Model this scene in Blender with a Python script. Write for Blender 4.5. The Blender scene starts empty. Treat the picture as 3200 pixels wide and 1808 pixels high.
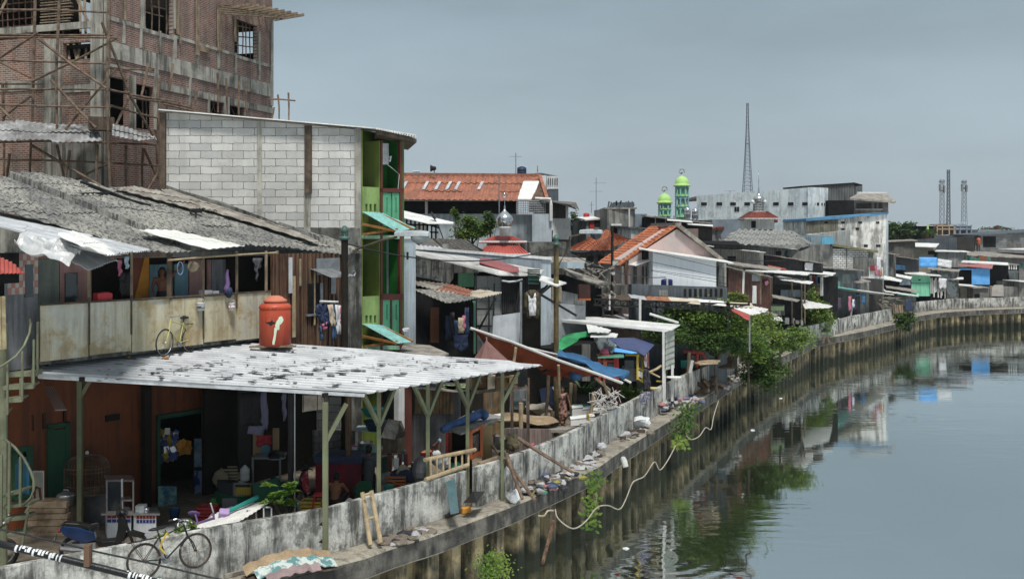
import bpy, math, random
from mathutils import Vector as V, Matrix, noise
R=math.radians; F=3200.; H=7.3; YH=745.; PI=math.pi
sc=bpy.context.scene; COL=sc.collection; WL={}
rnd=random.Random(7); U=rnd.uniform
# a pixel of the photograph + a distance gives a point of the place (camera at (0,0,H) looking along +Y)
SH=0
def P0(x,y,D): return V(((x-1600)/F*D, D, H-(y-YH)/F*D))
def P(x,y,D):
    if SH and D<200 and x>2250:
        K=((2250,0),(2300,3),(2410,8),(2500,9),(2574,6),(2640,8),(2792,11),(2850,10),(3000,7),(3200,5),(4000,5))
        for (a,c),(d,e) in zip(K,K[1:]):
            if x<=d: D+=c+(e-c)*(x-a)/(d-a); break
    return V(((x-1600)/F*D, D, H-(y-YH)/F*D))
def PG(x,y,z=0.): return P(x,y,(H-z)*F/(y-YH))
# ---------------------------------------------------------------- mesh builder
EACH={'pilaster','plank','door_frame','timber_formwork','rebar_and_props','concrete_frame','black_frame','bracket','rafter','strut','struts','rack_leg','shelf_post','trim','column','porch_post','awning_brace','frame_bar','batten','boards','balusters','case_shelf','arm','clamp','knob','stand','post','yard_post'}
class MB:
    def __init__(s): s.v=[]; s.f=[]; s.g=[]
    def add(s,vs,fs):
        n=len(s.v); s.g.append((n,len(s.f))); s.v+=[V(v) for v in vs]; s.f+=[tuple(i+n for i in f) for f in fs]; return s
    def box(s,c,sz,rz=0,rot=None):
        m=rot or Matrix.Rotation(rz,3,'Z'); c=V(c)
        vs=[c+m@V((a*sz[0]/2,b*sz[1]/2,k*sz[2]/2)) for k in(-1,1) for b in(-1,1) for a in(-1,1)]
        return s.add(vs,[(0,2,3,1),(4,5,7,6),(0,1,5,4),(2,6,7,3),(0,4,6,2),(1,3,7,5)])
    def hexa(s,a,b):
        n=len(a); return s.add(list(a)+list(b),[tuple(range(n))[::-1],tuple(range(n,2*n))]+[(i,(i+1)%n,n+(i+1)%n,n+i) for i in range(n)])
    def slab(s,pts,off): # polygon extruded by the vector off
        off=V(off); pts=[V(p) for p in pts]; return s.hexa([p+off for p in pts],pts)
    def tube(s,pts,r,n=6,r2=None,cap=True):
        pts=[V(p) for p in pts]; m=len(pts); r2=r if r2 is None else r2; vs=[];fs=[]
        for i,p in enumerate(pts):
            d=(pts[min(i+1,m-1)]-pts[max(i-1,0)]).normalized(); a=d.orthogonal() if abs(d.z)>.9 else d.cross(V((0,0,1)))
            a.normalize(); b=d.cross(a); rr=r+(r2-r)*i/max(1,m-1)
            vs+=[p+(a*math.cos(2*PI*k/n)+b*math.sin(2*PI*k/n))*rr for k in range(n)]
        for i in range(m-1):
            for k in range(n): fs.append((i*n+k,i*n+(k+1)%n,(i+1)*n+(k+1)%n,(i+1)*n+k))
        if cap: fs+=[tuple(range(n))[::-1],tuple(range((m-1)*n,m*n))]
        return s.add(vs,fs)
    def beam(s,a,b,w,h=None): # square bar
        h=h or w; a=V(a);b=V(b);d=(b-a).normalized(); u=d.cross(V((0,0,1)))
        if u.length<.05: u=V((1,0,0))
        u.normalize(); t=u.cross(d); q=[u*w/2*i+t*h/2*j for i,j in((-1,-1),(1,-1),(1,1),(-1,1))]
        return s.hexa([a+k for k in q],[b+k for k in q])
    def lathe(s,c,prof,n=16,sx=1,sy=1,m=None):
        vs=[];fs=[];c=V(c)
        for r,z in prof:
            for k in range(n):
                p=V((math.cos(2*PI*k/n)*r*sx,math.sin(2*PI*k/n)*r*sy,z)); vs.append(c+(m@p if m else p))
        for i in range(len(prof)-1):
            for k in range(n): fs.append((i*n+k,i*n+(k+1)%n,(i+1)*n+(k+1)%n,(i+1)*n+k))
        fs+=[tuple(range(n))[::-1],tuple(range((len(prof)-1)*n,len(prof)*n))]
        return s.add(vs,fs)
    def sph(s,c,r,n=10,k=6):
        r=(r,r,r) if not hasattr(r,'__len__') else r
        return s.lathe(c,[(max(.02,math.sin(PI*i/k))*r[0],-math.cos(PI*i/k)*r[2]) for i in range(k+1)],n,1,r[1]/r[0])
    def build(s,name,mat,parent=None,smooth=False,solid=0,bev=0,jag=0,**tg):
        if parent and name in EACH and 1<len(s.g)<80:
            g=s.g+[(len(s.v),len(s.f))]
            for (a,c),(d,e) in zip(g,g[1:]):
                m=MB(); m.v=s.v[a:d]; m.f=[tuple(i-a for i in f) for f in s.f[c:e]]; o=m.build(name,mat,parent,smooth,solid,bev,jag,**tg)
            return o
        me=bpy.data.meshes.new(name)
        if parent: loc=WL[parent.name]
        else:
            xs=[v.x for v in s.v];ys=[v.y for v in s.v];zs=[v.z for v in s.v]
            loc=V(((min(xs)+max(xs))/2,(min(ys)+max(ys))/2,min(zs)))
        if jag: s.v=[v+noise.noise_vector(v*3.1)*jag for v in s.v]
        me.from_pydata([tuple(v-loc) for v in s.v],[],s.f); me.materials.append(mat); me.update()
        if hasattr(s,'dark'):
            me.materials.append(MC['rib_shade_dirt'])
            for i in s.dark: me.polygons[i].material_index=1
        if smooth: me.polygons.foreach_set('use_smooth',[True]*len(me.polygons))
        o=bpy.data.objects.new(name,me); COL.objects.link(o); WL[o.name]=loc.copy()
        if parent: o.parent=parent
        else: o.location=loc
        if solid:
            md=o.modifiers.new('s','SOLIDIFY'); md.thickness=solid; md.offset=-1
        if bev:
            md=o.modifiers.new('b','BEVEL'); md.width=bev; md.segments=2; md.limit_method='ANGLE'
        for k,v in tg.items(): o[k]=v
        return o
def thing(name,label,cat,loc,group=None):
    o=bpy.data.objects.new(name,None); COL.objects.link(o); loc=V(loc); o.location=loc; WL[o.name]=loc.copy(); o.empty_display_size=.2
    o['label']=label; o['category']=cat
    if group: o['group']=group
    return o
def one(name,mb,mat,label,cat,group=None,**k):
    o=mb.build(name,mat,None,**k); o['label']=label; o['category']=cat
    if group: o['group']=group
    return o
def copy_tree(root,loc,label=None,rz=None,scale=None):
    r=root.copy(); COL.objects.link(r); r.location=loc
    if label: r['label']=label
    if rz is not None: r.rotation_euler.z=rz
    if scale: r.scale=(scale,)*3
    WL[r.name]=V(loc)
    def kids(a,b):
        for ch in list(a.children):
            c=ch.copy(); COL.objects.link(c); c.parent=b; kids(ch,c)
    kids(root,r); return r
def text(name,s,mat,loc,size,right,parent,ext=.004,up=(0,0,1),label=None):
    cu=bpy.data.curves.new(name,'FONT'); cu.body=s; cu.size=size; cu.extrude=ext; cu.align_x='CENTER'; cu.align_y='CENTER'; cu.materials.append(mat)
    t=bpy.data.objects.new(name+'_t',cu); COL.objects.link(t)
    bpy.context.view_layer.update()
    me=bpy.data.meshes.new_from_object(t.evaluated_get(bpy.context.evaluated_depsgraph_get())); bpy.data.objects.remove(t)
    o=bpy.data.objects.new(name,me); COL.objects.link(o)
    r=V(right).normalized(); u=V(up); n=r.cross(u).normalized(); u=n.cross(r)
    m=Matrix((r,u,n)).transposed().to_4x4(); m.translation=V(loc)-(WL[parent.name] if parent else V())
    o.matrix_world=m
    if parent: o.parent=parent; o.matrix_parent_inverse=Matrix()
    WL[o.name]=V(loc)
    if label: o['label']=label
    return o
# ---------------------------------------------------------------- planes
class VP: # vertical plane through two ground points (X,Y)
    def __init__(s,A,B):
        s.A=V(A).to_2d(); s.d=(V(B).to_2d()-s.A).normalized(); s.n=V((s.d.y,-s.d.x))
        if s.n.dot(-s.A)<0: s.n=-s.n
        s.d3=V((s.d.x,s.d.y,0)); s.n3=V((s.n.x,s.n.y,0))
    def pt(s,x,y,off=0):
        r=V(((x-1600)/F,1)); a=s.A+s.n*off; t=a.dot(s.n)/r.dot(s.n); return P0(x,y,t)
    def poly(s,px,off=0): return [s.pt(x,y,off) for x,y in px]
    def rect(s,mb,x0,y0,x1,y1,th,off=0): return s.slab(mb,[(x0,y1),(x1,y1),(x1,y0),(x0,y0)],th,off)
    def slab(s,mb,px,th,off=0): return mb.slab(s.poly(px,off),-s.n3*th)
def VX(x0,D0,x1,D1): return VP(P(x0,0,D0),P(x1,0,D1))
class GP:
    def __init__(s,a,b,c):
        s.o=a; s.n=(b-a).cross(c-a).normalized()
        if s.n.z<0: s.n=-s.n
    def pt(s,x,y):
        r=V(((x-1600)/F,1,-(y-YH)/F)); c=V((0,0,H)); t=(s.o-c).dot(s.n)/r.dot(s.n); return c+r*t
def GX(a,b,c): return GP(P(*a),P(*b),P(*c))
def corr(mb,gp,poly,rib,pitch=.15,amp=.02,rows=3,step=.02,jit=0.,sub=4,sag=0.,seam=0.,crest=0,rib_shade=0):
    pts=[gp.pt(*p) for p in poly]; r=(gp.pt(*rib[1])-gp.pt(*rib[0])).normalized(); n=gp.n; s=n.cross(r); o=pts[0]
    q=[((p-o).dot(s),(p-o).dot(r)) for p in pts]; s0=min(a for a,b in q)+.002; s1=max(a for a,b in q)-.002
    ns=min(900,max(2,int((s1-s0)/(pitch/sub)))); prev=None
    for i in range(ns+1):
        sv=s0+(s1-s0)*i/ns; ts=[]
        for k in range(len(q)):
            (a,b),(c,d)=q[k],q[(k+1)%len(q)]
            if (a-sv)*(c-sv)<0: ts.append(b+(d-b)*(sv-a)/(c-a))
        if len(ts)<2: prev=None; continue
        t0,t1=min(ts),max(ts); base=len(mb.v); w=amp*math.sin(2*PI*sv/pitch) if not crest else amp*max(0,math.sin(2*PI*sv/pitch))**crest
        cell=math.floor(sv/(pitch*6)); j0=jit*noise.noise(V((cell*3.7,0,1))); w+=seam*((cell*7919)%5-2)/2
        for k in range(rows):
            for e in (0,1):
                f=(k+e)/rows; t=t0+(t1-t0)*f
                jj=jit*noise.noise(V((cell*5.3,k*2.1,9)))
                tt=t+(jj*3 if 0<f<1 else j0*1.5*(0 if f==0 else 1))
                mb.v.append(o+s*sv+r*tt+n*(w+(step if e else 0)+jj*.5-sag*4*f*(1-f)))
        if prev is not None:
            if rib_shade and (sv/pitch)%1>1-rib_shade and noise.noise(V((math.floor(sv/pitch)*1.7,0,5)))>-.25:  # darker faces along most rib valleys: rib shading put into the colour
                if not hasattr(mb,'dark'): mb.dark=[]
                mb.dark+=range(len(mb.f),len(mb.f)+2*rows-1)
            for k in range(2*rows-1): mb.f.append((prev+k,prev+k+1,base+k+1,base+k))
        prev=base
    return mb
# ---------------------------------------------------------------- materials
def srgb(c): return tuple((x/12.92 if x<=.04045 else ((x+.055)/1.055)**2.4) for x in c)
MC={}
def mat(key,c1,c2=None,scale=2.,streak=0.,scol=(.02,.02,.02),sscale=6.,rough=.8,metal=0.,bump=.15,fine=30.,spot=0.,spcol=None,spscale=9.,brick=None,spec=.3,det=.35,stretch=.06,con=.12,trans=0.,cut=.5,spst=None,sdir=None,wet=None):
    if key in MC: return MC[key]
    m=bpy.data.materials.new(key); m.use_nodes=True; nt=m.node_tree; N=nt.nodes; L=nt.links; N.clear()
    def nd(t,**k):
        n=N.new(t)
        for a,b in k.items(): setattr(n,a,b)
        return n
    out=nd('ShaderNodeOutputMaterial'); bs=nd('ShaderNodeBsdfPrincipled'); geo=nd('ShaderNodeNewGeometry')
    L.new(bs.outputs[0],out.inputs[0]); bs.inputs['Roughness'].default_value=rough; bs.inputs['Metallic'].default_value=metal
    bs.inputs['Specular IOR Level'].default_value=spec
    pos=geo.outputs['Position']
    def noisetex(sc_,v=None,detail=4,rgh=.6):
        n=nd('ShaderNodeTexNoise'); n.inputs['Scale'].default_value=sc_; n.inputs['Detail'].default_value=detail; n.inputs['Roughness'].default_value=rgh
        L.new(v or pos,n.inputs['Vector']); return n.outputs['Fac']
    def ramp(f,a,b):
        n=nd('ShaderNodeMapRange'); n.inputs['From Min'].default_value=a; n.inputs['From Max'].default_value=b; L.new(f,n.inputs['Value']); return n.outputs[0]
    def mix(f,a,b,mode='MIX'):
        n=nd('ShaderNodeMix',data_type='RGBA',blend_type=mode)
        for s_,v in ((n.inputs[0],f),(n.inputs[6],a),(n.inputs[7],b)):
            if isinstance(v,(int,float)): s_.default_value=v
            elif isinstance(v,tuple): s_.default_value=(*v[:3],1)
            else: L.new(v,s_)
        return n.outputs[2]
    c2=c2 or tuple(x*.8 for x in c1)
    if brick: # (udir, width, height, mortar size, mortar colour)
        ud,bw,bh,ms,mcol=brick
        dt=nd('ShaderNodeVectorMath',operation='DOT_PRODUCT'); L.new(pos,dt.inputs[0]); dt.inputs[1].default_value=(ud[0],ud[1],0)
        sp=nd('ShaderNodeSeparateXYZ'); L.new(pos,sp.inputs[0]); cb=nd('ShaderNodeCombineXYZ'); L.new(dt.outputs['Value'],cb.inputs[0]); L.new(sp.outputs[2],cb.inputs[1])
        wob=nd('ShaderNodeTexNoise'); wob.inputs['Scale'].default_value=6.; L.new(pos,wob.inputs['Vector'])
        wm=nd('ShaderNodeVectorMath',operation='SCALE'); L.new(wob.outputs['Color'],wm.inputs[0]); wm.inputs['Scale'].default_value=bh*.25
        wa=nd('ShaderNodeVectorMath',operation='ADD'); L.new(cb.outputs[0],wa.inputs[0]); L.new(wm.outputs[0],wa.inputs[1])
        b=nd('ShaderNodeTexBrick'); L.new(wa.outputs[0],b.inputs['Vector']); b.inputs['Scale'].default_value=1.
        b.inputs['Brick Width'].default_value=bw; b.inputs['Row Height'].default_value=bh; b.inputs['Mortar Size'].default_value=ms
        b.inputs['Color1'].default_value=(*c1,1); b.inputs['Color2'].default_value=(*c2,1); b.inputs['Mortar'].default_value=(*mcol,1); b.inputs['Mortar Smooth'].default_value=.3
        big=ramp(noisetex(.5),.35,.65); col=mix(big,mix(1.,b.outputs['Color'],(.72,.72,.72),'MULTIPLY'),b.outputs['Color'])
    else:
        col=mix(ramp(noisetex(scale,detail=5),.5-con,.5+con),c1,c2)
    dn=noisetex(fine,detail=3,rgh=.7); col=mix(det,col,mix(ramp(dn,.3,.7),tuple(x*.55 for x in (1,1,1)),(1.25,1.25,1.25)),'MULTIPLY')
    if spot:
        sv=None
        if sdir:
            cb=nd('ShaderNodeCombineXYZ'); sv=cb.outputs[0]
            for i_,(vx,vy,k_) in enumerate(((sdir[0],sdir[1],sdir[2]),(-sdir[1],sdir[0],1.))):
                dt=nd('ShaderNodeVectorMath',operation='DOT_PRODUCT'); L.new(pos,dt.inputs[0]); dt.inputs[1].default_value=(vx*k_,vy*k_,0); L.new(dt.outputs['Value'],cb.inputs[i_])
        if spst: q_=nd('ShaderNodeMapping'); q_.inputs['Scale'].default_value=spst; L.new(pos,q_.inputs['Vector']); sv=q_.outputs[0]
        sn=ramp(noisetex(spscale,sv,detail=3 if spst else 6,rgh=.75),cut,cut+(.02 if spst else .1)); sm=nd('ShaderNodeMath',operation='MULTIPLY'); L.new(sn,sm.inputs[0]); sm.inputs[1].default_value=spot
        col=mix(sm.outputs[0],col,spcol or scol)
    if streak:
        mp=nd('ShaderNodeMapping'); mp.inputs['Scale'].default_value=(1,1,stretch); L.new(pos,mp.inputs['Vector'])
        a=noisetex(sscale,mp.outputs[0],detail=6,rgh=.7); b_=ramp(noisetex(.9,detail=3),.3,.52)
        mm=nd('ShaderNodeMath',operation='MULTIPLY'); L.new(ramp(a,.44,.58),mm.inputs[0]); L.new(b_,mm.inputs[1])
        m2=nd('ShaderNodeMath',operation='MULTIPLY'); L.new(mm.outputs[0],m2.inputs[0]); m2.inputs[1].default_value=streak
        col=mix(m2.outputs[0],col,scol)
    if wet is not None: # waterline stain of algae and mud at a fixed height
        s_=nd('ShaderNodeSeparateXYZ'); L.new(pos,s_.inputs[0]); ad=nd('ShaderNodeMath',operation='MULTIPLY_ADD'); L.new(noisetex(1.5),ad.inputs[0]); ad.inputs[1].default_value=-1.2; L.new(s_.outputs[2],ad.inputs[2]); col=mix(ramp(ad.outputs[0],wet,wet-.5),col,(.016,.019,.011))
    L.new(col,bs.inputs['Base Color'])
    if bump:
        bp=nd('ShaderNodeBump'); bp.inputs['Strength'].default_value=bump; bp.inputs['Distance'].default_value=.03; L.new(dn,bp.inputs['Height']); L.new(bp.outputs[0],bs.inputs['Normal'])
    if trans:
        tr=nd('ShaderNodeBsdfTranslucent'); L.new(col,tr.inputs[0]); mx=nd('ShaderNodeMixShader'); mx.inputs[0].default_value=trans
        L.new(bs.outputs[0],mx.inputs[1]); L.new(tr.outputs[0],mx.inputs[2]); L.new(mx.outputs[0],out.inputs[0])
    MC[key]=m; return m
def paint(key,c,streak=.35,rough=.6,**k): return mat(key,c,tuple(x*.82 for x in c),streak=streak,rough=rough,bump=.05,det=.25,**k)
mat('rib_shade_dirt',(.17,.175,.18),(.09,.09,.09),2,det=.3)  # painted rib shading for corrugated sheets, mixed with seam dirt
CONC=mat('stained_concrete',(.58,.58,.54),(.33,.33,.31),.9,streak=.9,scol=(.045,.045,.042),sscale=4,stretch=.12,spot=.7,spcol=(.07,.07,.062),spscale=2.2,det=.6,fine=16)
CONCD=mat('dark_concrete',(.20,.20,.18),(.09,.09,.08),1.2,streak=.9,scol=(.02,.02,.018),sscale=4,stretch=.12,spot=.5,spcol=(.03,.03,.028),spscale=4)
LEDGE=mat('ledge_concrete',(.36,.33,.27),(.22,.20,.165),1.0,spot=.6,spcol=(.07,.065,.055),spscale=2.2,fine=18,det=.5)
PILE=mat('pile_concrete',(.34,.275,.155),(.13,.11,.07),.9,spot=.55,spcol=(.03,.03,.024),spscale=1.6,cut=.48,wet=-1.75,streak=1.,scol=(.035,.035,.025),sscale=3,stretch=.15)
GREYC=mat('grey_render',(.30,.30,.28),(.18,.18,.17),.8,streak=.8,scol=(.05,.05,.045),sscale=3)
SLATE=mat('slate_paint',(.11,.13,.15),(.08,.095,.11),.8,streak=.4)
WHITEW=mat('white_wash',(.66,.68,.67),(.5,.52,.52),.8,streak=.75,scol=(.13,.14,.13),sscale=4,spot=.3,spcol=(.3,.33,.34),spscale=3)
PALEB=mat('pale_blue_wash',(.46,.52,.56),(.36,.42,.46),.7,streak=.5,scol=(.12,.13,.13),sscale=3)
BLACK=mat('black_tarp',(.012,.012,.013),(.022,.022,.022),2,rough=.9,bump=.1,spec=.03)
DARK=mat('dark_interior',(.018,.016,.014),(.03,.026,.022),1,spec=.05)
WOODD=mat('dark_wood',(.07,.05,.035),(.14,.10,.07),3,streak=.5,sscale=9,stretch=.08)
WOOD=mat('weathered_wood',(.32,.25,.17),(.2,.155,.11),3,streak=.6,scol=(.06,.045,.03),sscale=9)
BAMBOO=mat('bamboo_pole',(.20,.145,.10),(.09,.06,.045),4,det=.5)
BAMBOOL=mat('pale_bamboo',(.42,.33,.20),(.26,.20,.13),4,det=.5)
RUST=mat('rusty_sheet',(.085,.035,.02),(.03,.02,.017),1.6,streak=.7,scol=(.20,.13,.08),sscale=8,rough=.75,stretch=.04)
GALV=mat('galvanised_sheet',(.62,.64,.66),(.42,.44,.46),1.5,rough=.42,metal=.25,spot=.25,spcol=(.22,.17,.14),spscale=4,bump=.03,det=.2)
WROOF=mat('white_roof_sheet',(.78,.78,.76),(.62,.62,.6),1.2,rough=.5,spot=.3,spcol=(.25,.23,.2),spscale=5,bump=.03,det=.2)
OLDR=mat('old_roof_sheet',(.34,.32,.28),(.2,.185,.165),1.6,spot=.6,spcol=(.09,.06,.045),spscale=3,rough=.85)
ASB=mat('asbestos_sheet',(.33,.325,.29),(.17,.17,.165),.7,spot=.9,spcol=(.05,.05,.046),spscale=13,sdir=(.887,-.46,.6),cut=.48,fine=20,det=.85,rough=.95,bump=.3)
WHITEP=paint('white_paint',(.72,.73,.72),.2)
METALG=mat('sage_green_steel',(.16,.18,.10),(.12,.135,.08),2,streak=.3,scol=(.12,.08,.05),rough=.5,det=.2,bump=.03)
STEEL=mat('steel_grey',(.3,.31,.32),(.2,.21,.22),3,rough=.45,metal=.5)
ALU=mat('aluminium',(.62,.63,.64),(.5,.5,.51),4,rough=.3,metal=.85,bump=.02,det=.15)
SILVER=mat('silver_dome',(.7,.71,.72),(.5,.5,.5),3,rough=.18,metal=1.,bump=.0,det=.15)
RUBBER=mat('black_rubber',(.015,.015,.015),(.03,.03,.03),5,rough=.6)
SKIN=mat('brown_skin',(.24,.115,.065),(.2,.09,.05),4,rough=.55,det=.1,bump=0)
HAIR=mat('black_hair',(.008,.007,.006),(.014,.012,.01),8,rough=.5)
LEAFA=mat('leaf_green',(.08,.16,.025),(.20,.28,.055),1.1,rough=.5,det=.5,bump=0,fine=9,trans=.3)
LEAFB=mat('leaf_dark',(.03,.08,.018),(.085,.14,.03),.9,rough=.55,det=.5,bump=0,fine=7,trans=.25)
LEAFC=mat('leaf_bright',(.09,.20,.025),(.18,.29,.045),2,rough=.4,det=.4,bump=0,fine=9,trans=.35)
BARK=mat('bark',(.09,.07,.05),(.05,.04,.03),4)
BLUET=mat('blue_tarp',(.05,.16,.31),(.025,.08,.18),1.5,rough=.45,bump=.4,fine=6)
BLACKP=mat('black_paint',(.012,.012,.013),(.02,.02,.02),3,rough=.35)
REDP=paint('red_paint',(.42,.04,.03)); GLASS=mat('dark_glass',(.03,.035,.04),(.05,.06,.07),1,rough=.08,spec=.8,bump=0)
# ---------------------------------------------------------------- generic makers
def house(name,label,cat,pl,px,depth,m,group=None,off=0):
    b=MB(); pl.slab(b,px,depth,off); lo=min(b.v,key=lambda v:v.z)
    t=thing(name,label,cat,(sum(v.x for v in b.v)/len(b.v),sum(v.y for v in b.v)/len(b.v),lo.z),group)
    b.build('wall',m,t); return t
def part(t,name,m,fn,**k):
    b=MB(); fn(b); return b.build(name,m,t,**k)
def yg(D): return YH+H*F/D   # pixel row of the ground at a distance
def leaves(mb,c,r,n,size,seed=0,clumps=30,shell=.5,droop=0,flat=.6,asp=2.):
    q=random.Random(seed); c=V(c); cl=[]
    for i in range(clumps):
        d=V((q.gauss(0,1),q.gauss(0,1),q.gauss(0,1))).normalized(); k=shell+(1-shell)*q.random()
        cl.append((c+V((d.x*r[0],d.y*r[1],d.z*r[2]))*k*.85,q.uniform(.22,.42)))
    for i in range(n):
        p,cr=cl[q.randrange(clumps)]; g=V((q.gauss(0,1),q.gauss(0,1),q.gauss(0,1)))*.5
        p=p+V((g.x*r[0]*cr,g.y*r[1]*cr,g.z*r[2]*cr*flat))
        a=V((q.gauss(0,1),q.gauss(0,1),q.gauss(0,.45)-droop)).normalized(); b=a.cross(V((q.gauss(0,.5),q.gauss(0,.5),1))).normalized()
        s=size*q.uniform(.6,1.3); mb.add([p,p+a*s*.5+b*s/asp/2,p+a*s,p+a*s*.5-b*s/asp/2],[(0,1,2,3)])
    return mb
def tree(name,label,base,h,r,n,size,m,seed=0,group=None,clumps=34,trunk=.12,cen=None,shell=.45,cat='tree',droop=.2):
    base=V(base); t=thing(name,label,cat,base,group); c=cen or base+V((0,0,h-r[2])); q=random.Random(seed)
    def tr(b):
        b.tube([base,base.lerp(c,.5)+V((q.uniform(-.1,.1),0,0)),c],trunk,7,trunk*.4)
        for i in range(7):
            a=q.uniform(0,6.28); e=c+V((math.cos(a)*r[0]*.7,math.sin(a)*r[1]*.7,q.uniform(-.3,.6)*r[2])); st=base.lerp(c,q.uniform(.5,.95))
            b.tube([st,st.lerp(e,.5)+V((0,0,.15*r[2])),e],trunk*.4,5,trunk*.1)
    part(t,'trunk',BARK,tr); part(t,'crown',m,lambda b:leaves(b,c,r,n,size,seed,clumps,shell,droop)); return t
def pole(mb,a,b,r,n=5,wob=.02):
    a=V(a);b=V(b); m=a.lerp(b,.5)+V((U(-wob,wob),U(-wob,wob),U(-wob,wob)))*(b-a).length; return mb.tube([a,m,b],r,n,r*.75)
def pot(mb,c,r,h): return mb.lathe(c,[(r*.9,0),(r,h*.08),(r,h*.92),(r*1.06,h),(r*.95,h*1.02),(r*.5,h*1.15),(r*.1,h*1.2)],14)
# ================================================================ camera, sky, sun
cd=bpy.data.cameras.new('camera'); cam=bpy.data.objects.new('camera',cd); COL.objects.link(cam); cam.location=(0,0,H); cam.rotation_euler=(R(90),0,0)
cd.lens=36; cd.sensor_width=36; cd.shift_y=(YH-904)/3200; cd.clip_end=5000; cd.clip_start=.1; sc.camera=cam
sc.view_settings.view_transform='Standard'; sc.view_settings.look='None'; sc.view_settings.exposure=.12
wd=bpy.data.worlds.new('World'); sc.world=wd; wd.use_nodes=True; nt=wd.node_tree; N=nt.nodes; L=nt.links; N.clear()
wo=N.new('ShaderNodeOutputWorld'); bg=N.new('ShaderNodeBackground'); L.new(bg.outputs[0],wo.inputs[0])
sk=N.new('ShaderNodeTexSky'); sk.sky_type='NISHITA'; sk.sun_disc=False; sk.sun_elevation=R(62); sk.sun_rotation=R(167); sk.dust_density=3; sk.air_density=1.5
sm=N.new('ShaderNodeVectorMath'); sm.operation='SCALE'; sm.inputs['Scale'].default_value=.08; L.new(sk.outputs[0],sm.inputs[0])
tc=N.new('ShaderNodeTexCoord'); sp=N.new('ShaderNodeSeparateXYZ'); L.new(tc.outputs['Generated'],sp.inputs[0])
cr=N.new('ShaderNodeValToRGB'); L.new(sp.outputs[2],cr.inputs[0]); e=cr.color_ramp.elements
e[0].position=0.; e[0].color=(.44,.51,.555,1); e[1].position=1.; e[1].color=(.62,.68,.72,1)
for p_,c_ in ((.08,(.335,.41,.465,1)),(.22,(.27,.345,.395,1)),(.5,(.38,.45,.5,1))):
    x_=cr.color_ramp.elements.new(p_); x_.color=c_
mp=N.new('ShaderNodeMapping'); mp.inputs['Scale'].default_value=(1.2,1.2,5); L.new(tc.outputs['Generated'],mp.inputs[0])
ns=N.new('ShaderNodeTexNoise'); ns.inputs['Scale'].default_value=1.5; ns.inputs['Detail'].default_value=5; L.new(mp.outputs[0],ns.inputs['Vector'])
mr=N.new('ShaderNodeMapRange'); mr.inputs[1].default_value=.3; mr.inputs[2].default_value=.7; mr.inputs[3].default_value=.86; mr.inputs[4].default_value=1.28; L.new(ns.outputs[0],mr.inputs[0])
m3=N.new('ShaderNodeVectorMath'); m3.operation='SCALE'; L.new(cr.outputs[0],m3.inputs[0]); L.new(mr.outputs[0],m3.inputs['Scale'])
mx=N.new('ShaderNodeMix'); mx.data_type='RGBA'; mx.inputs[0].default_value=.88; L.new(sm.outputs[0],mx.inputs[6]); L.new(m3.outputs[0],mx.inputs[7]); L.new(mx.outputs[2],bg.inputs[0]); bg.inputs[1].default_value=1.
sl=bpy.data.lights.new('sun','SUN'); sl.energy=3.4; sl.angle=R(10); sl.color=(1,.96,.9); so=bpy.data.objects.new('sun',sl); COL.objects.link(so); so.location=(0,-10,60)
so.rotation_euler=V((-.22*math.cos(R(62)),.975*math.cos(R(62)),-math.sin(R(62)))).to_track_quat('-Z','Y').to_euler()
# ================================================================ bank lines
def wl(px,z=1.1): return [PG(x,y,z).to_2d() for x,y in px]
SEGA=[V((-20,10)),V((-14,15.5))]+wl([(0,1774),(396,1702),(600,1664),(1010,1586),(1100,1563),(1333,1502),(1458,1468)])
SEGB=wl([(1490,1458),(1566,1434),(1675,1399),(1795,1345),(1879,1301),(1980,1250),(2135,1173),(2220,1137),(2309,1097)])
SEGC=wl([(2354,1062),(2406,1048)]); SEGD=wl([(2450,1035),(2481,1028),(2530,1017),(2600,1003),(2649,990),(2700,980),(2786,964)])
SEGE=wl([(2845,941),(2950,932),(3080,928),(3200,925)])+[V((80,118)),V((150,132)),V((600,220))]
EDGE=[V((-20.,8.9)),V((-13.6,14.5)),V((-9.1,18.5))]+[PG(x,y).to_2d() for x,y in [(1100,1754),(1255,1698),(1348,1673),(1504,1614),(1628,1568),(1721,1524),(1863,1461),(1931,1412),(2053,1336),(2116,1296),(2189,1247),(2271,1200),(2338,1154),(2496,1090),(2552,1059)]]+[V(a) for a in ((27.4,80.4),(34.4,90),(40.4,100),(47.5,105),(56,108.4),(81,116.5),(151,130.5),(601,218))]
def nrm(pts,i): # outward (river side) normal
    a=pts[max(i-1,0)]; b=pts[min(i+1,len(pts)-1)]; d=(b-a).normalized(); return V((d.y,-d.x))
def smooth(pts,k=3):
    for _ in range(1):
        o=[pts[0]]
        for a,b in zip(pts,pts[1:]): o+=[a*.75+b*.25,a*.25+b*.75]
        pts=o+[pts[-1]]
    return pts
EDGE=smooth(EDGE)
# ground
b=MB(); g=[p for p in EDGE]; n=len(g)
for i,p in enumerate(g): b.v+=[V((p.x-.25,p.y+.1,-.006)),V((-900,p.y+(.0 if i else -60),-.006))]
for i in range(n-1): b.f.append((2*i,2*i+2,2*i+3,2*i+1))
k=len(b.v); b.v+=[V((601,218,-.006)),V((3000,3000,-.006)),V((-3000,3000,-.006)),V((-900,218,-.006))]; b.f.append((k,k+1,k+2,k+3))
DIRT=mat('dirt_ground',(.25,.21,.155),(.15,.125,.095),.9,spot=.5,spcol=(.06,.05,.04),spscale=2.5,fine=14,det=.5)
o=b.build('ground',DIRT); o['kind']='structure'
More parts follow.
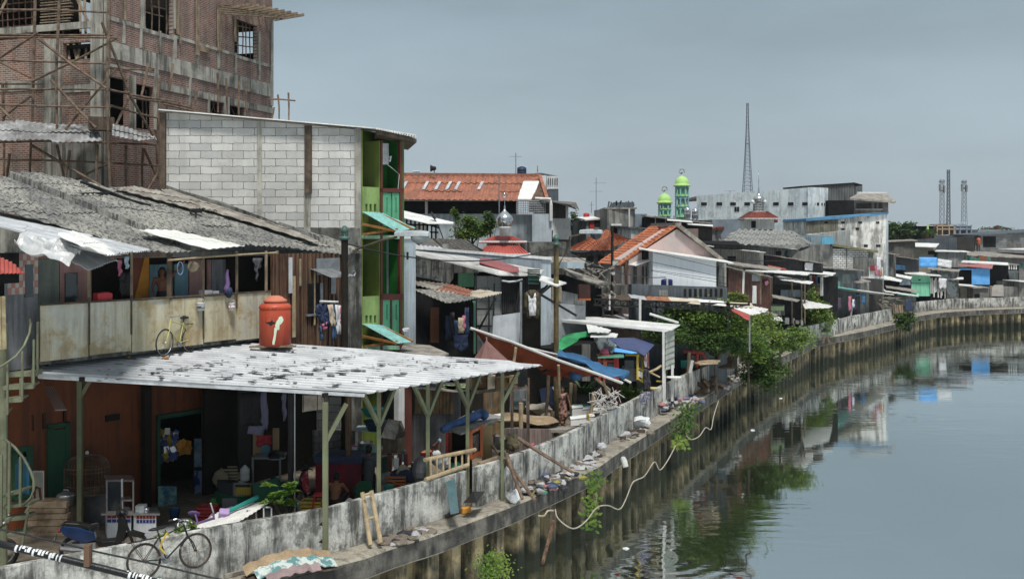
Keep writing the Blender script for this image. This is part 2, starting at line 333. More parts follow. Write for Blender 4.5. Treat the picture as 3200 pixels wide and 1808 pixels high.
# water
m=bpy.data.materials.new('river_water'); m.use_nodes=True; nt=m.node_tree; N=nt.nodes; L=nt.links; N.clear()
ou=N.new('ShaderNodeOutputMaterial'); mixs=N.new('ShaderNodeMixShader'); df=N.new('ShaderNodeBsdfDiffuse'); gl=N.new('ShaderNodeBsdfGlossy'); df.inputs[0].default_value=(.035,.042,.025,1); gl.inputs[0].default_value=(.9,.95,.96,1); gl.inputs['Roughness'].default_value=.035
fr=N.new('ShaderNodeFresnel'); fr.inputs['IOR'].default_value=3.2; ge=N.new('ShaderNodeNewGeometry')
mr=N.new('ShaderNodeMapRange'); mr.inputs[1].default_value=.25; mr.inputs[2].default_value=.75; mr.inputs[3].default_value=.72; mr.inputs[4].default_value=.93; L.new(fr.outputs[0],mr.inputs[0])
L.new(mr.outputs[0],mixs.inputs[0]); L.new(df.outputs[0],mixs.inputs[1]); L.new(gl.outputs[0],mixs.inputs[2]); L.new(mixs.outputs[0],ou.inputs[0])
def nz(scale,st,detail=3):
    mp=N.new('ShaderNodeMapping'); mp.inputs['Scale'].default_value=st; L.new(ge.outputs['Position'],mp.inputs[0]); t=N.new('ShaderNodeTexNoise'); t.inputs['Scale'].default_value=scale; t.inputs['Detail'].default_value=detail; L.new(mp.outputs[0],t.inputs['Vector']); return t.outputs[0]
a=nz(1.6,(.45,1.5,1)); c=nz(.10,(1,1.6,1),2); mr=N.new('ShaderNodeMapRange'); mr.inputs[1].default_value=.47; mr.inputs[2].default_value=.66; mr.inputs[3].default_value=.12; L.new(c,mr.inputs[0])
# ring ripples where something dropped in
def ring(cx,cy,rad):
    vm=N.new('ShaderNodeVectorMath'); vm.operation='DISTANCE'; L.new(ge.outputs['Position'],vm.inputs[0]); vm.inputs[1].default_value=(cx,cy,-2)
    s=N.new('ShaderNodeMath'); s.operation='MULTIPLY'; s.inputs[1].default_value=11; L.new(vm.outputs['Value'],s.inputs[0]); t=N.new('ShaderNodeMath'); t.operation='SINE'; L.new(s.outputs[0],t.inputs[0])
    q=N.new('ShaderNodeMapRange'); q.inputs[1].default_value=rad*.35; q.inputs[2].default_value=rad; q.inputs[3].default_value=.10; q.inputs[4].default_value=0; L.new(vm.outputs['Value'],q.inputs[0])
    k=N.new('ShaderNodeMath'); k.operation='MULTIPLY'; L.new(t.outputs[0],k.inputs[0]); L.new(q.outputs[0],k.inputs[1]); return k.outputs[0]
mu=N.new('ShaderNodeMath'); mu.operation='MULTIPLY'; L.new(a,mu.inputs[0]); L.new(mr.outputs[0],mu.inputs[1])
rc=PG(2060,1740,-2); ad=N.new('ShaderNodeMath'); ad.operation='ADD'; L.new(mu.outputs[0],ad.inputs[0]); L.new(ring(rc.x,rc.y,4.2),ad.inputs[1])
bp=N.new('ShaderNodeBump'); bp.inputs['Strength'].default_value=.85; bp.inputs['Distance'].default_value=.02; L.new(ad.outputs[0],bp.inputs['Height']); L.new(bp.outputs[0],gl.inputs['Normal']); L.new(bp.outputs[0],fr.inputs['Normal'])
b=MB(); b.add([(-60,-80,-2),(2500,-80,-2),(2500,700,-2),(-60,700,-2)],[(0,1,2,3)]); o=b.build('water',m); o['kind']='structure'
# quay: coping + sheet piles
quay=thing('quay_wall','long curved canal quay of concrete sheet piles under a thick stained coping ledge','quay wall',(EDGE[6].x,EDGE[6].y,-2))
b=MB(); n=len(EDGE)
for i,p in enumerate(EDGE):
    q=nrm(EDGE,i); w=1.5; j=noise.noise(V((p.x*.9,p.y*.9,0)))*.03
    o_=p+q*j; inn=p-q*w
    b.v+=[V((inn.x,inn.y,0)),V((o_.x-q.x*.06,o_.y-q.y*.06,0)),V((o_.x,o_.y,-.06)),V((o_.x,o_.y,-.52+j)),V((p.x-q.x*.3,p.y-q.y*.3,-.56)),V((inn.x,inn.y,-.56))]
for i in range(n-1):
    for k in range(6): b.f.append((6*i+k,6*i+(k+1)%6,6*i+6+(k+1)%6,6*i+6+k))
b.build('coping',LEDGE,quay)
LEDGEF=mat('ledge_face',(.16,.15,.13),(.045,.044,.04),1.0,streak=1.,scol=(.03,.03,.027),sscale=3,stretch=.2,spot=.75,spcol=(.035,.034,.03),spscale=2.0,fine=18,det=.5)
b=MB()
for i,p in enumerate(EDGE):
    q=nrm(EDGE,i); j=noise.noise(V((p.x*.9,p.y*.9,0)))*.03+.012; b.v+=[V((p.x+q.x*j,p.y+q.y*j,-.05)),V((p.x+q.x*j,p.y+q.y*j,-.50+j))]
for i in range(n-1): b.f.append((2*i,2*i+1,2*i+3,2*i+2))
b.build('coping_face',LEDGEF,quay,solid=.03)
# walk the edge at 1 m pitch
def walk(pts,step,start=0):
    out=[];d=start
    for a,c in zip(pts,pts[1:]):
        Ls=(c-a).length
        while d<Ls: out.append((a+(c-a)*(d/Ls),(c-a).normalized())); d+=step
        d-=Ls
    return out
W=walk(EDGE,1.0); far=MB(); cnt=0
for (p,d) in W:
    q=V((d.y,-d.x)); prof=[(0,.58),(.2,.58),(.3,.12),(.66,.12),(.78,.58),(.985,.58)]; tgt=MB(); z0=-3.2; z1=-.45
    inview=p.y>19.5 and p.x<62
    if p.x>140: continue
    jj=U(0,.06); pv=[]
    for (s_,o_) in prof:
        x=p+d*s_-q*(o_+jj); pv.append(V((x.x,x.y,0)))
    back=[v-V((q.x,q.y,0))*.12 for v in pv]
    for i in range(5):
        lo=[V((v.x,v.y,z0)) for v in(pv[i],pv[i+1],back[i+1],back[i])]; hi=[V((v.x,v.y,z1)) for v in(pv[i],pv[i+1],back[i+1],back[i])]; tgt.hexa(lo,hi)
    if inview and cnt<100: tgt.build('pile',PILE,quay); cnt+=1
    else: far.add(tgt.v,tgt.f)
far.build('pile_row',PILE,quay,kind='stuff')
def wallseg(pts,z,label,seg=0.,th=.16,grp='low concrete parapet walls along the quay'):
    b=MB(); pts=smooth(pts) if len(pts)>2 else pts; n=len(pts)
    for i,p in enumerate(pts):
        q=nrm(pts,i); zz=z+noise.noise(V((p.x*.4,p.y*.4,3)))*.05; i2=p-q*th
        b.v+=[V((p.x,p.y,-.0)),V((p.x,p.y,zz)),V((i2.x,i2.y,zz)),V((i2.x,i2.y,-.0))]
    for i in range(n-1):
        for k in range(4): b.f.append((4*i+k,4*i+4+k,4*i+4+(k+1)%4,4*i+(k+1)%4))
    b.f+=[(0,1,2,3),tuple(range(4*n-4,4*n))[::-1]]
    return one('parapet_wall',b,CONC,label,'wall',grp,bev=.012)
wallseg(SEGA,1.1,'near stretch of streaked whitish concrete parapet that runs from the photo left edge under the metal canopy')
wallseg(SEGB,1.1,'middle stretch of streaked concrete parapet between the leaning poles and the big bush')
wallseg(SEGC,1.1,'short piece of parapet wall peeping out beside the big bush')
wallseg(SEGD,1.1,'curving parapet stretch beside the small upright tree')
wallseg(SEGE,1.0,'farthest parapet stretch curving right below the blue shack')
# ================================================================ unfinished brick tower
C0=P(325,0,40).to_2d(); rd=V((.312,.95)); ldv=V((-.95,.312)); BR=VP(C0,C0+rd*12.4); BL=VP(C0,C0+ldv*14)
BRICKM=mat('red_brick',(.28,.12,.085),(.15,.07,.052),brick=((.312,.95),.24,.085,.014,(.36,.33,.3)),streak=.5,scol=(.05,.04,.035),sscale=2,spot=.25,spcol=(.3,.28,.25),spscale=2.5)
BRICKL=mat('red_brick_b',(.33,.15,.095),(.17,.08,.055),brick=((-.95,.312),.24,.085,.015,(.40,.37,.33)),streak=.4,scol=(.05,.04,.035),sscale=2,spot=.25,spcol=(.34,.31,.27),spscale=3)
BCON=mat('raw_concrete',(.44,.43,.37),(.29,.28,.25),1.1,streak=.9,scol=(.07,.065,.055),sscale=3,spot=.3,spcol=(.12,.12,.10),spscale=2)
tower=thing('brick_building','tall unfinished brick building with raw concrete frame and bamboo scaffolding','building',(C0.x,C0.y,0))
def uz(pl,x,y):
    p=pl.pt(x,y); return ((p.to_2d()-pl.A).dot(pl.d),p.z)
def wallh(b,pl,u0,u1,z0,z1,holes,th):
    us=sorted({u0,u1}|{min(max(v,u0),u1) for h in holes for v in(h[0],h[1])}); zs=sorted({z0,z1}|{min(max(v,z0),z1) for h in holes for v in(h[2],h[3])})
    for a,c in zip(us,us[1:]):
        for e,f in zip(zs,zs[1:]):
            um,zm=(a+c)/2,(e+f)/2
            if any(h[0]<um<h[1] and h[2]<zm<h[3] for h in holes) or c-a<1e-4 or f-e<1e-4: continue
            q=[V((*(pl.A+pl.d*k),j)) for k,j in((a,e),(c,e),(c,f),(a,f))]; b.slab(q,-pl.n3*th)
def hole(pl,x0,yt,x1,yb):
    a=uz(pl,x0,yt); c=uz(pl,x0,yb); d=uz(pl,x1,yt); return (min(a[0],d[0]),max(a[0],d[0]),c[1],a[1])
ZT=20.5
HR=[hole(BR,455,-60,540,88),hole(BR,733,57,803,169),hole(BR,340,238,398,385),hole(BR,424,262,479,400),hole(BR,652,314,697,372),hole(BR,716,329,762,390)]
b=MB(); wallh(b,BR,0,12.3,0,ZT,HR,.2); b.build('brick_wall',BRICKM,tower)
HL=[hole(BL,-400,-80,288,104)[:2]+(uz(BL,288,104)[1],19.9),hole(BL,197,135,285,189)]
b=MB(); wallh(b,BL,.2,14,0,ZT,HL,.2); b.build('brick_wall',BRICKL,tower)
# back walls, floors
b=MB(); BB=VP(C0+ldv*11,C0+ldv*11+rd*12.4); BE=VP(C0+rd*12.2,C0+rd*12.2+ldv*11)
q=hole(BB,728,90,792,190); q=(min(q[0],q[1])-1,max(q[0],q[1])+1,q[2],q[3]+.4)
wallh(b,BB,0,11.4,0,ZT,[q],.2)
qe=hole(BE,735,100,790,170); qd=hole(BE,430,360,480,400)
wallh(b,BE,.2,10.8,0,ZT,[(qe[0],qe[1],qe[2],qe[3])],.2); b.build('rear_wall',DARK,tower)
b=MB()
for z in (4.6,8.6,15.0,19.95):
    c=[C0+rd*.25+ldv*.25,C0+rd*11.9+ldv*.25,C0+rd*11.9+ldv*10.7,C0+rd*.25+ldv*10.7]; b.slab([V((*p,z)) for p in c],(0,0,-.15))
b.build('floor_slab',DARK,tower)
def strip(b,pl,x0,x1,y0,y1,off=.03,th=.1): # rect in wall units, y at x0
    a=uz(pl,x0,y0); c=uz(pl,x0,y1); d=uz(pl,x1,y0)[0]; q=[V((*(pl.A+pl.d*k+pl.n*off),j)) for k,j in((a[0],c[1]),(d,c[1]),(d,a[1]),(a[0],a[1]))]; b.slab(q,-pl.n3*th)
def cc(b):
    for a in [(345,850,130,182,.06),(500,850,258,279,.045),(327,454,46,58,.04),(545,733,110,120,.04),(440,541,86,97,.05),(733,850,170,180,.05),(327,500,196,204,.03)]: strip(b,BR,*a[:4],off=a[4])
    for x,w,y0,y1 in [(325,14,-60,600),(382,6,65,135),(438,10,-60,90),(436,6,90,150),(496,5,97,165),(542,5,-60,90),(541,7,110,182),(610,7,165,200),(679,8,30,130),(680,5,140,215),(731,5,165,228),(806,5,100,250),(843,8,40,330),(404,17,235,405),(480,12,215,405),(590,5,240,330),(649,4,290,372),(699,15,300,372),(764,6,310,390)]: strip(b,BR,x,x+w,y0,y1,off=.07)
part(tower,'concrete_frame',BCON,cc)
def cl(b):
    for a in [(-200,322,106,126,.07),(-60,143,262,292,.05),(196,292,268,291,.05),(146,322,450,600,.09),(0,146,700,800,.05)]: strip(b,BL,*a[:4],off=a[4])
    for x0,x1,y0,y1 in [(143,194,126,600),(288,322,-60,600),(-60,-40,126,600)]: strip(b,BL,x0,x1,y0,y1,off=.10)
part(tower,'concrete_frame',BCON,cl)
def wd_(b):
    for x,w,y0,y1 in [(382,7,-60,64),(546,8,-60,108),(556,4,45,138),(607,10,-60,172),(676,9,20,158),(727,6,50,130)]: strip(b,BR,x,x+w,y0,y1,off=.12,th=.05)
    strip(b,BR,621,648,142,160,off=.1,th=.03)
    for k in range(9):
        p=BR.pt(700+k*21,30+k*4,0); b.beam(p+BR.n3*-.2,p+BR.n3*1.5+V((0,0,.15)),.1,.12)
    for k in range(5):
        a=BR.pt(690,14+k*7,.3+k*.25); c=BR.pt(888,40+k*7-k*3,.3+k*.25); b.beam(a,c,.16,.05)
part(tower,'timber_formwork',WOOD,wd_)
def wf(b):
    for k in range(13):
        y=-14+k*9; strip(b,BL,112,205+U(-6,6),y,y+3.2,off=-.25+.04*(k%2),th=.12)
    for x in (128,150,172): strip(b,BL,x,x+3,-30,104,off=-.4,th=.05)
    for (x0,y0,x1,y1) in [(248,-20,252,104),(264,-10,268,104),(238,-10,290,100),(30,-20,-10,60),(212,140,216,188),(230,140,240,188),(250,140,244,188),(270,140,268,188)]:
        b.beam(BL.pt(x0,y0,-.5),BL.pt(x1,y1,-.2),.09)
part(tower,'timber_formwork',WOOD,wf)
def wp(b):
    for (x0,y0,x1,y1) in [(472,-10,474,98),(495,0,497,104),(519,-10,520,110),(536,20,520,104),(455,38,510,52),(470,18,535,34),(742,60,744,170),(757,62,758,172),(768,66,769,176),(781,68,782,180),(735,115,800,120),(735,80,798,92),(735,140,800,148),(445,262,446,400),(455,280,458,400),(662,316,672,350),(680,318,690,350),(670,320,660,352),(722,335,735,365),(745,335,738,365)]: pole(b,BR.pt(x0,y0,-.35),BR.pt(x1,y1,-.35),.035)
part(tower,'rebar_and_props',BAMBOO,wp)
def win(b):
    strip(b,BL,140,190,-60,-50); 
b=MB()
for y in (20,45,70,92): b.tube([BL.pt(-40,y,-1.5),BL.pt(110,y-14,-1.2)],.03,4)
for x in (6,22,40,58,78,98): b.tube([BL.pt(x,-40,-1.4),BL.pt(x+4,104,-1.4)],.035,4)
b.build('inner_scaffold',RUST,tower)
# corrugated awning on the tower (runs across x 0-490 at y 385-435)
OLDTIN=mat('old_tin',(.40,.41,.41),(.2,.2,.2),1.2,rough=.6,spot=.6,spcol=(.1,.09,.08),spscale=2)
t=thing('tin_awning','crumpled corrugated tin awning running along the scaffolded brick front','awning',BL.pt(150,440,.3))
g=GX((0,385,39.0),(300,400,39.6),(0,437,37.6)); b=MB(); corr(b,g,[(-60,383),(60,376),(110,385),(300,392),(320,440),(60,442),(-60,436)],((0,385),(1,437)),.2,.025,2,.03,.25); b.build('sheet',OLDTIN,t,solid=.02)
g=GX((355,392,38.6),(480,425,41.5),(350,425,37.4)); b=MB(); corr(b,g,[(352,388),(400,398),(486,425),(488,437),(440,442),(350,425)],((352,390),(350,425)),.2,.025,2,.03,.2); b.build('sheet',OLDTIN,t,solid=.02)
b=MB(); b.box(BL.pt(318,388,.9),(.9,.6,.5),.3,); b.build('panel',WOODD,t)
b=MB(); b.tube([P(-60,446,38.6),P(160,441,38.4),P(320,446,38.6)],.04); b.tube([P(320,446,38.6),P(488,452,41)],.04); b.build('rail',BAMBOO,t)
# scaffolding
t=thing('bamboo_scaffolding','tangled brown bamboo scaffolding tied up in front of the brick building','scaffolding',P(200,600,38.5))
SC=[(110,-10,90,600),(186,-10,178,440),(340,-10,345,600),(8,260,12,590),(30,480,18,600),(0,31,345,40),(-20,108,352,110),(-20,118,368,119),(0,188,340,200),(0,262,136,262),(0,279,343,281),(0,327,345,336),(335,212,476,218),(0,181,118,103),(122,122,332,276),(98,256,368,119),(318,70,402,288),(400,288,478,424),(404,298,352,414),(182,432,366,212),(0,194,96,244),(8,368,98,300),(160,250,300,400),(0,335,90,430),(497,318,492,560),(340,280,402,292),(405,296,546,316),(410,305,500,318),(500,316,596,336),(510,325,690,360),(345,330,495,370),(464,200,442,300),(540,200,530,282),(498,245,489,315),(617,275,604,350),(680,228,681,352),(707,245,711,364),(748,252,746,366),(768,262,772,370),(0,498,356,509),(352,508,500,518),(100,455,332,590),(232,563,348,508),(178,452,200,555),(218,470,206,555),(304,452,300,590),(344,452,347,600),(394,455,394,590),(447,462,445,592),(450,465,492,555),(493,540,460,596),(560,318,565,350),(520,310,522,348),(565,355,650,352)]
for i,(x0,y0,x1,y1) in enumerate(SC):
    off=1.1+.25*(i%3); rr=.05 if y1-y0<60 else .06
    f=lambda x,y:(BL.pt(x,y,off) if x<326 else (BR.pt(x,y,off*.8)))
    b=MB(); pole(b,f(x0,y0),f(x1,y1),rr,6,.012); b.build('pole',BAMBOO,t)
t=thing('pole_frame','two thin upright sticks with a crossbar standing on the roof right of the brick tower','frame',P(885,378,34))
for a in [((868,296,34),(872,372,34)),((901,290,34),(902,376,34)),((842,310,34),(923,315,34)),((856,335,34),(850,372,34))]: b=MB(); pole(b,P(*a[0]),P(*a[1]),.035,5,.03); b.build('stick',BAMBOO,t)
# ================================================================ block wall + green house
AW=VX(510,33,1127,33)
AACM=mat('aerated_blocks',(.66,.65,.62),(.48,.48,.47),brick=((1,0),.69,.2475,.011,(.12,.115,.105)),streak=.25,scol=(.25,.25,.22),sscale=2,spot=.55,spcol=(.33,.32,.27),spscale=.8,bump=.1,det=.2,cut=.58)
gh=thing('green_house','narrow green house whose long side is a bare white block wall','house',V((AW.pt(1127,1600).x,33,0)))
b=MB(); AW.slab(b,[(512,350),(1127,406),(1127,yg(33)),(512,yg(33))],.25); b.build('block_wall',AACM,gh)
b=MB()
for (x0,y0,x1,y1,o_) in [(802,378,818,690,.03),(1108,402,1128,800,.04),(950,603,971,760,.03),(498,590,516,700,.05)]: AW.rect(b,x0,y0,x1,y1,.12,o_)
b.build('pilaster',BCON,gh,jag=.03)
b=MB()
for (x0,y0,x1,y1) in [(951,392,973,604),(498,352,516,592)]: AW.rect(b,x0,y0,x1,y1,.14,.12)
b.build('plank',WOODD,gh,bev=.01)
b=MB(); AW.slab(b,[(498,575),(560,590),(700,635),(823,680),(900,708),(1127,712),(1127,800),(823,700),(503,600)],.1,.035); b.build('mossy_render',CONCD,gh,jag=.06)
GF=VX(1127,33,1262,34.4); OL=paint('olive_paint',(.10,.155,.025),.2); DG=paint('deep_green_paint',(.02,.17,.03),.2); LIME=paint('lime_paint',(.26,.38,.13),.35); TEAL=paint('teal_shutter_paint',(.12,.42,.24),.3); MAR=paint('maroon_paint',(.13,.035,.025),.2); AQ=paint('aqua_tin',(.24,.50,.47),.3); GOC=paint('ochre_wood',(.36,.17,.05),.3)
b=MB(); GF.slab(b,[(1131,405),(1188,418),(1188,yg(33.8)),(1131,yg(33))],2.5,-1.0); b.build('wall',OL,gh)
b=MB(); GF.slab(b,[(1190,420),(1262,430),(1262,yg(34.4)),(1190,yg(33.8))],2.5,-.75); b.build('wall',DG,gh)
b=MB(); GF.rect(b,1128,406,1133,1420,1.2); GF.rect(b,1185,440,1190,1420,.9,0); b.build('pilaster',paint('yellow_green',(.18,.25,.05),.3),gh)
for y0,y1,s0 in ((583,668,637),(927,1016,985)):
    b=MB(); hs=[hole(GF,x,s0,x+7,s0+24) for x in (1142,1155,1169)]; a=uz(GF,1133,y0);c=uz(GF,1133,y1);d=uz(GF,1187,y0)[0]; wallh(b,GF,a[0],d,c[1],a[1],hs,.12); b.build('parapet',LIME,gh)
for y0,y1 in ((602,706),(937,1042)):
    for xa,xb in ((1197,1222),(1226,1250)):
        b=MB(); xm=(xa+xb)/2; hs=[hole(GF,xm-1.5,y0+14,xm+1.5,y0+62)]; a=uz(GF,xa,y0);c=uz(GF,xa,y1);d=uz(GF,xb,y0)[0]; wallh(b,GF,a[0],d,c[1],a[1],hs,.06); b.build('shutter',TEAL,gh)
b=MB()
for a in [(1190,588,1262,601),(1190,918,1262,936),(1190,440,1196,1330),(1250,440,1258,1330),(1222,936,1226,1040)]: GF.rect(b,*a,.12,.04)
b.build('frame',MAR,gh)
b=MB(); GF.rect(b,1131,735,1262,746,1.1,.02); GF.rect(b,1131,1080,1262,1092,1.1,.02); b.build('floor_edge',paint('mint_paint',(.3,.5,.34),.3),gh)
b=MB(); GF.rect(b,1192,448,1215,514,.25,-.35); b.build('window',GALV,gh); 
def wire(b):
    b.tube([GF.pt(1205,510,.05),GF.pt(1225,525,.05),GF.pt(1248,545,.06),GF.pt(1244,590,.06)],.012,4); b.tube([GF.pt(1218,505,.05),GF.pt(1222,488,.1),GF.pt(1216,492,.1)],.03,5)
part(gh,'cable',GALV,wire)
# roof
g=GX((497,347,32.8),(1250,412,32.9),(1100,330,40)); b=MB()
q=[P(495,344,32.7),P(1180,403,32.7),P(1300,424,34.4),P(1300,424,34.4)+V((-2.5,9,.9)),P(495,344,32.7)+V((-2.5,9,.9))]
b.slab(q,(0,0,.035)); b.build('roof',WROOF,gh)
b=MB(); gg=GP(P(1175,402,32.7),P(1305,430,34.6),P(1175,402,32.7)+V((0,5,.4))); b.slab([P(1178,408,32.75),P(1302,434,34.7),P(1302,434,34.7)+V((-.6,3,0)),P(1178,408,32.75)+V((-.6,3,0))],(0,0,-.12)); b.build('eave_board',WOODD,gh)
b=MB()
for k in range(16):
    a=P(1178+k*8,402+k*1.7,32.6+k*.115); b.tube([a,a+V((-.5,2,.2))],.035,5)
b.build('roof_rib',WROOF,gh)
for y in (0,350): # teal awnings on ochre brackets
    b=MB(); g=GX((1131,661+y,33),(1190,665+y,33.6),(1240,722+y,31.9)); corr(b,g,[(1131,661+y),(1192,664+y),(1298,712+y),(1243,723+y)] if y==0 else [(1131,1011),(1192,1012),(1296,1067),(1243,1072)],((1131,661+y),(1243,722+y)),.12,.012,1,0); b.build('awning',AQ,gh,solid=.02)
    b=MB()
    for s_,e_ in (((1133,700+y,33),(1240,722+y,32)),((1136,732+y,33),(1242,716+y,32.1)),((1195,672+y,33.5),(1290,716+y,32.6))): b.beam(P(*s_),P(*e_),.07)
    b.build('bracket',GOC,gh)
# pale house slice right of the green one
ph=house('pale_house','slim pale blue house wall standing right of the green house','house',VX(1255,34.5,1299,35.2),[(1255,744),(1299,748),(1299,yg(35.2)),(1255,yg(34.5))],3,PALEB)
b=MB(); pl=VX(1255,34.5,1299,35.2)
for x in (1258,1271): pl.rect(b,x,787,x+6,810,.02,.012)
b.build('vent',DARK,ph); b=MB(); pl.rect(b,1256,738,1297,746,3.1,.05); b.build('cornice',WHITEP,ph)
b=MB(); b.tube([pl.pt(1256,1040,.02),pl.pt(1262,1030,.3),pl.pt(1275,1028,.3)],.06,8); b.build('drain_pipe',WHITEP,ph)
b=MB(); GF.rect(b,1257,420,1263,1380,1.6,.02); b.build('side_wall',DG,gh)
# ================================================================ row house with gallery under the asbestos roof
GA=VX(129,23.3,845,29.4)
rh=thing('row_house','long two storey row house with cream gallery parapet under a grey asbestos roof','house',(GA.pt(400,1500,0).x,GA.pt(400,1500).y,0))
def zy(pl,x,z,off=0): # pixel row of a height on a plane
    D=pl.pt(x,900,off).y; return YH+(H-z)*F/D
def zrect(b,pl,x0,x1,z0,z1,th,off=0):
    a=pl.pt(x0,900,off);c=pl.pt(x1,900,off); b.slab([V((a.x,a.y,z0)),V((c.x,c.y,z0)),V((c.x,c.y,z1)),V((a.x,a.y,z1))],-pl.n3*th)
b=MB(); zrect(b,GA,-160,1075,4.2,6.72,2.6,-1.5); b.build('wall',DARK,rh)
b=MB(); zrect(b,GA,128,1075,4.42,4.56,1.6,-.05); b.build('gallery_floor',CONCD,rh)
PANEL=mat('cream_panel',(.52,.47,.32),(.48,.49,.44),.55,spot=.7,spcol=(.32,.22,.09),spscale=1.0,cut=.5,streak=.5,scol=(.2,.15,.08),sscale=3,rough=.6,bump=.05,det=.2,fine=6)
for i,(x0,x1) in enumerate([(129,276),(282,410),(413,531),(532,635),(637,738),(741,847)]):
    b=MB(); c=[GA.pt(x0,900,.03*(i%2)),GA.pt(x1,900,.03*(i%2))]; z0=4.5+.03*math.sin(i*2); z1=5.76+.02*math.cos(i)
    n=6
    for k in range(n):
        a=c[0].lerp(c[1],k/n); e=c[0].lerp(c[1],(k+1)/n); b.slab([V((a.x,a.y,z0)),V((e.x,e.y,z0)),V((e.x,e.y,z1)),V((a.x,a.y,z1))],-GA.n3*.05)
    b.build('parapet_panel',PANEL,rh)
b=MB(); 
for x0,x1 in [(129,410),(410,640),(640,847)]: b.beam(GA.pt(x0,zy(GA,x0,5.79),.03),GA.pt(x1,zy(GA,x1,5.79),.03),.06,.04)
b.build('top_rail',WOODD,rh)
for x,w in ((279,.07),(411,.05),(530,.11),(636,.05),(740,.06),(832,.07),(866,.07)):
    b=MB(); a=GA.pt(x,900,-.06); b.beam(V((a.x,a.y,4.5)),V((a.x,a.y,6.95)),w); b.build('post',WOODD if w>.1 else WOOD,rh)
for x,l in ((279,1.),(411,.85),(636,1.15),(740,.4)):
    b=MB(); a=GA.pt(x,900,.05); b.beam(V((a.x,a.y,5.78-l)),V((a.x,a.y,5.9)),.035); b.build('batten',WOODD,rh)
# coloured doors and panels of the gallery back wall
GR=paint('grey_door',(.20,.23,.2),.3); PK=paint('dusty_pink',(.42,.24,.22),.3); BD=paint('blue_door',(.16,.30,.36),.3); GWL=paint('grey_wall_paint',(.23,.24,.26),.5)
for nm,m_,x0,x1,z0,z1,o_ in [('door',GR,122,184,4.5,6.8,-1.1),('wall_panel',PK,188,282,4.5,6.85,-1.12),('door',BD,468,528,4.5,6.6,-1.3),('door',BD,546,588,4.5,6.6,-1.3),('wall_panel',PK,592,632,4.5,6.7,-1.3),('wall_panel',GWL,662,705,4.5,6.7,-1.3),('wall_panel',PK,648,660,4.5,6.7,-1.32)]:
    b=MB(); zrect(b,GA,x0,x1,z0,z1,.06,o_); b.build(nm,m_,rh)
b=MB(); zrect(b,GA,205,243,5.75,6.45,.05,-1.08); b.build('window',GLASS,rh)
b=MB(); q=[(412,5.7-1.2),(466,4.5),(466,6.75),(440,6.75),(412,5.9)]
b.slab([V((*GA.pt(x,900,-.75).to_2d(),z)) for x,z in [(414,4.5),(466,4.5),(466,6.8),(452,6.8),(414,5.5)]],-GA.n3*.03); b.build('orange_sheet',mat('orange_cloth',(.42,.20,.03),(.34,.13,.02),1.5),rh)
b=MB(); b.slab([V((*GA.pt(x,900,-.78).to_2d(),z)) for x,z in [(412,4.5),(466,4.5),(466,6.8),(412,6.8)]],-GA.n3*.03); b.build('maroon_sheet',mat('maroon_cloth',(.16,.05,.03),(.1,.035,.02),1.5),rh)
u_=GA.d3
for s_,x,z,sz in (('B',210,5.28,.2),('e',221,5.42,.18),('R',233,5.5,.2),('t',243,5.38,.16),('L',229,5.2,.17),('W',238,5.15,.2),('~',247,5.2,.18)):
    p=GA.pt(x,900,-1.05); text('graffiti',s_,BLACKP,(p.x,p.y,z),sz,u_,rh)
# left grey wall with pink tiles, torn timber
b=MB(); zrect(b,GA,22,118,4.3,7.0,.1,-.55); b.build('wall',GWL,rh)
TILE=paint('pink_tile',(.46,.22,.19),.2); TW=paint('white_tile',(.5,.46,.42),.2)
b=MB(); w=MB()
for i in range(8):
    for j in range(6):
        x=24+i*12; z=6.95-j*.155
        (b if (i+j)%2 else w).add([V((*GA.pt(xx,900,-.54+.01).to_2d(),zz)) for xx,zz in((x,z-.15),(x+11.5,z-.15),(x+11.5,z),(x,z))],[(0,1,2,3)])
b.build('tiles',TILE,rh,solid=.012); w.build('tiles',TW,rh,solid=.012)
b=MB(); zrect(b,GA,79,104,5.95,6.7,.05,-.52); b.build('window',GLASS,rh)
b=MB()
for x0,x1 in((-10,5),(8,20)): zrect(b,GA,x0,x1,4.9,6.05,.05,.2)
b.build('torn_board',mat('peeling_cream',(.5,.43,.26),(.3,.24,.14),3),rh,jag=.05)
# asbestos roof plane
AR=GX((503,589,33),(1127,790,32.6),(466,783,25.5)); RIB=((0,545),(560,770))
apol=[(-80,545),(0,545),(100,546),(193,556),(345,588),(503,589),(823,673),(1127,790),(1073,789),(945,779),(910,772),(800,768),(700,775),(560,781),(466,785),(300,738),(120,690),(0,660),(-80,640)]
b=MB(); corr(b,AR,apol,RIB,.2,.024,6,.02,.06,6,seam=.07,rib_shade=.3); b.build('roof',ASB,rh,solid=.015)
b=MB(); corr(b,GP(*[p+V((0,0,.15)) for p in (AR.pt(425,718),AR.pt(760,768),AR.pt(650,778))]),[(432,719),(470,716),(545,719),(765,768),(650,779)],RIB,.3,.012,2,.01); b.build('white_roof_sheet',mat('white_sheet_new',(.74,.74,.7),(.62,.62,.58),1.,spot=.15,spcol=(.3,.3,.28)),rh,solid=.015)
b=MB()
for (x0,y0,x1,y1,w) in [(255,577,400,632,.14),(250,616,344,612,.16),(400,632,470,652,.1)]: b.beam(AR.pt(x0,y0)+V((0,0,.08)),AR.pt(x1,y1)+V((0,0,.08)),w,.08)
b.build('roof_timber',BLACKP,rh)
b=MB(); b.box(AR.pt(612,674)+V((0,0,.15)),(.35,.2,.12),.4); b.tube([AR.pt(612,684),AR.pt(612,674)+V((0,0,.1))],.03); b.build('roof_bracket',BLACKP,rh)
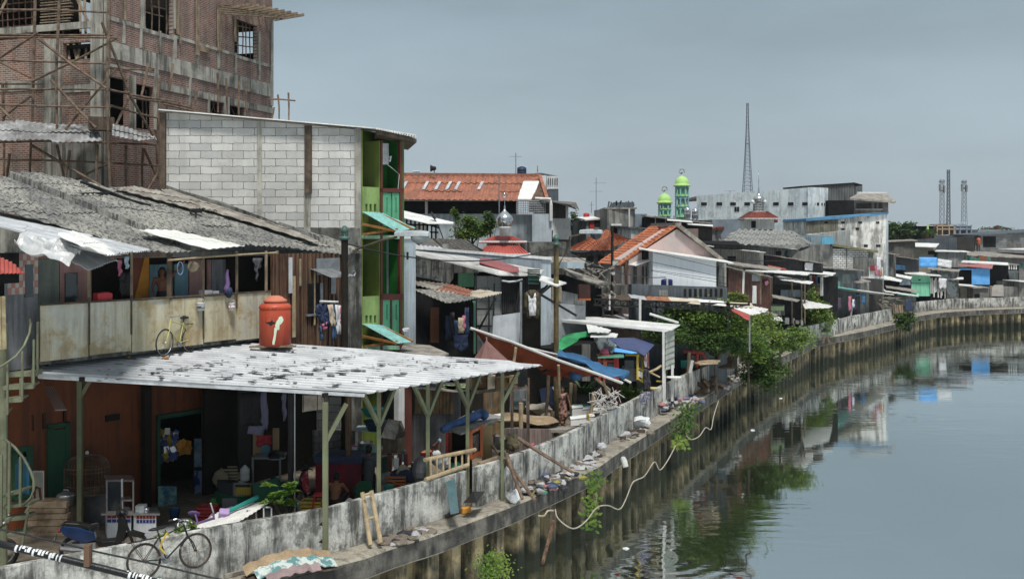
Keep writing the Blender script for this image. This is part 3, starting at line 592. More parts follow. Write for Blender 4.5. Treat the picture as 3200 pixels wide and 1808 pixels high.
for k,(px,rib) in enumerate([([(503,592),(530,592),(900,716),(1000,757),(985,760),(640,655)],RIB),([(345,588),(420,582),(500,600),(640,652),(600,655)],RIB)]):
    b=MB(); o_=.07+.03*k; corr(b,GP(*[AR.pt(*p)+V((0,0,o_)) for p in px[:1]+px[2:4]]),px,rib,.17,.02,3,.03,.1); b.build('patch_sheet',OLDR,rh,solid=.015)
# galvanised sheets and crumpled foil at the left end
t=thing('tin_roof','bright corrugated tin roof with crumpled foil sheet and a corner peeling at the left','roof',GA.pt(200,960,.4))
g=GX((0,665,26.),(465,783,25.2),(0,703,22.6)); b=MB(); corr(b,g,[(-60,650),(0,664),(120,692),(466,784),(390,796),(332,798),(70,725),(0,706),(-60,700)],((0,664),(465,783)),.22,.02,3,.02,.1); b.build('sheet',GALV,t,solid=.012)
g=GX((180,742,24.2),(366,816,24.4),(275,846,22.6)); b=MB(); corr(b,g,[(150,748),(200,742),(366,815),(275,846),(165,792)],((150,748),(275,846)),.12,.016,2,.02,.1); b.build('sheet',GALV,t,solid=.012)
FO=mat('crumpled_foil',(.66,.67,.66),(.4,.41,.42),2.5,rough=.4,metal=.1,bump=.6,fine=5,det=.5); g=GX((70,735,21.0),(262,776,22.2),(215,838,20.6)); b=MB(); n=22
A_,B_,C_,D_=[g.pt(*p)+V((0,0,.06)) for p in ((72,733),(262,774),(214,838),(44,768))]
for i in range(n+1):
    for j in range(n+1):
        p=A_.lerp(B_,i/n).lerp(D_.lerp(C_,i/n),j/n); b.v.append(p+g.n*(noise.noise(p*2.6)*.22+noise.noise(p*7)*.07)+noise.noise_vector(p*2)*.06)
for i in range(n):
    for j in range(n): b.f.append((i*(n+1)+j,i*(n+1)+j+1,(i+1)*(n+1)+j+1,(i+1)*(n+1)+j))
b.build('foil_sheet',FO,t,solid=.01)
b=MB(); corr(b,GX((200,700,25.5),(370,770,25.2),(250,740,23.2)),[(180,728),(230,722),(395,795),(330,799),(262,772)],((180,728),(330,799)),.25,.02,2,.02,.1); b.build('sheet',WROOF,t,solid=.012)
b=MB(); zrect(b,GA,-100,60,6.3,6.98,.05,-.2); b.build('shade',BLACK,t)
b=MB(); g=GX((0,800,20),(77,852,20.5),(0,853,19)); corr(b,g,[(-60,770),(0,802),(40,820),(78,853),(0,854),(-60,855)],((0,800),(0,853)),.1,.015,1,0); one('red_awning',b,paint('red_tin',(.45,.09,.07),.1),'small red corrugated awning jutting in at the photo left edge','awning',solid=.01)
# bamboo rail across the gallery, hanging things
b=MB(); pts=[GA.pt(x,y,.15) for x,y in ((525,813),(640,803),(760,795),(863,789))]; b.tube(pts,.03,6); one('drying_pole',b,BAMBOOL,'long pale drying pole tied across the gallery openings','pole')
# rusty metal wall part
b=MB(); p0=GA
n=60
for k in range(n):
    x0=848+k*(1078-848)/n; x1=848+(k+1)*(1078-848)/n; o_=.03*math.sin(k*1.9); zrect(b,GA,x0,x1,3.2,6.86,.04,o_)
b.build('rusty_wall',RUST,rh)
for x0,x1,z0,z1,m_,o_ in [(903,914,5.7,6.75,GALV,.09),(936,942,5.9,6.7,WOOD,.09),(914,924,4.4,6.2,BAMBOOL,.08),(982,986,4.7,6.3,BAMBOOL,.09),(990,1062,6.2,6.7,STEEL,.07),(1035,1050,5.6,6.1,STEEL,.08)]:
    b=MB(); zrect(b,GA,x0,x1,z0,z1,.02,o_); b.build('wall_patch',m_,rh)
b=MB(); zrect(b,GA,965,1000,5.05,5.95,.03,.08); b.build('window',BLACK,rh)
b=MB(); zrect(b,GA,1001,1010,5.05,5.95,.03,.1); zrect(b,GA,962,1012,4.98,5.04,.1,.12); b.build('window_frame',STEEL,rh)
b=MB(); g=GX((960,834,31),(1030,836,31.6),(1035,866,30)); corr(b,g,[(958,835),(1032,835),(1102,862),(1035,867)],((958,835),(1035,867)),.14,.014,1,0); b.build('window_awning',STEEL,rh,solid=.012)
b=MB(); b.tube([GA.pt(1090,858,.9),GA.pt(1106,862,1.),GA.pt(1110,852,1.),GA.pt(1106,846,1.)],.03,6); b.build('hook_pipe',STEEL,rh)
cw=house('mildewed_wall','dark mildewed concrete wall between rusty wall and green house','wall',VX(1083,32.4,1132,32.7),[(1083,790),(1131,792),(1131,yg(32.6)),(1083,yg(32.4))],.3,CONCD)
# ================================================================ ground floor front (orange house)
OR=paint('orange_wall',(.19,.055,.018),.5); GO=VX(-60,24.6,560,28.9); GD=paint('dark_green_paint',(.02,.09,.05),.2)
oh=thing('orange_shop','orange painted ground floor house and little shop with green frames under the canopy','house',(GO.pt(300,1600).x,GO.pt(300,1600).y,0))
def hz(pl,x0,z0,x1,z1): a=uz(pl,x0,900)[0]; c=uz(pl,x1,900)[0]; return (a,c,z0,z1)
b=MB(); wallh(b,GO,uz(GO,-160,900)[0],uz(GO,690,900)[0],0,3.95,[hz(GO,502,.0,642,2.3),hz(GO,44,.9,98,2.05),hz(GO,98,2.5,107,2.9),hz(GO,132,2.5,145,2.9),hz(GO,196,2.6,210,2.9)],.15); b.build('wall',OR,oh)
b=MB()
for a in [(492,502,0,2.4),(636,684,0,2.62),(492,640,2.3,2.42),(150,168,0,2.55),(168,205,0,2.45),(206,220,0,2.6),(150,220,2.5,2.6)]: zrect(b,GO,a[0],a[1],a[2],a[3],.1,.08)
b.build('door_frame',GD,oh)
b=MB(); zrect(b,GO,647,650,.95,1.25,.03,.13); b.build('handle',ALU,oh)
b=MB()
for a in [(40,48,.85,2.1),(96,104,.85,2.1),(40,104,2.02,2.15),(69,72,.9,2.05),(40,104,.85,.93)]: zrect(b,GO,a[0],a[1],a[2],a[3],.08,.05)
b.slab([V((*GO.pt(x,900,.05).to_2d(),z)) for x,z in((48,1.75),(52,1.75),(60,2.05),(48,2.05))],-GO.n3*.08); b.slab([V((*GO.pt(x,900,.05).to_2d(),z)) for x,z in((92,1.75),(96,1.75),(96,2.05),(84,2.05))],-GO.n3*.08)
b.build('window_frame',GD,oh)
b=MB(); zrect(b,GO,454,474,0,3.8,.2,.3); b.build('column',DARK,oh)
b=MB(); zrect(b,GO,330,375,2.45,2.62,.03,.03); b.build('plate',DARK,oh)
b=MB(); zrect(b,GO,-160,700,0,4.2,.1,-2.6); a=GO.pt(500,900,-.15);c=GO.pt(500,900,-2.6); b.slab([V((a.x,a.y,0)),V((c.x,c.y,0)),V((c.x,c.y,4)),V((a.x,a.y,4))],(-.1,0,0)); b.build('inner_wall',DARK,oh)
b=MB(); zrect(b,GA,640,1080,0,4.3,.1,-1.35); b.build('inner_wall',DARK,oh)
# ================================================================ canopy
CANM=mat('canopy_sheet',(.39,.405,.42),(.26,.275,.29),1.2,rough=.45,metal=.1,spot=1.,spcol=(.02,.02,.02),spscale=3.6,bump=.02,det=.25,cut=.585,sdir=(.996,.08,.3))
cnp=thing('metal_canopy','large bright white ribbed metal canopy with black peeled patches over the riverside yard','canopy',V((GA.pt(600,1100,1.5).x,GA.pt(600,1100,1.5).y,0)))
CG=GX((123,1165,23.4),(1135,1230,24.0),(1695,1142,29.3))
b=MB(); corr(b,CG,[(112,1150),(118,1167),(1140,1231),(1697,1142),(1500,1122),(925,1079),(740,1075),(560,1088),(300,1118)],((123,1165),(1135,1230)),.27,.05,3,.003,0,10,crest=3,rib_shade=.22); b.build('sheet',CANM,cnp,solid=.012)
b=MB(); b.slab([P(118,1166,23.38),P(1140,1230,23.97),P(1138,1240,23.97),P(118,1182,23.38)],(0,.05,0)); b.build('edge_flashing',GALV,cnp)
b=MB(); q=CG.n*-.07
for (a,c) in [((170,1162),(1100,1216)),((1110,1212),(1640,1136)),((600,1100),(1450,1130)),((300,1130),(1250,1190)),((250,1176),(700,1110)),((1010,1226),(1500,1128))]: b.beam(CG.pt(*a)+q,CG.pt(*c)+q,.07,.1)
b.build('rafter',DARK,cnp)
PD=[(250,25.3,0,1),(1017,23.2,0,0),(1184,25.2,1,0),(1337,26.6,1,0),(1461,27.9,1,0),(1570,28.55,0,0)]
for i,(x,D,v_,s_) in enumerate(PD):
    top=CG.pt(x,1180); bs=P(x,745,D); 
    # roof height over this post
    zt=CG.o.z-((bs.x-CG.o.x)*CG.n.x+(bs.y-CG.o.y)*CG.n.y)/CG.n.z-.08
    t_=b=MB(); b.beam(V((bs.x,bs.y,0)),V((bs.x,bs.y,zt)),.12 if i<2 else .10); o=b.build('post',METALG,cnp,bev=.008)
    b=MB(); e=(CG.pt(1695,1142)-CG.pt(1135,1230)).normalized()
    if v_:
        for s in(-1,1): b.beam(V((bs.x,bs.y,zt-.95)),V((bs.x,bs.y,zt-.05))+V((e.x,e.y,0))*s*.55,.09)
    else: b.beam(V((bs.x,bs.y,zt-.9)),V((bs.x,bs.y,zt-.05))+V((.45,.15,0)),.09)
    b.build('brace',METALG,cnp)
pb=V((P(1012,745,23.4).x,23.4,0))
b=MB()
for z in (.75,.35): b.tube([pb+V((-.03,.05,z)),pb+V((-.09,-.02,z+.03)),pb+V((-.03,-.05,z+.08))],.025,5)
b.build('clamp',RUST,cnp)
PEEL=mat('peeled_black',(.02,.02,.02),(.035,.035,.033),3,bump=0); b=MB(); q=random.Random(2); rd_=(CG.pt(1135,1230)-CG.pt(123,1165)).normalized(); sd_=CG.n.cross(rd_)
rows_=[((430,1184),(980,1090)),((640,1197),(1150,1110)),((860,1212),(1330,1120)),((1010,1221),(1470,1134)),((760,1204),(1040,1152))]
for k in range(330):
    if k<210: (a,c_)=rows_[k%5]; f=q.random(); p=CG.pt(a[0]+(c_[0]-a[0])*f+q.gauss(0,16),a[1]+(c_[1]-a[1])*f)
    else: f=q.random(); p=CG.pt(300+1250*f,1170-f*30+q.uniform(-30,30)*(1-f*.6))
    p=p+CG.n*.078; l=q.choice((.06,.09,.14,.2,.3))*q.uniform(.7,1.1); w=q.uniform(.02,.042); s=V(); m=[]
    for u_,v_ in ((-1,-.6),(-.3,-1),(.5,-.8),(1,-.2),(.7,.8),(-.2,1),(-.9,.5)): m.append(p+rd_*l*.5*u_*q.uniform(.8,1.1)+sd_*w*v_*q.uniform(.7,1.1))
    b.add(m,[tuple(range(7))])
b.build('peeled_patches',PEEL,cnp,solid=.003,kind='stuff')
for (x,y,l) in ((398,1125,'left crumpled orange wrapper lying on the canopy'),(518,1127,'right crumpled orange wrapper lying on the canopy')):
    b=MB(); b.sph(CG.pt(x,y)+CG.n*.08,(.09,.07,.04),6,4); one('wrapper',b,GOC,l,'wrapper',jag=.04)
# spiral stair at the left
st=thing('spiral_staircase','sage green spiral steel staircase with a curved handrail at the far left','staircase',P(8,1600,22.8))
ST=mat('stair_steel',(.20,.22,.14),(.14,.155,.1),3,streak=.3,scol=(.12,.08,.05),rough=.5,det=.2)
b=MB(); a=P(10,745,22.8); b.tube([V((a.x,a.y,0)),V((a.x,a.y,5.4))],.09,10); b.build('centre_pole',ST,st)
c=V((a.x,a.y,0)); 
stp=[(-70,4.5),(-48,4.28),(-26,4.06),(-4,3.84),(18,3.62),(40,3.4),(62,3.18)]
b=MB(); b.tube([P(93,995,23),P(96,1012,22.9),P(92,1040,22.6),P(75,1080,22.3),P(50,1112,22.1),P(25,1130,22.0),P(0,1147,22),P(-30,1160,22)],.026,8); b.build('handrail',ST,st,smooth=True)
for i,(x,y) in enumerate([(116,1168),(105,1207),(70,1248),(18,1290)]):
    D=22.9-.25*i; b=MB(); l=P(12,y+4,D); r_=P(x,y,D); b.slab([l,r_,r_+V((-.1,.5,0)),l+V((0,.25,0))],(0,0,.05)); b.beam(l+V((0,0,-.0)),r_,.06,.09); b.build('step',ST,st)
for (x,y0,y1,D) in [(118,1005,1172,23),(106,1060,1210,22.7),(70,1096,1252,22.4),(65,1180,1250,22.6),(24,1132,1295,22.1),(102,1150,1208,22.8)]: b=MB(); b.beam(P(x,y0,D),P(x-1,y1,D),.04); b.build('baluster',ST,st)
b=MB(); b.tube([P(12,1370,22.3),P(45,1395,22.0),P(75,1432,21.8),P(95,1470,21.7),P(105,1500,21.6),P(104,1530,21.6),P(96,1555,21.6),P(72,1580,21.6)],.028,8); b.build('handrail',ST,st,smooth=True)
for (x0,y0,x1,y1,D) in [(5,1555,64,1540,22),(0,1590,92,1580,22),(2,1630,80,1622,21.9),(20,1675,72,1672,21.9)]:
    b=MB(); l=P(x0,y0,D); r_=P(x1,y1,D); b.slab([l,r_,r_+V((0,.5,0)),l+V((0,.4,0))],(0,0,.05)); b.build('step',ST,st)
for (x,y0,y1,x1) in [(30,1380,1600,28),(64,1425,1580,63),(5,1420,1640,4),(92,1580,1600,80),(88,1595,1710,68)]: b=MB(); b.beam(P(x,y0,21.8),P(x1,y1,21.8),.045); b.build('baluster',ST,st)
# orange water tank
TK=mat('orange_tank_plastic',(.46,.075,.035),(.40,.055,.03),2,rough=.4,bump=0,det=.1,streak=.2,scol=(.5,.2,.12))
tc_=P(860,1078,28.2); tk=thing('water_tank','big orange plastic water tank on planks beside the rusty wall','tank',tc_)
b=MB(); b.lathe(tc_,[(.40,0),(.43,.03),(.43,.95),(.42,1.0),(.445,1.03),(.43,1.09),(.38,1.14),(.30,1.16),(.30,1.2),(.27,1.21)],40); b.build('body',TK,tk,smooth=True)
b=MB(); b.lathe(tc_+V((0,0,1.19)),[(.30,0),(.32,.01),(.32,.06),(.25,.09),(.2,.14),(.1,.175),(.01,.18)],32); b.build('lid',mat('faded_orange_lid',(.55,.2,.13),(.5,.16,.1),2,bump=0),tk,smooth=True)
def tkp(u,z,o=.012): # point on the tank shell, u metres along the arc from its centre facing the camera
    a=u/.43-PI/2+.29; return tc_+V((math.cos(a)*(.43+o),math.sin(a)*(.43+o),z))
def tkpoly(pts,m,nm,o=.006): # densify polygon by fan slices
    b=MB(); c=tkp(sum(p[0] for p in pts)/len(pts),sum(p[1] for p in pts)/len(pts),o+.004); vs=[tkp(*p,o) for p in pts]; b.v=[c]+vs; b.f=[(0,i+1,(i+1)%len(vs)+1) for i in range(len(vs))]; b.build(nm,m,tk,solid=-.004)
WP=mat('spilt_white_paint',(.68,.78,.6),(.62,.72,.55),3,bump=0)
tkpoly([(.00,.62),(.12,.60),(.17,.66),(.20,.72),(.17,.80),(.13,.83),(.07,.80),(.04,.72)],WP,'paint_splash'); tkpoly([(.02,.72),(.11,.72),(.09,.62),(.08,.46),(-.01,.46),(-.03,.58)],WP,'paint_splash'); tkpoly([(-.05,.52),(.03,.50),(.0,.34),(-.02,.20),(-.05,.06),(-.10,.06),(-.10,.14),(-.06,.34)],WP,'paint_splash')
tkpoly([(-.30,.66),(-.22,.67),(-.14,.69),(-.11,.75),(-.09,.68),(-.03,.67),(-.03,.62),(-.08,.62),(-.12,.58),(-.17,.57),(-.19,.62),(-.25,.63)],BLACKP,'emblem')
def tkt(s,u,z,sz):
    p=tkp(u,z,.008); p2=tkp(u+.02,z,.008); text('lettering',s,BLACKP,p,sz,(p2-p),tk,.002)
for s,u in (('T',-.22),('3',-.09),('5',-.02)): tkt(s,u,1.02,.09)
for k in range(14):
    a=R(170-k*12); tkt('I',-.15+math.cos(a)*.155,.66+math.sin(a)*.15,.032)
for k in range(8):
    a=R(205+k*16); tkt('I',-.15+math.cos(a)*.155,.66+math.sin(a)*.15,.03)
for (x0,x1,y,D) in [(780,925,1083,27.9),(800,915,1081,28.6)]: b=MB(); b.beam(P(x0,y,D),P(x1,y-2,D),.12,.05); b.build('plank',WOOD,tk)
# litter
def lump(name,label,cat,c,r,m,group=None,seed=0,jag=.3,n=14):
    b=MB(); b.sph((0,0,0),r,n,8); rr=max(r) if hasattr(r,'__len__') else r; zmin=min(v.z for v in b.v)
    b.v=[V(c)+v-V((0,0,zmin))+noise.noise_vector((v+V((seed*3.3,0,0)))/rr*1.6)*rr*jag for v in b.v]; return one(name,b,m,label,cat,group,smooth=False)
# ================================================================ makers: people, bikes, clothes
def cap(b,p,q,r1,r2,n=10):
    p=V(p);q=V(q); b.tube([p,q],r1,n,r2); b.sph(p,r1,n,6); b.sph(q,r2,n,6)
def hand(b,w,d,s=1.):
    w=V(w);d=V(d).normalized(); a=d.orthogonal().normalized(); c=d.cross(a); palm=w+d*.075*s
    cap(b,w,palm,.026*s,.034*s,8)
    for i,l in enumerate((.06,.075,.07,.055)):
        o=palm+a*(i-1.5)*.021*s; k=o+d*l*.6*s; b.tube([o,k,k+(d+c*.5).normalized()*l*.5*s],.0095*s,6,.007*s)
    o=w+d*.03*s+a*-.03*s; b.tube([o,o+(d-a).normalized()*.045*s,o+(d*1.4-a*.6+c*.4).normalized()*.07*s],.011*s,6,.008*s)
def person(label,loc,rz,J,clothes,hair='short',skin=None,s=1.,group=None,face=V((0,-1,0))):
    # J: joints in local space (person faces -Y); keys pel,che,nec,hea,(sh,el,ha,hip,kn,an,to) lists [left,right]
    t=bpy.data.objects.new('person',None); COL.objects.link(t); WL[t.name]=V(); t['label']=label; t['category']='person'
    if group: t['group']=group
    b=MB(); j={k:([V(x) for x in v] if isinstance(v,list) else V(v)) for k,v in J.items()}
    cap(b,j['pel'],j['che'],.115,.13,12); b.sph(j['pel'],(.15,.11,.12),12); b.sph(j['che'],(.165,.11,.15),12)
    cap(b,j['che'],j['nec'],.085,.055); cap(b,j['nec'],j['hea'],.05,.06)
    h=j['hea']; f=face.normalized(); r=f.cross(V((0,0,1))).normalized()
    b.sph(h+V((0,0,.02)),(.077,.092,.105),14,10); b.sph(h+f*.03+V((0,0,-.06)),(.055,.06,.055),12,8); b.sph(h+f*.098+V((0,0,-.012)),(.013,.018,.022),6)
    for s_ in(-1,1): b.sph(h+r*.08*s_-V((0,0,.005)),(.012,.02,.03),6)
    b.tube([h+f*.083+r*.025+V((0,0,-.055)),h+f*.083-r*.025+V((0,0,-.055))],.008,6)
    for i in (0,1):
        cap(b,j['che']+V((0,0,.08)),j['sh'][i],.07,.055); cap(b,j['sh'][i],j['el'][i],.05,.038); cap(b,j['el'][i],j['ha'][i],.037,.025); hand(b,j['ha'][i],j['ha'][i]-j['el'][i])
        cap(b,j['pel'],j['hip'][i],.1,.09); cap(b,j['hip'][i],j['kn'][i],.085,.055); cap(b,j['kn'][i],j['an'][i],.052,.036); cap(b,j['an'][i],j['to'][i],.036,.028)
    o=b.build('body',skin or SKIN,t,True); m=o.modifiers.new('r','REMESH'); m.mode='VOXEL'; m.voxel_size=.011; m.use_smooth_shade=True
    e=MB()
    for s_ in(-1,1): e.sph(h+f*.084+r*.03*s_+V((0,0,.012)),.011,6,4)
    e.build('eyes',BLACKP,t)
    b=MB(); b.sph(h-f*.016+V((0,0,.045)),(.088,.1,.095),14,8); b.sph(h-f*.045+V((0,0,.0)),(.08,.075,.1),12,8)
    if hair=='long':
        b.sph(h-f*.06+V((0,0,-.08)),(.1,.07,.12),12,8)
        for s_ in(-1,1): b.sph(h+r*.08*s_-f*.02+V((0,0,-.05)),(.04,.05,.11),8,6)
    if hair=='bun': b.sph(h-f*.11+V((0,0,-.01)),.05,10)
    b.build('hair',HAIR,t,True)
    for nm,m_,fn in clothes:
        b=MB(); fn(b,j); o=b.build(nm,m_,t,True); md=o.modifiers.new('r','REMESH'); md.mode='VOXEL'; md.voxel_size=.013; md.use_smooth_shade=True
    t.location=V(loc); t.rotation_euler.z=rz; t.scale=(s,)*3; return t
def shirt(sl=.6,r=.155,low=0.):
    def fn(b,j):
        cap(b,j['pel']+V((0,0,-low)),j['che'],r*.93,r,12); b.sph(j['che']+V((0,0,.02)),(.19,.135,.16),12)
        for i in(0,1): cap(b,j['che']+V((0,0,.07)),j['sh'][i],.085,.075); cap(b,j['sh'][i],j['sh'][i].lerp(j['el'][i],sl),.07,.065)
    return fn
def trousers(l=1.,r=.105):
    def fn(b,j):
        b.sph(j['pel'],(.165,.13,.12),12)
        for i in(0,1):
            cap(b,j['pel'],j['hip'][i],.115,.1); cap(b,j['hip'][i],j['kn'][i].lerp(j['hip'][i],max(0,.5-l)),.1,.075)
            if l>=1: cap(b,j['kn'][i],j['an'][i],.07,.055)
    return fn
def wheel(t,c,r=.34,tm=None,rim=None,w=.035,n=26):
    b=MB(); pts=[V(c)+V((math.cos(2*PI*k/n)*r,0,math.sin(2*PI*k/n)*r)) for k in range(n+1)]; b.tube(pts,w/2,7,cap=False); tyre=b.build('wheel',tm or RUBBER,t,True)
    b=MB(); pts=[V(c)+V((math.cos(2*PI*k/n)*(r-w*.7),0,math.sin(2*PI*k/n)*(r-w*.7))) for k in range(n+1)]; b.tube(pts,w*.3,6,cap=False); b.tube([V(c)-V((0,.05,0)),V(c)+V((0,.05,0))],.02,8)
    for k in range(14):
        a=2*PI*k/14; b.tube([V(c)+V((0,.03*(-1)**k,0)),V(c)+V((math.cos(a)*(r-w),0,math.sin(a)*(r-w)))],.0025,3)
    WL[tyre.name]=WL[t.name]; b.build('rim',rim or ALU,tyre,True)
def xf(t,loc,d,lean=0): # place a thing built at the origin: its +X along ground direction d, leaning about it
    d=V(d).normalized(); m=Matrix.Translation(loc)@V(d).to_track_quat('X','Z').to_matrix().to_4x4()@Matrix.Rotation(lean,4,'X'); t.matrix_world=m; return t
def org(name,label,cat,group=None):
    return thing(name,label,cat,(0,0,0),group)
def bicycle(label,fm,loc,d,lean,rim=None,steer=0):
    t=org('bicycle',label,'bicycle'); r=.34
    wheel(t,(0,0,r),r,rim=rim); wheel(t,(1.08,0,r),r,rim=rim)
    b=MB(); bb=V((.45,0,.29)); se=V((.33,0,.80)); hd=V((.88,0,.86)); fk=V((.93,0,.66))
    for p,q,w in [(bb,se,.016),(se+V((.01,0,-.06)),hd+V((-.01,0,.02)),.015),(bb,fk,.018),(hd+V((-.02,0,.06)),fk,.02)]: b.tube([p,q],w,8)
    for s_ in(-.05,.05): b.tube([bb+V((0,s_*.4,0)),V((0,s_,r))],.01,6); b.tube([se+V((0,s_*.3,-.06)),V((0,s_,r))],.009,6); b.tube([fk+V((0,s_*.6,0)),V((1.03,s_,.5)),V((1.08,s_,r))],.012,6)
    b.build('frame',fm,t)
    b=MB(); b.tube([hd+V((-.02,0,.05)),hd+V((-.03,0,.12))],.013,6); b.tube([V((.70,-.28,1.0)),V((.82,-.24,1.02)),V((.87,-.05,.98)),V((.87,.05,.98)),V((.82,.24,1.02)),V((.70,.28,1.0))],.012,6)
    b.build('handlebar',ALU,t); b=MB()
    for s_ in(-1,1): b.tube([V((.66,.285*s_,1.0)),V((.76,.265*s_,1.01))],.019,7)
    b.build('grips',RUBBER,t)
    b=MB(); b.tube([se+V((0,0,-.02)),se+V((-.02,0,.1))],.012,6); b.sph(se+V((-.06,0,.12)),(.15,.075,.035),10); b.sph(se+V((.07,0,.12)),(.09,.03,.025),8); b.build('saddle',BLACKP,t,True)
    b=MB(); b.lathe(bb,[(.09,-.006),(.09,.006)],16,m=Matrix.Rotation(PI/2,3,'X')); b.tube([bb+V((0,.07,0)),bb+V((.15,.07,-.08))],.01,5); b.tube([bb+V((0,-.07,0)),bb+V((-.15,-.07,.08))],.01,5); b.box(bb+V((.15,.11,-.08)),(.08,.08,.02)); b.box(bb+V((-.15,-.11,.08)),(.08,.08,.02)); b.tube([bb+V((0,.03,.08)),V((0,.03,r+.03))],.005,4); b.tube([bb+V((0,.03,-.08)),V((0,.03,r-.03))],.005,4); b.build('crankset',STEEL,t)
    b=MB()
    for s_ in(-.06,.06): b.tube([se+V((-.02,s_,-.05)),V((-.3,s_,.74))],.008,5); b.tube([V((-.22,s_,.74)),V((0,s_,r))],.006,5)
    for x in(-.28,-.2,-.12): b.tube([V((x,-.06,.74)),V((x,.06,.74))],.006,5)
    b.build('rack',BLACKP,t); return xf(t,loc,d,lean)
def scooter(label,loc,d,bm,plate=None,seatm=None,lean=0,name='motor_scooter'):
    t=org(name,label,'motorcycle'); r=.28
    wheel(t,(0,0,r),r,w=.09); wheel(t,(1.25,0,r),r,w=.08)
    def blob(pts,w,nm,m):
        b=MB(); n=len(pts)
        for s_,ww in((-1,.55),(-1,1),(1,1),(1,.55)):
            sh=.03 if ww<1 else 0; c=V((sum(p[0] for p in pts)/n,0,sum(p[1] for p in pts)/n))
            b.v+=[c+(V((p[0],0,p[1]))-c)*(1-sh*4 if sh else 1)+V((0,s_*w*ww*(1 if sh==0 else 1.9),0)) for p in pts]
        idx=[3 if False else k for k in (0,1,2,3)]
        # order: outer left small ring, left ring, right ring, outer right
        for k in range(3):
            for i in range(n): b.f.append((k*n+i,k*n+(i+1)%n,(k+1)*n+(i+1)%n,(k+1)*n+i))
        b.f+=[tuple(range(n))[::-1],tuple(range(3*n,4*n))]; b.build(nm,m,t)
    blob([(-.30,.78),(-.24,.86),(.1,.80),(.42,.66),(.46,.5),(.25,.44),(0,.52),(-.2,.64)],.11,'rear_body',bm)
    blob([(-.28,.86),(-.2,.92),(.1,.88),(.35,.80),(.5,.82),(.52,.72),(.1,.78)],.10,'seat',seatm or BLACKP)
    blob([(.45,.5),(.5,.34),(.9,.3),(1.0,.36),(.95,.44),(.6,.44)],.13,'footboard',BLACKP)
    blob([(.86,.42),(.95,.34),(1.08,.5),(1.12,.75),(1.02,.98),(.94,1.0),(.92,.7)],.16,'front_shield',bm if bm.name!='scooter_blue' else BLACKP)
    blob([(1.02,.55),(1.25,.62),(1.5,.52),(1.42,.44),(1.2,.5)],.05,'mudguard',BLACKP)
    b=MB(); b.sph((1.0,0,1.04),(.13,.12,.08),12); b.build('headlamp_cowl',BLACKP,t,True); b=MB(); b.sph((1.1,0,1.02),(.04,.08,.05),10); b.build('headlight',GLASS,t,True)
    b=MB(); b.tube([V((.86,-.34,1.05)),V((.97,-.2,1.08)),V((1.0,0,1.07)),V((.97,.2,1.08)),V((.86,.34,1.05))],.017,7); b.tube([V((1.25,-.06,.28)),V((1.05,-.06,.9))],.025,6); b.tube([V((1.25,.06,.28)),V((1.05,.06,.9))],.025,6); b.build('handlebar',BLACKP,t)
    for s_ in(-1,1):
        b=MB(); b.tube([V((.98,.24*s_,1.07)),V((.98,.28*s_,1.24))],.007,5); b.sph((.98,.31*s_,1.28),(.02,.07,.045),8); b.build('mirror',BLACKP,t,True)
    b=MB(); b.sph((-.31,0,.74),(.04,.1,.05),8); b.build('tail_light',REDP,t,True)
    b=MB(); b.tube([V((.35,-.16,.3)),V((0,-.17,.32)),V((-.28,-.17,.38))],.05,8); b.box((.2,0,.33),(.5,.2,.2)); b.build('engine_and_exhaust',STEEL,t)
    if plate:
        b=MB(); b.box((-.40,0,.56),(.01,.27,.13),rot=Matrix.Rotation(.25,3,'Y')); p=b.build('number_plate',BLACKP,t); WL[p.name]=V()
        text('lettering',plate,WHITEP,(-.408,0,.56),.075,(0,-1,0),p,.002)
    return xf(t,loc,d,lean)
def cloth(name,label,cat,pl,px,m,off=0,grp=None,th=.03,jag=.03,parent=None):
    b=MB(); pts=pl.poly(px,off); c=sum(pts,V())/len(pts); vs=[c]
    n=len(pts); ring=[]
    for i in range(n):
        for k in range(4): ring.append(pts[i].lerp(pts[(i+1)%n],k/4))
    N_=len(ring); b.v=[c]+[c.lerp(p,.33)+pl.n3*.03*math.sin(i*1.7) for i,p in enumerate(ring)]+[c.lerp(p,.66)+pl.n3*.04*math.sin(i*1.7+1) for i,p in enumerate(ring)]+[p+pl.n3*.035*math.sin(i*2.1) for i,p in enumerate(ring)]
    for i in range(N_):
        j=(i+1)%N_; b.f.append((0,1+i,1+j))
        for r_ in(0,1): b.f.append((1+r_*N_+i,1+(r_+1)*N_+i,1+(r_+1)*N_+j,1+r_*N_+j))
    if parent: return b.build(name,m,parent,True,solid=th)
    return one(name,b,m,label,cat,grp,smooth=True,solid=th)
def fb(b,x0,x1,yt,yb,D,dep,rz=0): # upright box seen front on between pixel columns and rows at distance D
    a=P(x0,yb,D);c=P(x1,yt,D); D=(a.y+c.y)/2; return b.box(((a.x+c.x)/2,D+dep/2,(a.z+c.z)/2),(c.x-a.x,dep,c.z-a.z),rz)
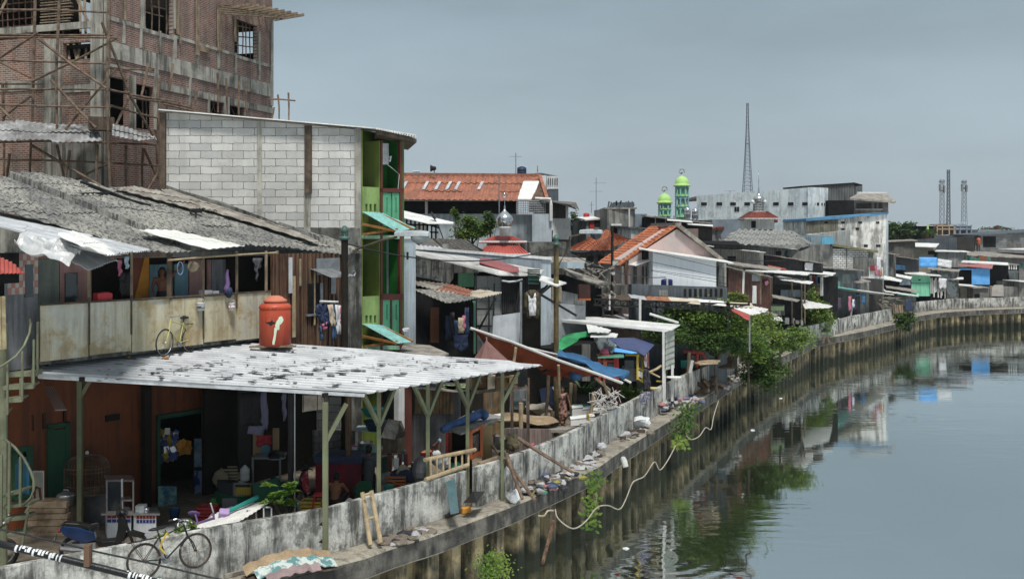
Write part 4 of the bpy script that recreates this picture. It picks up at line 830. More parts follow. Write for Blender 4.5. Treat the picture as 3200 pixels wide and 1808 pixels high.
# ================================================================ yard, from the left
C=lambda k,c,**q: paint(k,c,.1,**q)
NAVY=C('navy_cloth',(.025,.04,.09)); DENIM=C('denim_cloth',(.05,.1,.2)); CREAMC=C('cream_cloth',(.5,.42,.32)); WHC=C('white_cloth',(.68,.68,.7)); PINKC=C('pink_cloth',(.5,.16,.24)); LAV=C('lavender_cloth',(.2,.2,.3)); BLK=C('black_cloth',(.015,.015,.018)); GRYC=C('grey_cloth',(.085,.088,.098)); CARD=C('cardboard',(.38,.26,.15)); REDC=C('red_cloth',(.3,.02,.03)); TEALP=C('teal_plastic',(.03,.3,.26)); GRNP=C('dark_green_plastic',(.015,.1,.05)); WPL=C('white_plastic',(.72,.74,.75)); REDPL=C('red_plastic',(.5,.04,.05)); PINKP=C('pink_plastic',(.6,.1,.25)); PURP=C('purple_plastic',(.13,.08,.2)); YEL=C('yellow_paint',(.5,.36,.05)); ORW=C('orange_wood',(.38,.10,.03)); VPOLE=C('white_pole',(.6,.6,.58))
# scooter, cargo pot, crates
scooter('black and blue motor scooter parked behind the near parapet, white plate reading A 6354 FZ',PG(215,1768)+V((0,.3,0)),(1,.30,0),C('deep_blue_paint',(.01,.05,.16),rough=None) if False else mat('scooter_blue',(.008,.035,.12),(.006,.02,.06),3,rough=.15,spec=.8,bump=0,det=.05),'A 6354 FZ')
t=org('motorcycle','motorcycle front wheel with a white plastic bag on top cut by the photo left edge','motorcycle'); wheel(t,(0,0,.3),.3,w=.09)
b=MB(); b.tube([V((0,-.06,.3)),V((-.3,-.06,.95))],.03); b.tube([V((0,.06,.3)),V((-.3,.06,.95))],.03); b.build('fork',STEEL,t)
b=MB(); b.sph((-.25,0,1.05),(.38,.28,.22),12,8); b.v=[v+noise.noise_vector(v*4)*.12 for v in b.v]; b.build('plastic_bag',WPL,t); xf(t,PG(8,1768),(1,.3,0))
b=MB(); D=25.2
for k in range(8): fb(b,84+U(-3,2),208+U(-4,3),1568+k*19,1586+k*19,D+U(-.04,.04),.5)
one('plank_crate',b,mat('crate_wood',(.44,.34,.23),(.3,.22,.14),2,spot=.5,spcol=(.12,.08,.05),spscale=2),'tall crate clad with warped brown boards left of the sage canopy post','crate',bev=.01,jag=.04)
b=MB(); fb(b,208,242,1580,1690,25.4,.5); one('plywood_sheet',b,WOODD,'brown plywood sheet leaning beside the boarded crate','plywood sheet')
t=thing('steaming_pot','wide aluminium pot with a domed lid standing on the crate by the canopy post','pot',P(206,1580,25.5)); c=P(206,1577,25.5)
b=MB(); b.lathe(c,[(.20,0),(.225,.03),(.225,.22),(.235,.23),(.2,.235)],24); b.build('body',ALU,t,True)
b=MB(); b.lathe(c,[(.235,.23),(.2,.28),(.1,.33),(.02,.345)],24); b.tube([c+V((-.07,0,.33)),c+V((-.06,0,.38)),c+V((.06,0,.38)),c+V((.07,0,.33))],.012,6); b.build('lid',ALU,t,True)
b=MB(); fb(b,10,98,1443,1545,25.6,.7); one('blue_covered_crate',b,mat('sky_blue_tarp',(.10,.33,.5),(.06,.22,.38),2,rough=.5,bump=.4,fine=8),'stack covered with bright blue plastic sheet behind the spiral stair','covered crate',bev=.03,jag=.04)
b=MB(); fb(b,98,166,1432,1490,26.0,.6); one('cardboard_box',b,CARD,'brown cardboard box on top beside the blue sheet','box',bev=.01)
b=MB(); fb(b,120,164,1492,1560,26.0,.6); one('cardboard_box',b,CARD,'lower brown cardboard box under the first one beside the blue sheet','box',bev=.01)
b=MB()
fb(b,10,160,1548,1680,26.0,.5)
for k in range(26):
    x=12+k*5.8; b.beam(P(x,1548,25.9),P(x,1600,25.9),.02)
one('bamboo_crate_base',b,BAMBOOL,'low slatted bamboo bench under the blue sheet and the boxes','bench')
t=thing('menu_board','white framed board with a dark red arch design leaning on the boxes','board',P(120,1565,25.3)); pl=VX(104,25.3,138,25.5)
b=MB(); pl.rect(b,104,1472,137,1567,.03); b.build('board',C('board_cream',(.42,.42,.34)),t); b=MB()
for a in [(103,1470,138,1474),(103,1474,106,1567),(135,1474,138,1567)]: pl.rect(b,*a,.02,.015)
b.build('frame',WHITEP,t); b=MB(); b.tube([pl.pt(108,1560,.02),pl.pt(107,1530,.02),pl.pt(114,1520,.02),pl.pt(124,1524,.02),pl.pt(127,1560,.02)],.03,6); b.build('arch_mark',MAR,t)
# bird cage
c=P(272,1535,26.3); t=thing('bird_cage','large domed bamboo bird cage under the canopy in front of the orange wall','cage',c); r=.56
b=MB()
for k in range(34):
    a=2*PI*k/34; d=V((math.cos(a),math.sin(a)*.8,0)); b.tube([c+d*r,c+d*r+V((0,0,.65)),c+d*r*.92+V((0,0,.78)),c+d*r*.7+V((0,0,.88)),c+V((0,0,.97))],.009,4)
b.build('bars',BAMBOO,t); b=MB()
for z in(0,.2,.55,.65): b.tube([c+V((math.cos(2*PI*k/24)*r,math.sin(2*PI*k/24)*r*.8,z)) for k in range(25)],.015,5,cap=False)
b.build('hoops',BAMBOO,t); b=MB(); b.lathe(c-V((0,0,.03)),[(r,0),(r,.03)],20,1,.8); b.build('base',WOOD,t); b=MB(); b.sph(c+V((0,0,1.0)),.05,8); b.build('knob',WHITEP,t)
b=MB(); fb(b,200,345,1540,1655,26.2,.8); one('cage_table',b,STEEL,'grey sheet metal counter carrying the bird cage','counter')
# food cart with a glass case
t=thing('food_cart','street food cart with aluminium glass case and red, white and blue tiled front','cart',PG(370,1690)); D=25.0; pl=VX(300,24.9,520,25.6)
b=MB(); pl.rect(b,335,1600,410,1690,.6); pl.rect(b,418,1606,488,1690,.6); b.build('body',WPL,t)
for nm,m_,y0,y1 in(('red_tiles',REDP,1608,1618),('blue_tiles',C('blue_tile',(.02,.05,.25)),1621,1631)):
    b=MB()
    for k in range(5): pl.rect(b,335+k*15,y0,348+k*15,y1,.02,.012)
    for k in range(6): pl.rect(b,427+k*10,y0+(2 if k else 2),435+k*10,y1+2,.02,.012)
    b.build(nm,m_,t)
b=MB()
for a in [(331,1498,419,1504),(331,1596,419,1603),(331,1498,336,1600),(378,1496,384,1600),(414,1500,419,1600)]: pl.rect(b,*a,.05,.05)
for a in [(331,1498,336,1600),(414,1500,419,1600)]: pl.rect(b,*a,.05,-.45)
b.beam(pl.pt(382,1494,.07),pl.pt(383,1604,.07),.05)
pl.rect(b,331,1498,419,1504,.55,.05); b.build('case_frame',ALU,t)
b=MB(); pl.rect(b,337,1504,378,1596,.01,.02); b.build('case_glass',GLASS,t); b=MB(); pl.rect(b,338,1560,412,1565,.4,-.02); pl.rect(b,338,1540,378,1544,.4,-.05); b.build('case_shelf',ALU,t)
b=MB(); pl.rect(b,316,1603,500,1609,.65,.05); b.build('counter',ALU,t)
b=MB(); b.tube([pl.pt(381,1495,.1),pl.pt(382,1600,.1)],.02); b.build('stick',WPL,t)
b=MB(); fb(b,422,449,1580,1601,25.4,.25); one('white_box',b,WPL,'small white plastic box on the food cart counter','box',bev=.01)
b=MB(); b.lathe(P(457,1601,25.5),[(.07,0),(.075,.13),(.07,.13)],14); one('steel_cup',b,ALU,'steel canister beside the white box on the food cart counter','canister',smooth=True)
# shop goods
t=thing('snack_rack','bundle of hanging yellow and blue snack packets inside the green framed shop doorway','rack',P(535,1560,29)); q=random.Random(4)
for nm,m_ in (('yellow_packets',YEL),('blue_packets',C('blue_packet',(.08,.12,.35))),('silver_packets',ALU),('orange_packets',C('orange_packet',(.5,.22,.03)))):
    b=MB()
    for k in range(22):
        x=q.uniform(503,552) if nm[0]!='o' else q.uniform(560,590); y=q.uniform(1345,1440) if nm[0]!='o' else q.uniform(1380,1412); b.box(P(x,y,28.6+q.uniform(0,.3)),(.14,.03,.18),rot=Matrix.Rotation(q.uniform(-.6,.6),3,'Y')@Matrix.Rotation(q.uniform(-.5,.5),3,'Z'))
    b.build(nm,m_,t)
pl=VX(495,27.9,556,28.3); b=MB(); pl.rect(b,495,1518,552,1616,.03); t=thing('poster_banner','printed banner with blue and green picture hanging left of the shop doorway','banner',pl.pt(520,1616)); b.build('sheet',mat('poster_print',(.05,.16,.28),(.25,.42,.35),5,spot=.6,spcol=(.02,.06,.12),spscale=6),t); b=MB(); pl.rect(b,497,1580,540,1614,.02,.01); b.build('lower_print',mat('poster_print_b',(.15,.3,.03),(.4,.4,.05),4),t)
t=thing('drinks_fridge','narrow drinks fridge with pale blue banner inside the shop doorway','fridge',P(615,1590,30)); b=MB(); fb(b,603,634,1365,1600,29.4,.6); b.build('cabinet',BLACKP,t); b=MB(); fb(b,607,630,1370,1458,29.35,.04); b.build('banner',mat('fridge_print',(.3,.4,.45),(.1,.2,.3),5),t); b=MB(); fb(b,607,630,1470,1560,29.35,.04); b.build('door',mat('fridge_print_b',(.02,.04,.14),(.2,.25,.4),5,con=.04),t)
# hanging laundry under the canopy
pl=VX(740,27.2,860,28)
L1='clothes hung up to dry under the metal canopy'
cloth('hanging_shirt','black shirt hanging in front of the lavender one under the metal canopy','clothing',pl,[(745,1225),(812,1225),(815,1322),(818,1330),(748,1330)],BLK,.15,L1)
cloth('hanging_shirt','lavender grey shirt hanging beside the black one under the metal canopy','clothing',pl,[(800,1222),(830,1222),(838,1300),(834,1342),(824,1340),(820,1358),(772,1354),(790,1230)],LAV,.0,L1)
cloth('hanging_shirt','dark red cloth hanging below the lavender shirt under the metal canopy','clothing',pl,[(800,1360),(846,1358),(848,1392),(828,1386),(802,1396)],REDC,-.05,L1)
cloth('hanging_trousers','pale trousers hanging right of the shirts against the dark shed under the canopy','clothing',pl,[(882,1225),(893,1225),(893,1310),(884,1315),(880,1250)],LAV,.1,L1)
b=MB(); zrect(b,GA,745,785,.6,3.3,.05,-.8); one('grey_curtain',b,C('charcoal_curtain',(.04,.038,.036)),'charcoal curtain hanging left of the cardboard under the canopy','curtain')
for (x0,x1,y0,y1,l) in [(790,820,1345,1424,'wide cardboard sheet leaning at the back under the canopy'),(852,870,1338,1405,'narrow cardboard box standing right of the wide cardboard under the canopy')]:
    b=MB(); fb(b,x0,x1,y0,y1,29.3,.1); one('cardboard',b,CARD,l,'cardboard')
b=MB(); fb(b,818,842,1388,1425,29.2,.1); one('blue_box',b,C('blue_box',(.12,.24,.32)),'small faded blue box standing among the cardboard','box')
t=thing('work_table','dark table with a steel edge at the back under the canopy','table',P(840,1500,28.9)); b=MB(); fb(b,786,880,1428,1434,28.7,.7); b.build('tabletop',STEEL,t)
for x in (790,875): b=MB(); b.beam(P(x,1434,28.8),P(x,1555,28.8),.05); b.build('leg',STEEL,t)
t=thing('wok','big black wok turned upside down on the dark table','wok',P(862,1430,28.7)); b=MB(); b.lathe(P(862,1430,28.9),[(.26,0),(.25,.06),(.19,.16),(.1,.21),(.02,.22)],18); b.build('pan',BLACKP,t,True); b=MB(); b.lathe(P(862,1430,28.9),[(.27,0),(.27,.02)],18); b.build('rim',ALU,t,True)
pl=VX(943,24.9,1020,25.6); t=thing('bamboo_blind','grey rolled down bamboo blind hanging from the canopy edge','blind',pl.pt(980,1280)); b=MB()
for k in range(13): y=1233+k*4; b.tube([pl.pt(946,y+3,0),pl.pt(1016,y-k*.6,0)],.018,5)
b.build('slats',mat('blind_cane',(.4,.36,.3),(.25,.22,.18),4),t)
for x in (948,992,1014): b=MB(); b.tube([pl.pt(x,1230,.03),pl.pt(x,1284,.03)],.012,4); b.build('cord',WOODD,t)
# red motorcycle, black pole, chair
scooter('red and black motorcycle with white flashes parked at the back under the canopy',PG(1040,1605)+V((0,1.2,0)),(-.75,-.35,0),mat('scooter_red',(.35,.02,.035),(.3,.05,.06),3,rough=.2,spot=.5,spcol=(.6,.6,.6),spscale=5,bump=0),None,name='motorcycle')
b=MB(); a=P(908,1230,26.0); b.tube([V((a.x,a.y,0)),V((a.x,a.y,3.9))],.07,8); t=one('black_pole',b,BLACKP,'thick black upright pole beside the green plastic chair','pole')
b=MB(); a=P(921,1225,25.7); b.tube([V((a.x,a.y,0)),V((a.x,a.y,3.9))],.018,8); one('thin_pipe',b,ALU,'thin bright vertical pipe beside the thick black pole','pipe')
b=MB(); a=P(1088,1230,28.0); b.tube([V((a.x,a.y,0)),V((a.x,a.y,4))],.09,9); one('rusty_pole',b,RUST,'thick rusty post behind the man in grey under the canopy','pole')
def chair(lb,c,rz,m):
    t=thing('plastic_chair',lb,'chair',(0,0,0),None)
    b=MB(); b.box((0,0,.43),(.44,.42,.035)); b.build('seat',m,t,bev=.01); b=MB(); b.slab([V((-.2,.2,.45)),V((.2,.2,.45)),V((.22,.3,.85)),V((.1,.32,.92)),V((-.1,.32,.92)),V((-.22,.3,.85))],(0,.03,0)); b.build('backrest',m,t,bev=.01)
    for x in(-.2,.2):
        for y in(-.19,.19): b=MB(); b.beam(V((x*.9,y*.9,.42)),V((x*1.1,y*1.15,0)),.04); b.build('leg',m,t)
        b=MB(); b.beam(V((x*1.15,.25,.66)),V((x*1.15,-.15,.64)),.05); b.beam(V((x*1.15,-.15,.64)),V((x*1.1,-.18,.42)),.04); b.build('arm',m,t)
    t.location=c; t.rotation_euler.z=rz; return t
chair('dark green plastic armchair facing away beside the thick black pole',PG(880,1600)+V((0,.4,0)),2.4,C('green_chair',(.01,.09,.07)))
chair('dark green slatted plastic chair beside the man in grey shirt',PG(1112,1640)+V((0,1.2,0)),3.4,GRNP)
# green cabinet cart
t=thing('display_cabinet','green hawker cabinet with glass fronted jars display','cabinet',PG(800,1640)+V((0,.5,0))); pl=VX(730,26.6,810,27.2)
b=MB(); pl.rect(b,733,1550,798,1640,.9); b.build('body',GRNP,t); b=MB(); pl.rect(b,733,1512,788,1550,.8,-.02); b.build('case',GLASS,t); b=MB()
for a in [(731,1508,790,1513),(731,1546,790,1550),(731,1508,735,1550),(786,1508,790,1550)]: pl.rect(b,*a,.05,.03)
b.build('case_frame',ALU,t); b=MB(); q=random.Random(5)
for k in range(9): b.lathe(pl.pt(738+k*5.4,1545,-.02+.03),[(.03,0),(.03,.15+.05*q.random()),(.015,.2)],7)
b.build('jars',YEL,t); b=MB(); b.slab([P(790,1512,26.8),P(870,1490,27.4),P(880,1545,27.2),P(800,1600,26.6)],(0,.1,-.05)); b.build('side_panel',GRNP,t)
# white sheets, pipe, frames, kid bike
g=GX((600,1645,24.2),(850,1568,25.4),(690,1640,23.8)); b=MB(); corr(b,g,[(600,1648),(700,1588),(770,1572),(852,1562),(790,1602),(720,1644)],((600,1648),(850,1564)),.12,.012,1,0); one('white_tin_sheet',b,WROOF,'curved white corrugated sheet lying behind the parapet beside the potted plant','metal sheet',solid=.01)
b=MB(); b.tube([P(706,1600,24.8),P(804,1553,25.6)],.05,8,.065); one('teal_pipe',b,TEALP,'teal plastic pipe lying above the white corrugated sheet','pipe')
b=MB(); b.slab([P(425,1690,24.6),P(640,1640,25.3),P(560,1625,26.6),P(430,1645,26.0)],(0,0,-.04)); one('flat_board',b,C('grey_board',(.38,.39,.4)),'large pale grey board lying flat left of the purple child bike','board')
b=MB(); b.slab([P(490,1690,23.6),P(690,1655,24.1),P(660,1630,24.6),P(520,1668,24.5)],(0,0,-.05)); one('white_sheeting',b,WPL,'white plastic sheeting under the purple child bike','sheeting',jag=.05)
b=MB(); fb(b,694,740,1556,1590,26.0,.04); one('loose_square_board',b,C('grey_panel',(.1,.1,.11)),'dark grey square panel standing behind the teal pipe','panel')
for x0,x1,y0,y1,l in [(770,802,1594,1625,'small white framed window sash behind the parapet, left of two'),(822,850,1582,1612,'small white framed window sash beside the potted plant, right of two')]:
    t=thing('window_frame',l,'window frame',P((x0+x1)/2,y1+20,24.9)); b=MB()
    for a in [(x0,x1,y0,y0+4),(x0,x0+4,y0,y1+20),(x1-4,x1,y0,y1+20)]: fb(b,a[0],a[1],a[2],a[3],24.8,.05)
    b.build('frame',WHITEP,t); b=MB(); fb(b,x0+4,x1-4,y0+4,y1+20,24.85,.02); b.build('pane',GLASS,t)
t=org('child_bicycle','small purple child bike with a lilac basket lying on its side on white sheeting','bicycle')
wheel(t,(.62,0,.17),.17,rim=WPL,w=.05); wheel(t,(0,0,.17),.17,rim=WPL,w=.05)
b=MB(); b.tube([V((0,0,.17)),V((.22,0,.25)),V((.5,0,.42)),V((.62,0,.17))],.022,8); b.tube([V((.22,0,.25)),V((.15,0,.48))],.02,8); b.tube([V((.5,0,.42)),V((.48,0,.55))],.02); b.build('frame',PURP,t)
b=MB(); b.tube([V((.4,-.2,.6)),V((.48,0,.56)),V((.4,.2,.6))],.014); b.build('handlebar',WPL,t); b=MB(); b.sph((.12,0,.5),(.12,.07,.03),10); b.build('saddle',PURP,t,True)
b=MB(); b.box((.68,0,.5),(.2,.26,.16)); b.build('basket',C('lilac_basket',(.42,.3,.55)),t,bev=.03); t.location=P(575,1660,24.0); t.rotation_euler=(R(-62),R(8),R(14)); t.scale=(1.25,)*3
# leafy plant in a pot
c=V((P(890,745,24.9).x,24.9,0)); t=thing('potted_plant','bright green broad leaved plant in a dark pot just behind the parapet','plant',c)
b=MB(); b.lathe(c,[(.16,0),(.22,.5),(.24,.52),(.2,.5)],14); b.build('pot',BLACKP,t); b=MB(); q=random.Random(8)
for s_ in range(16):
    a=q.uniform(0,6.28); rr=q.uniform(.1,.55); top=c+V((math.cos(a)*rr,math.sin(a)*rr*.5,q.uniform(.75,1.35)))
    for k in range(9):
        an=2*PI*k/9+q.random(); d=V((math.cos(an),math.sin(an),q.uniform(.1,.9))).normalized(); w=d.cross(V((0,0,1))).normalized()*.045; l=q.uniform(.18,.27)
        b.add([top,top+d*l*.5+w+V((0,0,.02)),top+d*l-V((0,0,.04)),top+d*l*.5-w+V((0,0,.02))],[(0,1,2,3)])
b.build('leaves',LEAFC,t); b=MB()
for k in range(6): a=k; b.tube([c+V((0,0,.3)),c+V((math.cos(a)*.3,math.sin(a)*.15,.9))],.012,5)
b.build('stems',BARK,t)
for x,y,l in ((560,1652,'left clump of green weeds on the white sheeting beside the parapet top'),(600,1640,'right clump of green weeds on the white sheeting under the child bike'),(510,1672,'little green weed tuft on the parapet top above the black bicycle')):
    c=P(x,y,23.6); one('weed_clump',leaves(MB(),c,(.22,.12,.1),60,.12,int(x),6,.3),LEAFA,l,'plant')
# red cloth tables, people
t=thing('red_cloth_table','table with deep red cloth and dark frill at the yard centre','table',PG(1085,1610)+V((0,.8,0))); D=27.8
b=MB(); fb(b,985,1128,1430,1560,D,.9); b.build('tablecloth',mat('red_tablecloth',(.22,.015,.03),(.12,.01,.02),2,streak=.5,sscale=10),t,bev=.03); b=MB(); fb(b,982,1131,1428,1446,D-.04,1.); b.build('cloth_frill',NAVY,t,jag=.06)
t=thing('stall_table','stall table with mint plastic cover carrying the steel pot','table',PG(1165,1560)+V((0,1.4,0))); D=28.9
b=MB(); fb(b,1096,1222,1412,1418,D,.9); b.build('tabletop',C('mint_cover',(.25,.4,.35)),t); b=MB(); fb(b,1190,1216,1418,1485,D-.03,.8); fb(b,1100,1130,1418,1440,D-.03,.02); b.build('cover_drop',C('mint_dark',(.08,.2,.17)),t)
for x in(1100,1215): b=MB(); b.beam(P(x,1418,D+.1),P(x,1535,D+.1),.06); b.build('leg',WOODD,t)
t=thing('stock_pot','large shiny steel pot without lid on the mint covered table','pot',P(1142,1412,29.2)); c=P(1142,1412,29.3); b=MB(); b.lathe(c,[(.2,0),(.21,.02),(.21,.27),(.235,.28),(.235,.29),(.2,.285),(.19,.1)],22); b.build('body',ALU,t,True)
for s_ in(-1,1): b=MB(); b.tube([c+V((.2*s_,0,.2)),c+V((.26*s_,0,.2)),c+V((.26*s_,0,.17)),c+V((.2*s_,0,.17))],.01,5); b.build('handle',ALU,t)
t=thing('white_jar','white plastic jar with pink lid beside the steel pot','jar',P(1108,1413,29)); c=P(1108,1413,29.1); b=MB(); b.lathe(c,[(.075,0),(.08,.02),(.08,.18)],14); b.build('body',WPL,t,True); b=MB(); b.lathe(c+V((0,0,.18)),[(.085,0),(.085,.025),(.02,.03)],14); b.build('lid',PINKP,t,True)
b=MB(); b.lathe(P(1202,1413,29),[(.1,0),(.14,.05),(.05,.07)],10); one('red_cloth_bundle',b,REDPL,'small crumpled bright red bag beside the wooden bird house','bag',jag=.05)
J0=dict(pel=(0,0,.88),che=(0,0,1.22),nec=(0,-.01,1.42),hea=(0,-.02,1.53),sh=[(-.19,0,1.34),(.19,0,1.34)],el=[(-.24,-.02,1.08),(.24,-.02,1.08)],ha=[(-.24,-.1,.86),(.24,-.1,.86)],hip=[(-.09,0,.84),(.09,0,.84)],kn=[(-.1,-.02,.46),(.1,-.02,.46)],an=[(-.1,0,.08),(.1,0,.08)],to=[(-.11,-.14,.04),(.11,-.14,.04)])
m1=person('man in a charcoal grey long shirt seen from behind next to the wall ladder',P(1153,745,28.0)*1-V((0,0,H)),PI,J0,[('shirt',GRYC,shirt(.95,.17,.15)),('trousers',BLK,trousers(1.))])
bo=V((P(1153,745,28.0).x,28.0,0)); text('shirt_print','BARAGA',BLACKP,(0,0,0),.07,(1,0,0),None)
_o=[o for o in bpy.data.objects if o.name.startswith('shirt_print')][-1]; _o.parent=m1; _o.matrix_parent_inverse=Matrix(); _o.matrix_world=Matrix.Translation(bo+V((0,-.185,1.30)))@Matrix.Rotation(PI/2,4,'X')
bpy.context.view_layer.update(); _o.matrix_parent_inverse=Matrix(); _o.matrix_basis=m1.matrix_world.inverted()@(Matrix.Translation(bo+V((0,-.185,1.30)))@Matrix.Rotation(PI/2,4,'X'))
JS=dict(pel=(0,0,.30),che=(0,-.10,.60),nec=(0,-.14,.79),hea=(0,-.2,.90),sh=[(-.18,-.12,.72),(.18,-.12,.72)],el=[(-.27,-.28,.52),(.27,-.28,.52)],ha=[(-.1,-.45,.42),(.1,-.45,.42)],hip=[(-.1,0,.28),(.1,0,.28)],kn=[(-.24,-.38,.5),(.24,-.38,.5)],an=[(-.2,-.34,.08),(.2,-.34,.08)],to=[(-.22,-.5,.04),(.22,-.5,.04)])
BATK=mat('blue_batik',(.55,.6,.66),(.07,.14,.3),9,con=.05,bump=0)
person('person in blue and white patterned clothes squatting behind a red basin by the grey wall',(P(1345,745,34.8).x,34.8,0),.25,JS,[('shirt',BATK,shirt(.7)),('shorts',BATK,trousers(.6))])
t=thing('red_basin','wide red plastic basin full of orange food in front of the squatting person','basin',(P(1325,745,34.2).x,34.1,0)); c=V((P(1325,745,34.2).x,34.1,.0)); b=MB(); b.lathe(c,[(.2,0),(.33,.24),(.35,.25),(.31,.22),(.3,.18)],24); b.build('bowl',REDPL,t,True); b=MB(); b.sph(c+V((0,0,.22)),(.29,.29,.08),14); b.build('food',C('orange_food',(.6,.3,.12)),t)
lump('plastic_bag','clear white plastic bag at the right foot of the squatting person','bag',(P(1363,745,34.).x,34.0,0),(.16,.12,.14),WPL,seed=1)
JB=dict(JS); JB['pel']=(0,0,.3); person('shirtless boy crouching with his back to the camera beside the canopy post',(P(1047,745,27.0).x,26.9,.1),PI-.2,JB,[('shorts',BLK,trousers(.6))],skin=mat('brown_skin_b',(.27,.12,.06),(.22,.1,.05),3,rough=.5,bump=0,det=.1))
JW=dict(J0); JW['el']=[(-.27,-.02,1.08),(.28,.02,1.1)]; JW['ha']=[(-.34,-.15,.86),(.33,-.06,.9)]
BAT=mat('brown_batik',(.05,.02,.018),(.32,.18,.14),7,con=.06,bump=0)
def dress(b,j):
    shirt(.45,.165,.1)(b,j); cap(b,j['pel'],j['pel']+V((0,0,-.45)),.19,.25,14)
person('barefoot woman in a brown flowered dress standing by the parapet near the foam boxes',(P(1757,745,40).x,40,0),.1,JW,[('dress',BAT,dress)],hair='bun',s=.91)
JG=dict(JW); JG['el']=[(-.25,-.02,1.1),(.33,-.05,1.5)]; JG['ha']=[(-.22,-.2,.92),(.5,-.15,1.72)]
gp=GA.pt(507,900,-.45); person('bare chested person with shoulder length hair standing in the gallery with one raised arm',(gp.x,gp.y,4.98),.35,JG,[('skirt',BLK,lambda b,j:cap(b,j['pel']+V((0,0,.03)),j['pel']+V((0,0,-.6)),.16,.19,12))],hair='long',skin=mat('brown_skin_c',(.15,.065,.035),(.12,.05,.03),3,rough=.6,bump=0,det=.1),s=.95)
# gallery things
t=thing('red_bag','red plastic carrier bag standing on the cream parapet','bag',GA.pt(328,942,-.1)); b=MB(); b.slab([GA.pt(x,y,-.05) for x,y in((306,944),(352,940),(353,916),(340,912),(306,916))],-GA.n3*.2); b.build('body',REDPL,t,bev=.02)
cloth('hanging_jacket','dark jacket hanging in the gallery opening right of the red bag','clothing',GA,[(378,850),(408,852),(412,925),(378,930),(372,880)],BLK,-.25,'clothes hanging in the gallery')
cloth('hanging_towel','pale blue towel hanging high in the gallery beside the dark jacket','clothing',GA,[(389,802),(400,800),(400,840),(391,838)],C('pale_blue_cloth',(.4,.5,.6)),-.1,'clothes hanging in the gallery')
cloth('hanging_cloth','pink cloth hanging in the gallery beside the pale blue towel','clothing',GA,[(369,812),(378,810),(377,858),(369,862)],PINKC,-.2,'clothes hanging in the gallery')
cloth('hanging_trousers','dark striped shorts hanging inside the last gallery opening','clothing',GA,[(790,806),(816,806),(812,840),(804,838),(802,880),(796,842)],GRYC,-.3,'clothes hanging in the gallery')
t=thing('hanging_bag','twisted purple plastic bag with navy bundle below hanging on the gallery front','bag',GA.pt(715,930,.1)); b=MB(); b.tube([GA.pt(711,842,.08),GA.pt(709,858,.1),GA.pt(712,885,.1),GA.pt(707,900,.12),GA.pt(712,912,.14)],.03,7,.1); b.build('sack',PURP,t,True); b=MB(); b.sph(GA.pt(716,914,.15),(.14,.12,.15),12); b.build('bundle',NAVY,t,True,jag=.05)
b=MB(); b.lathe(GA.pt(606,834,.05),[(.14,-.12),(.15,-.1),(.15,.1),(.13,.12)],16,m=Matrix.Rotation(PI/2,3,'X')); one('hanging_basket',b,mat('wicker',(.2,.17,.12),(.12,.1,.07),6),'round wicker basket hanging from the drying pole','basket')
b=MB(); b.tube([GA.pt(563+9*math.cos(a_),838+20*math.sin(a_),.05) for a_ in [k*PI/8 for k in range(17)]],.012,5); one('hanging_hoop',b,C('blue_hoop',(.25,.35,.6)),'thin blue wire hoop hanging from the drying pole','hoop')
for x0,x1,l,tx in [(613,641,'white paint bucket with dark print hanging on the parapet middle','CAT'),(713,735,'white bucket with a red stripe hanging under the purple bag','')]:
    t=thing('hanging_bucket',l,'bucket',GA.pt((x0+x1)/2,975,.15)); c=GA.pt((x0+x1)/2,970,.14); r=.11 if tx else .085
    b=MB(); b.lathe(c,[(r*.88,0),(r,.2),(r*1.05,.21),(r*.9,.2)],18); b.tube([c+V((-r,0,.2)),c+V((-r*.6,0,.3)),c+V((r*.6,0,.3)),c+V((r,0,.2))],.005,4); b.build('pail',WPL,t,True)
    b=MB(); b.lathe(c,[(r*.93,.055),(r*1.0,.13)],18)
    b.build('label_band',C('print_grey',(.3,.3,.32)) if tx else WPL,t,True)
    if tx:
        b=MB(); b.box(c+V((0,-r*1.0,.1)),(.1,.01,.03)); b.build('print_marks',BLACKP,t)
    else: b=MB(); b.box(c+V((0,-r*.98,.1)),(.02,.01,.1)); b.box(c+V((.05,-r*.85,.09)),(.05,.01,.02)); b.build('stripe',REDPL,t)
for x0,x1,y0,y1,l in [(637,663,906,921,'left white foam box on the parapet top rail'),(665,685,908,920,'right white foam box on the parapet top rail')]: b=MB(); b.slab([GA.pt(x,y,-.05) for x,y in((x0,y1),(x1,y1-1),(x1,y0),(x0,y0+1))],-GA.n3*.2); one('foam_box',b,WPL,l,'box','foam boxes on the gallery rail')
bicycle('cream yellow bicycle tied up against the cream gallery parapet',mat('cream_yellow_paint',(.55,.53,.2),(.5,.48,.18),3,rough=.4,bump=0),P(592,1098,27.0)+V((0,0,-.0)),(-.30,-.95,0),-.06)
bicycle('old black bicycle leaning on the river side of the near parapet',BLACKP,(-7.35,20.5,.5),(.76,.65,0),-.16,rim=RUST)
b=MB(); b.tube([P(530,1672,20.7),P(522,1664,20.6),P(506,1690,20.5),P(502,1712,20.5),P(516,1728,20.5)],.02,6); one('yellow_chain_lock',b,YEL,'yellow cable lock looped over the black bicycle handlebar','lock')
b=MB(); b.tube([GA.pt(531,930,.05),P(548,985,26.6)],.008,4); b.tube([GA.pt(531,930,.05),P(572,985,26.9)],.008,4); one('tie_cord',b,GRNP,'green cord tying the yellow bicycle to the gallery post','cord')
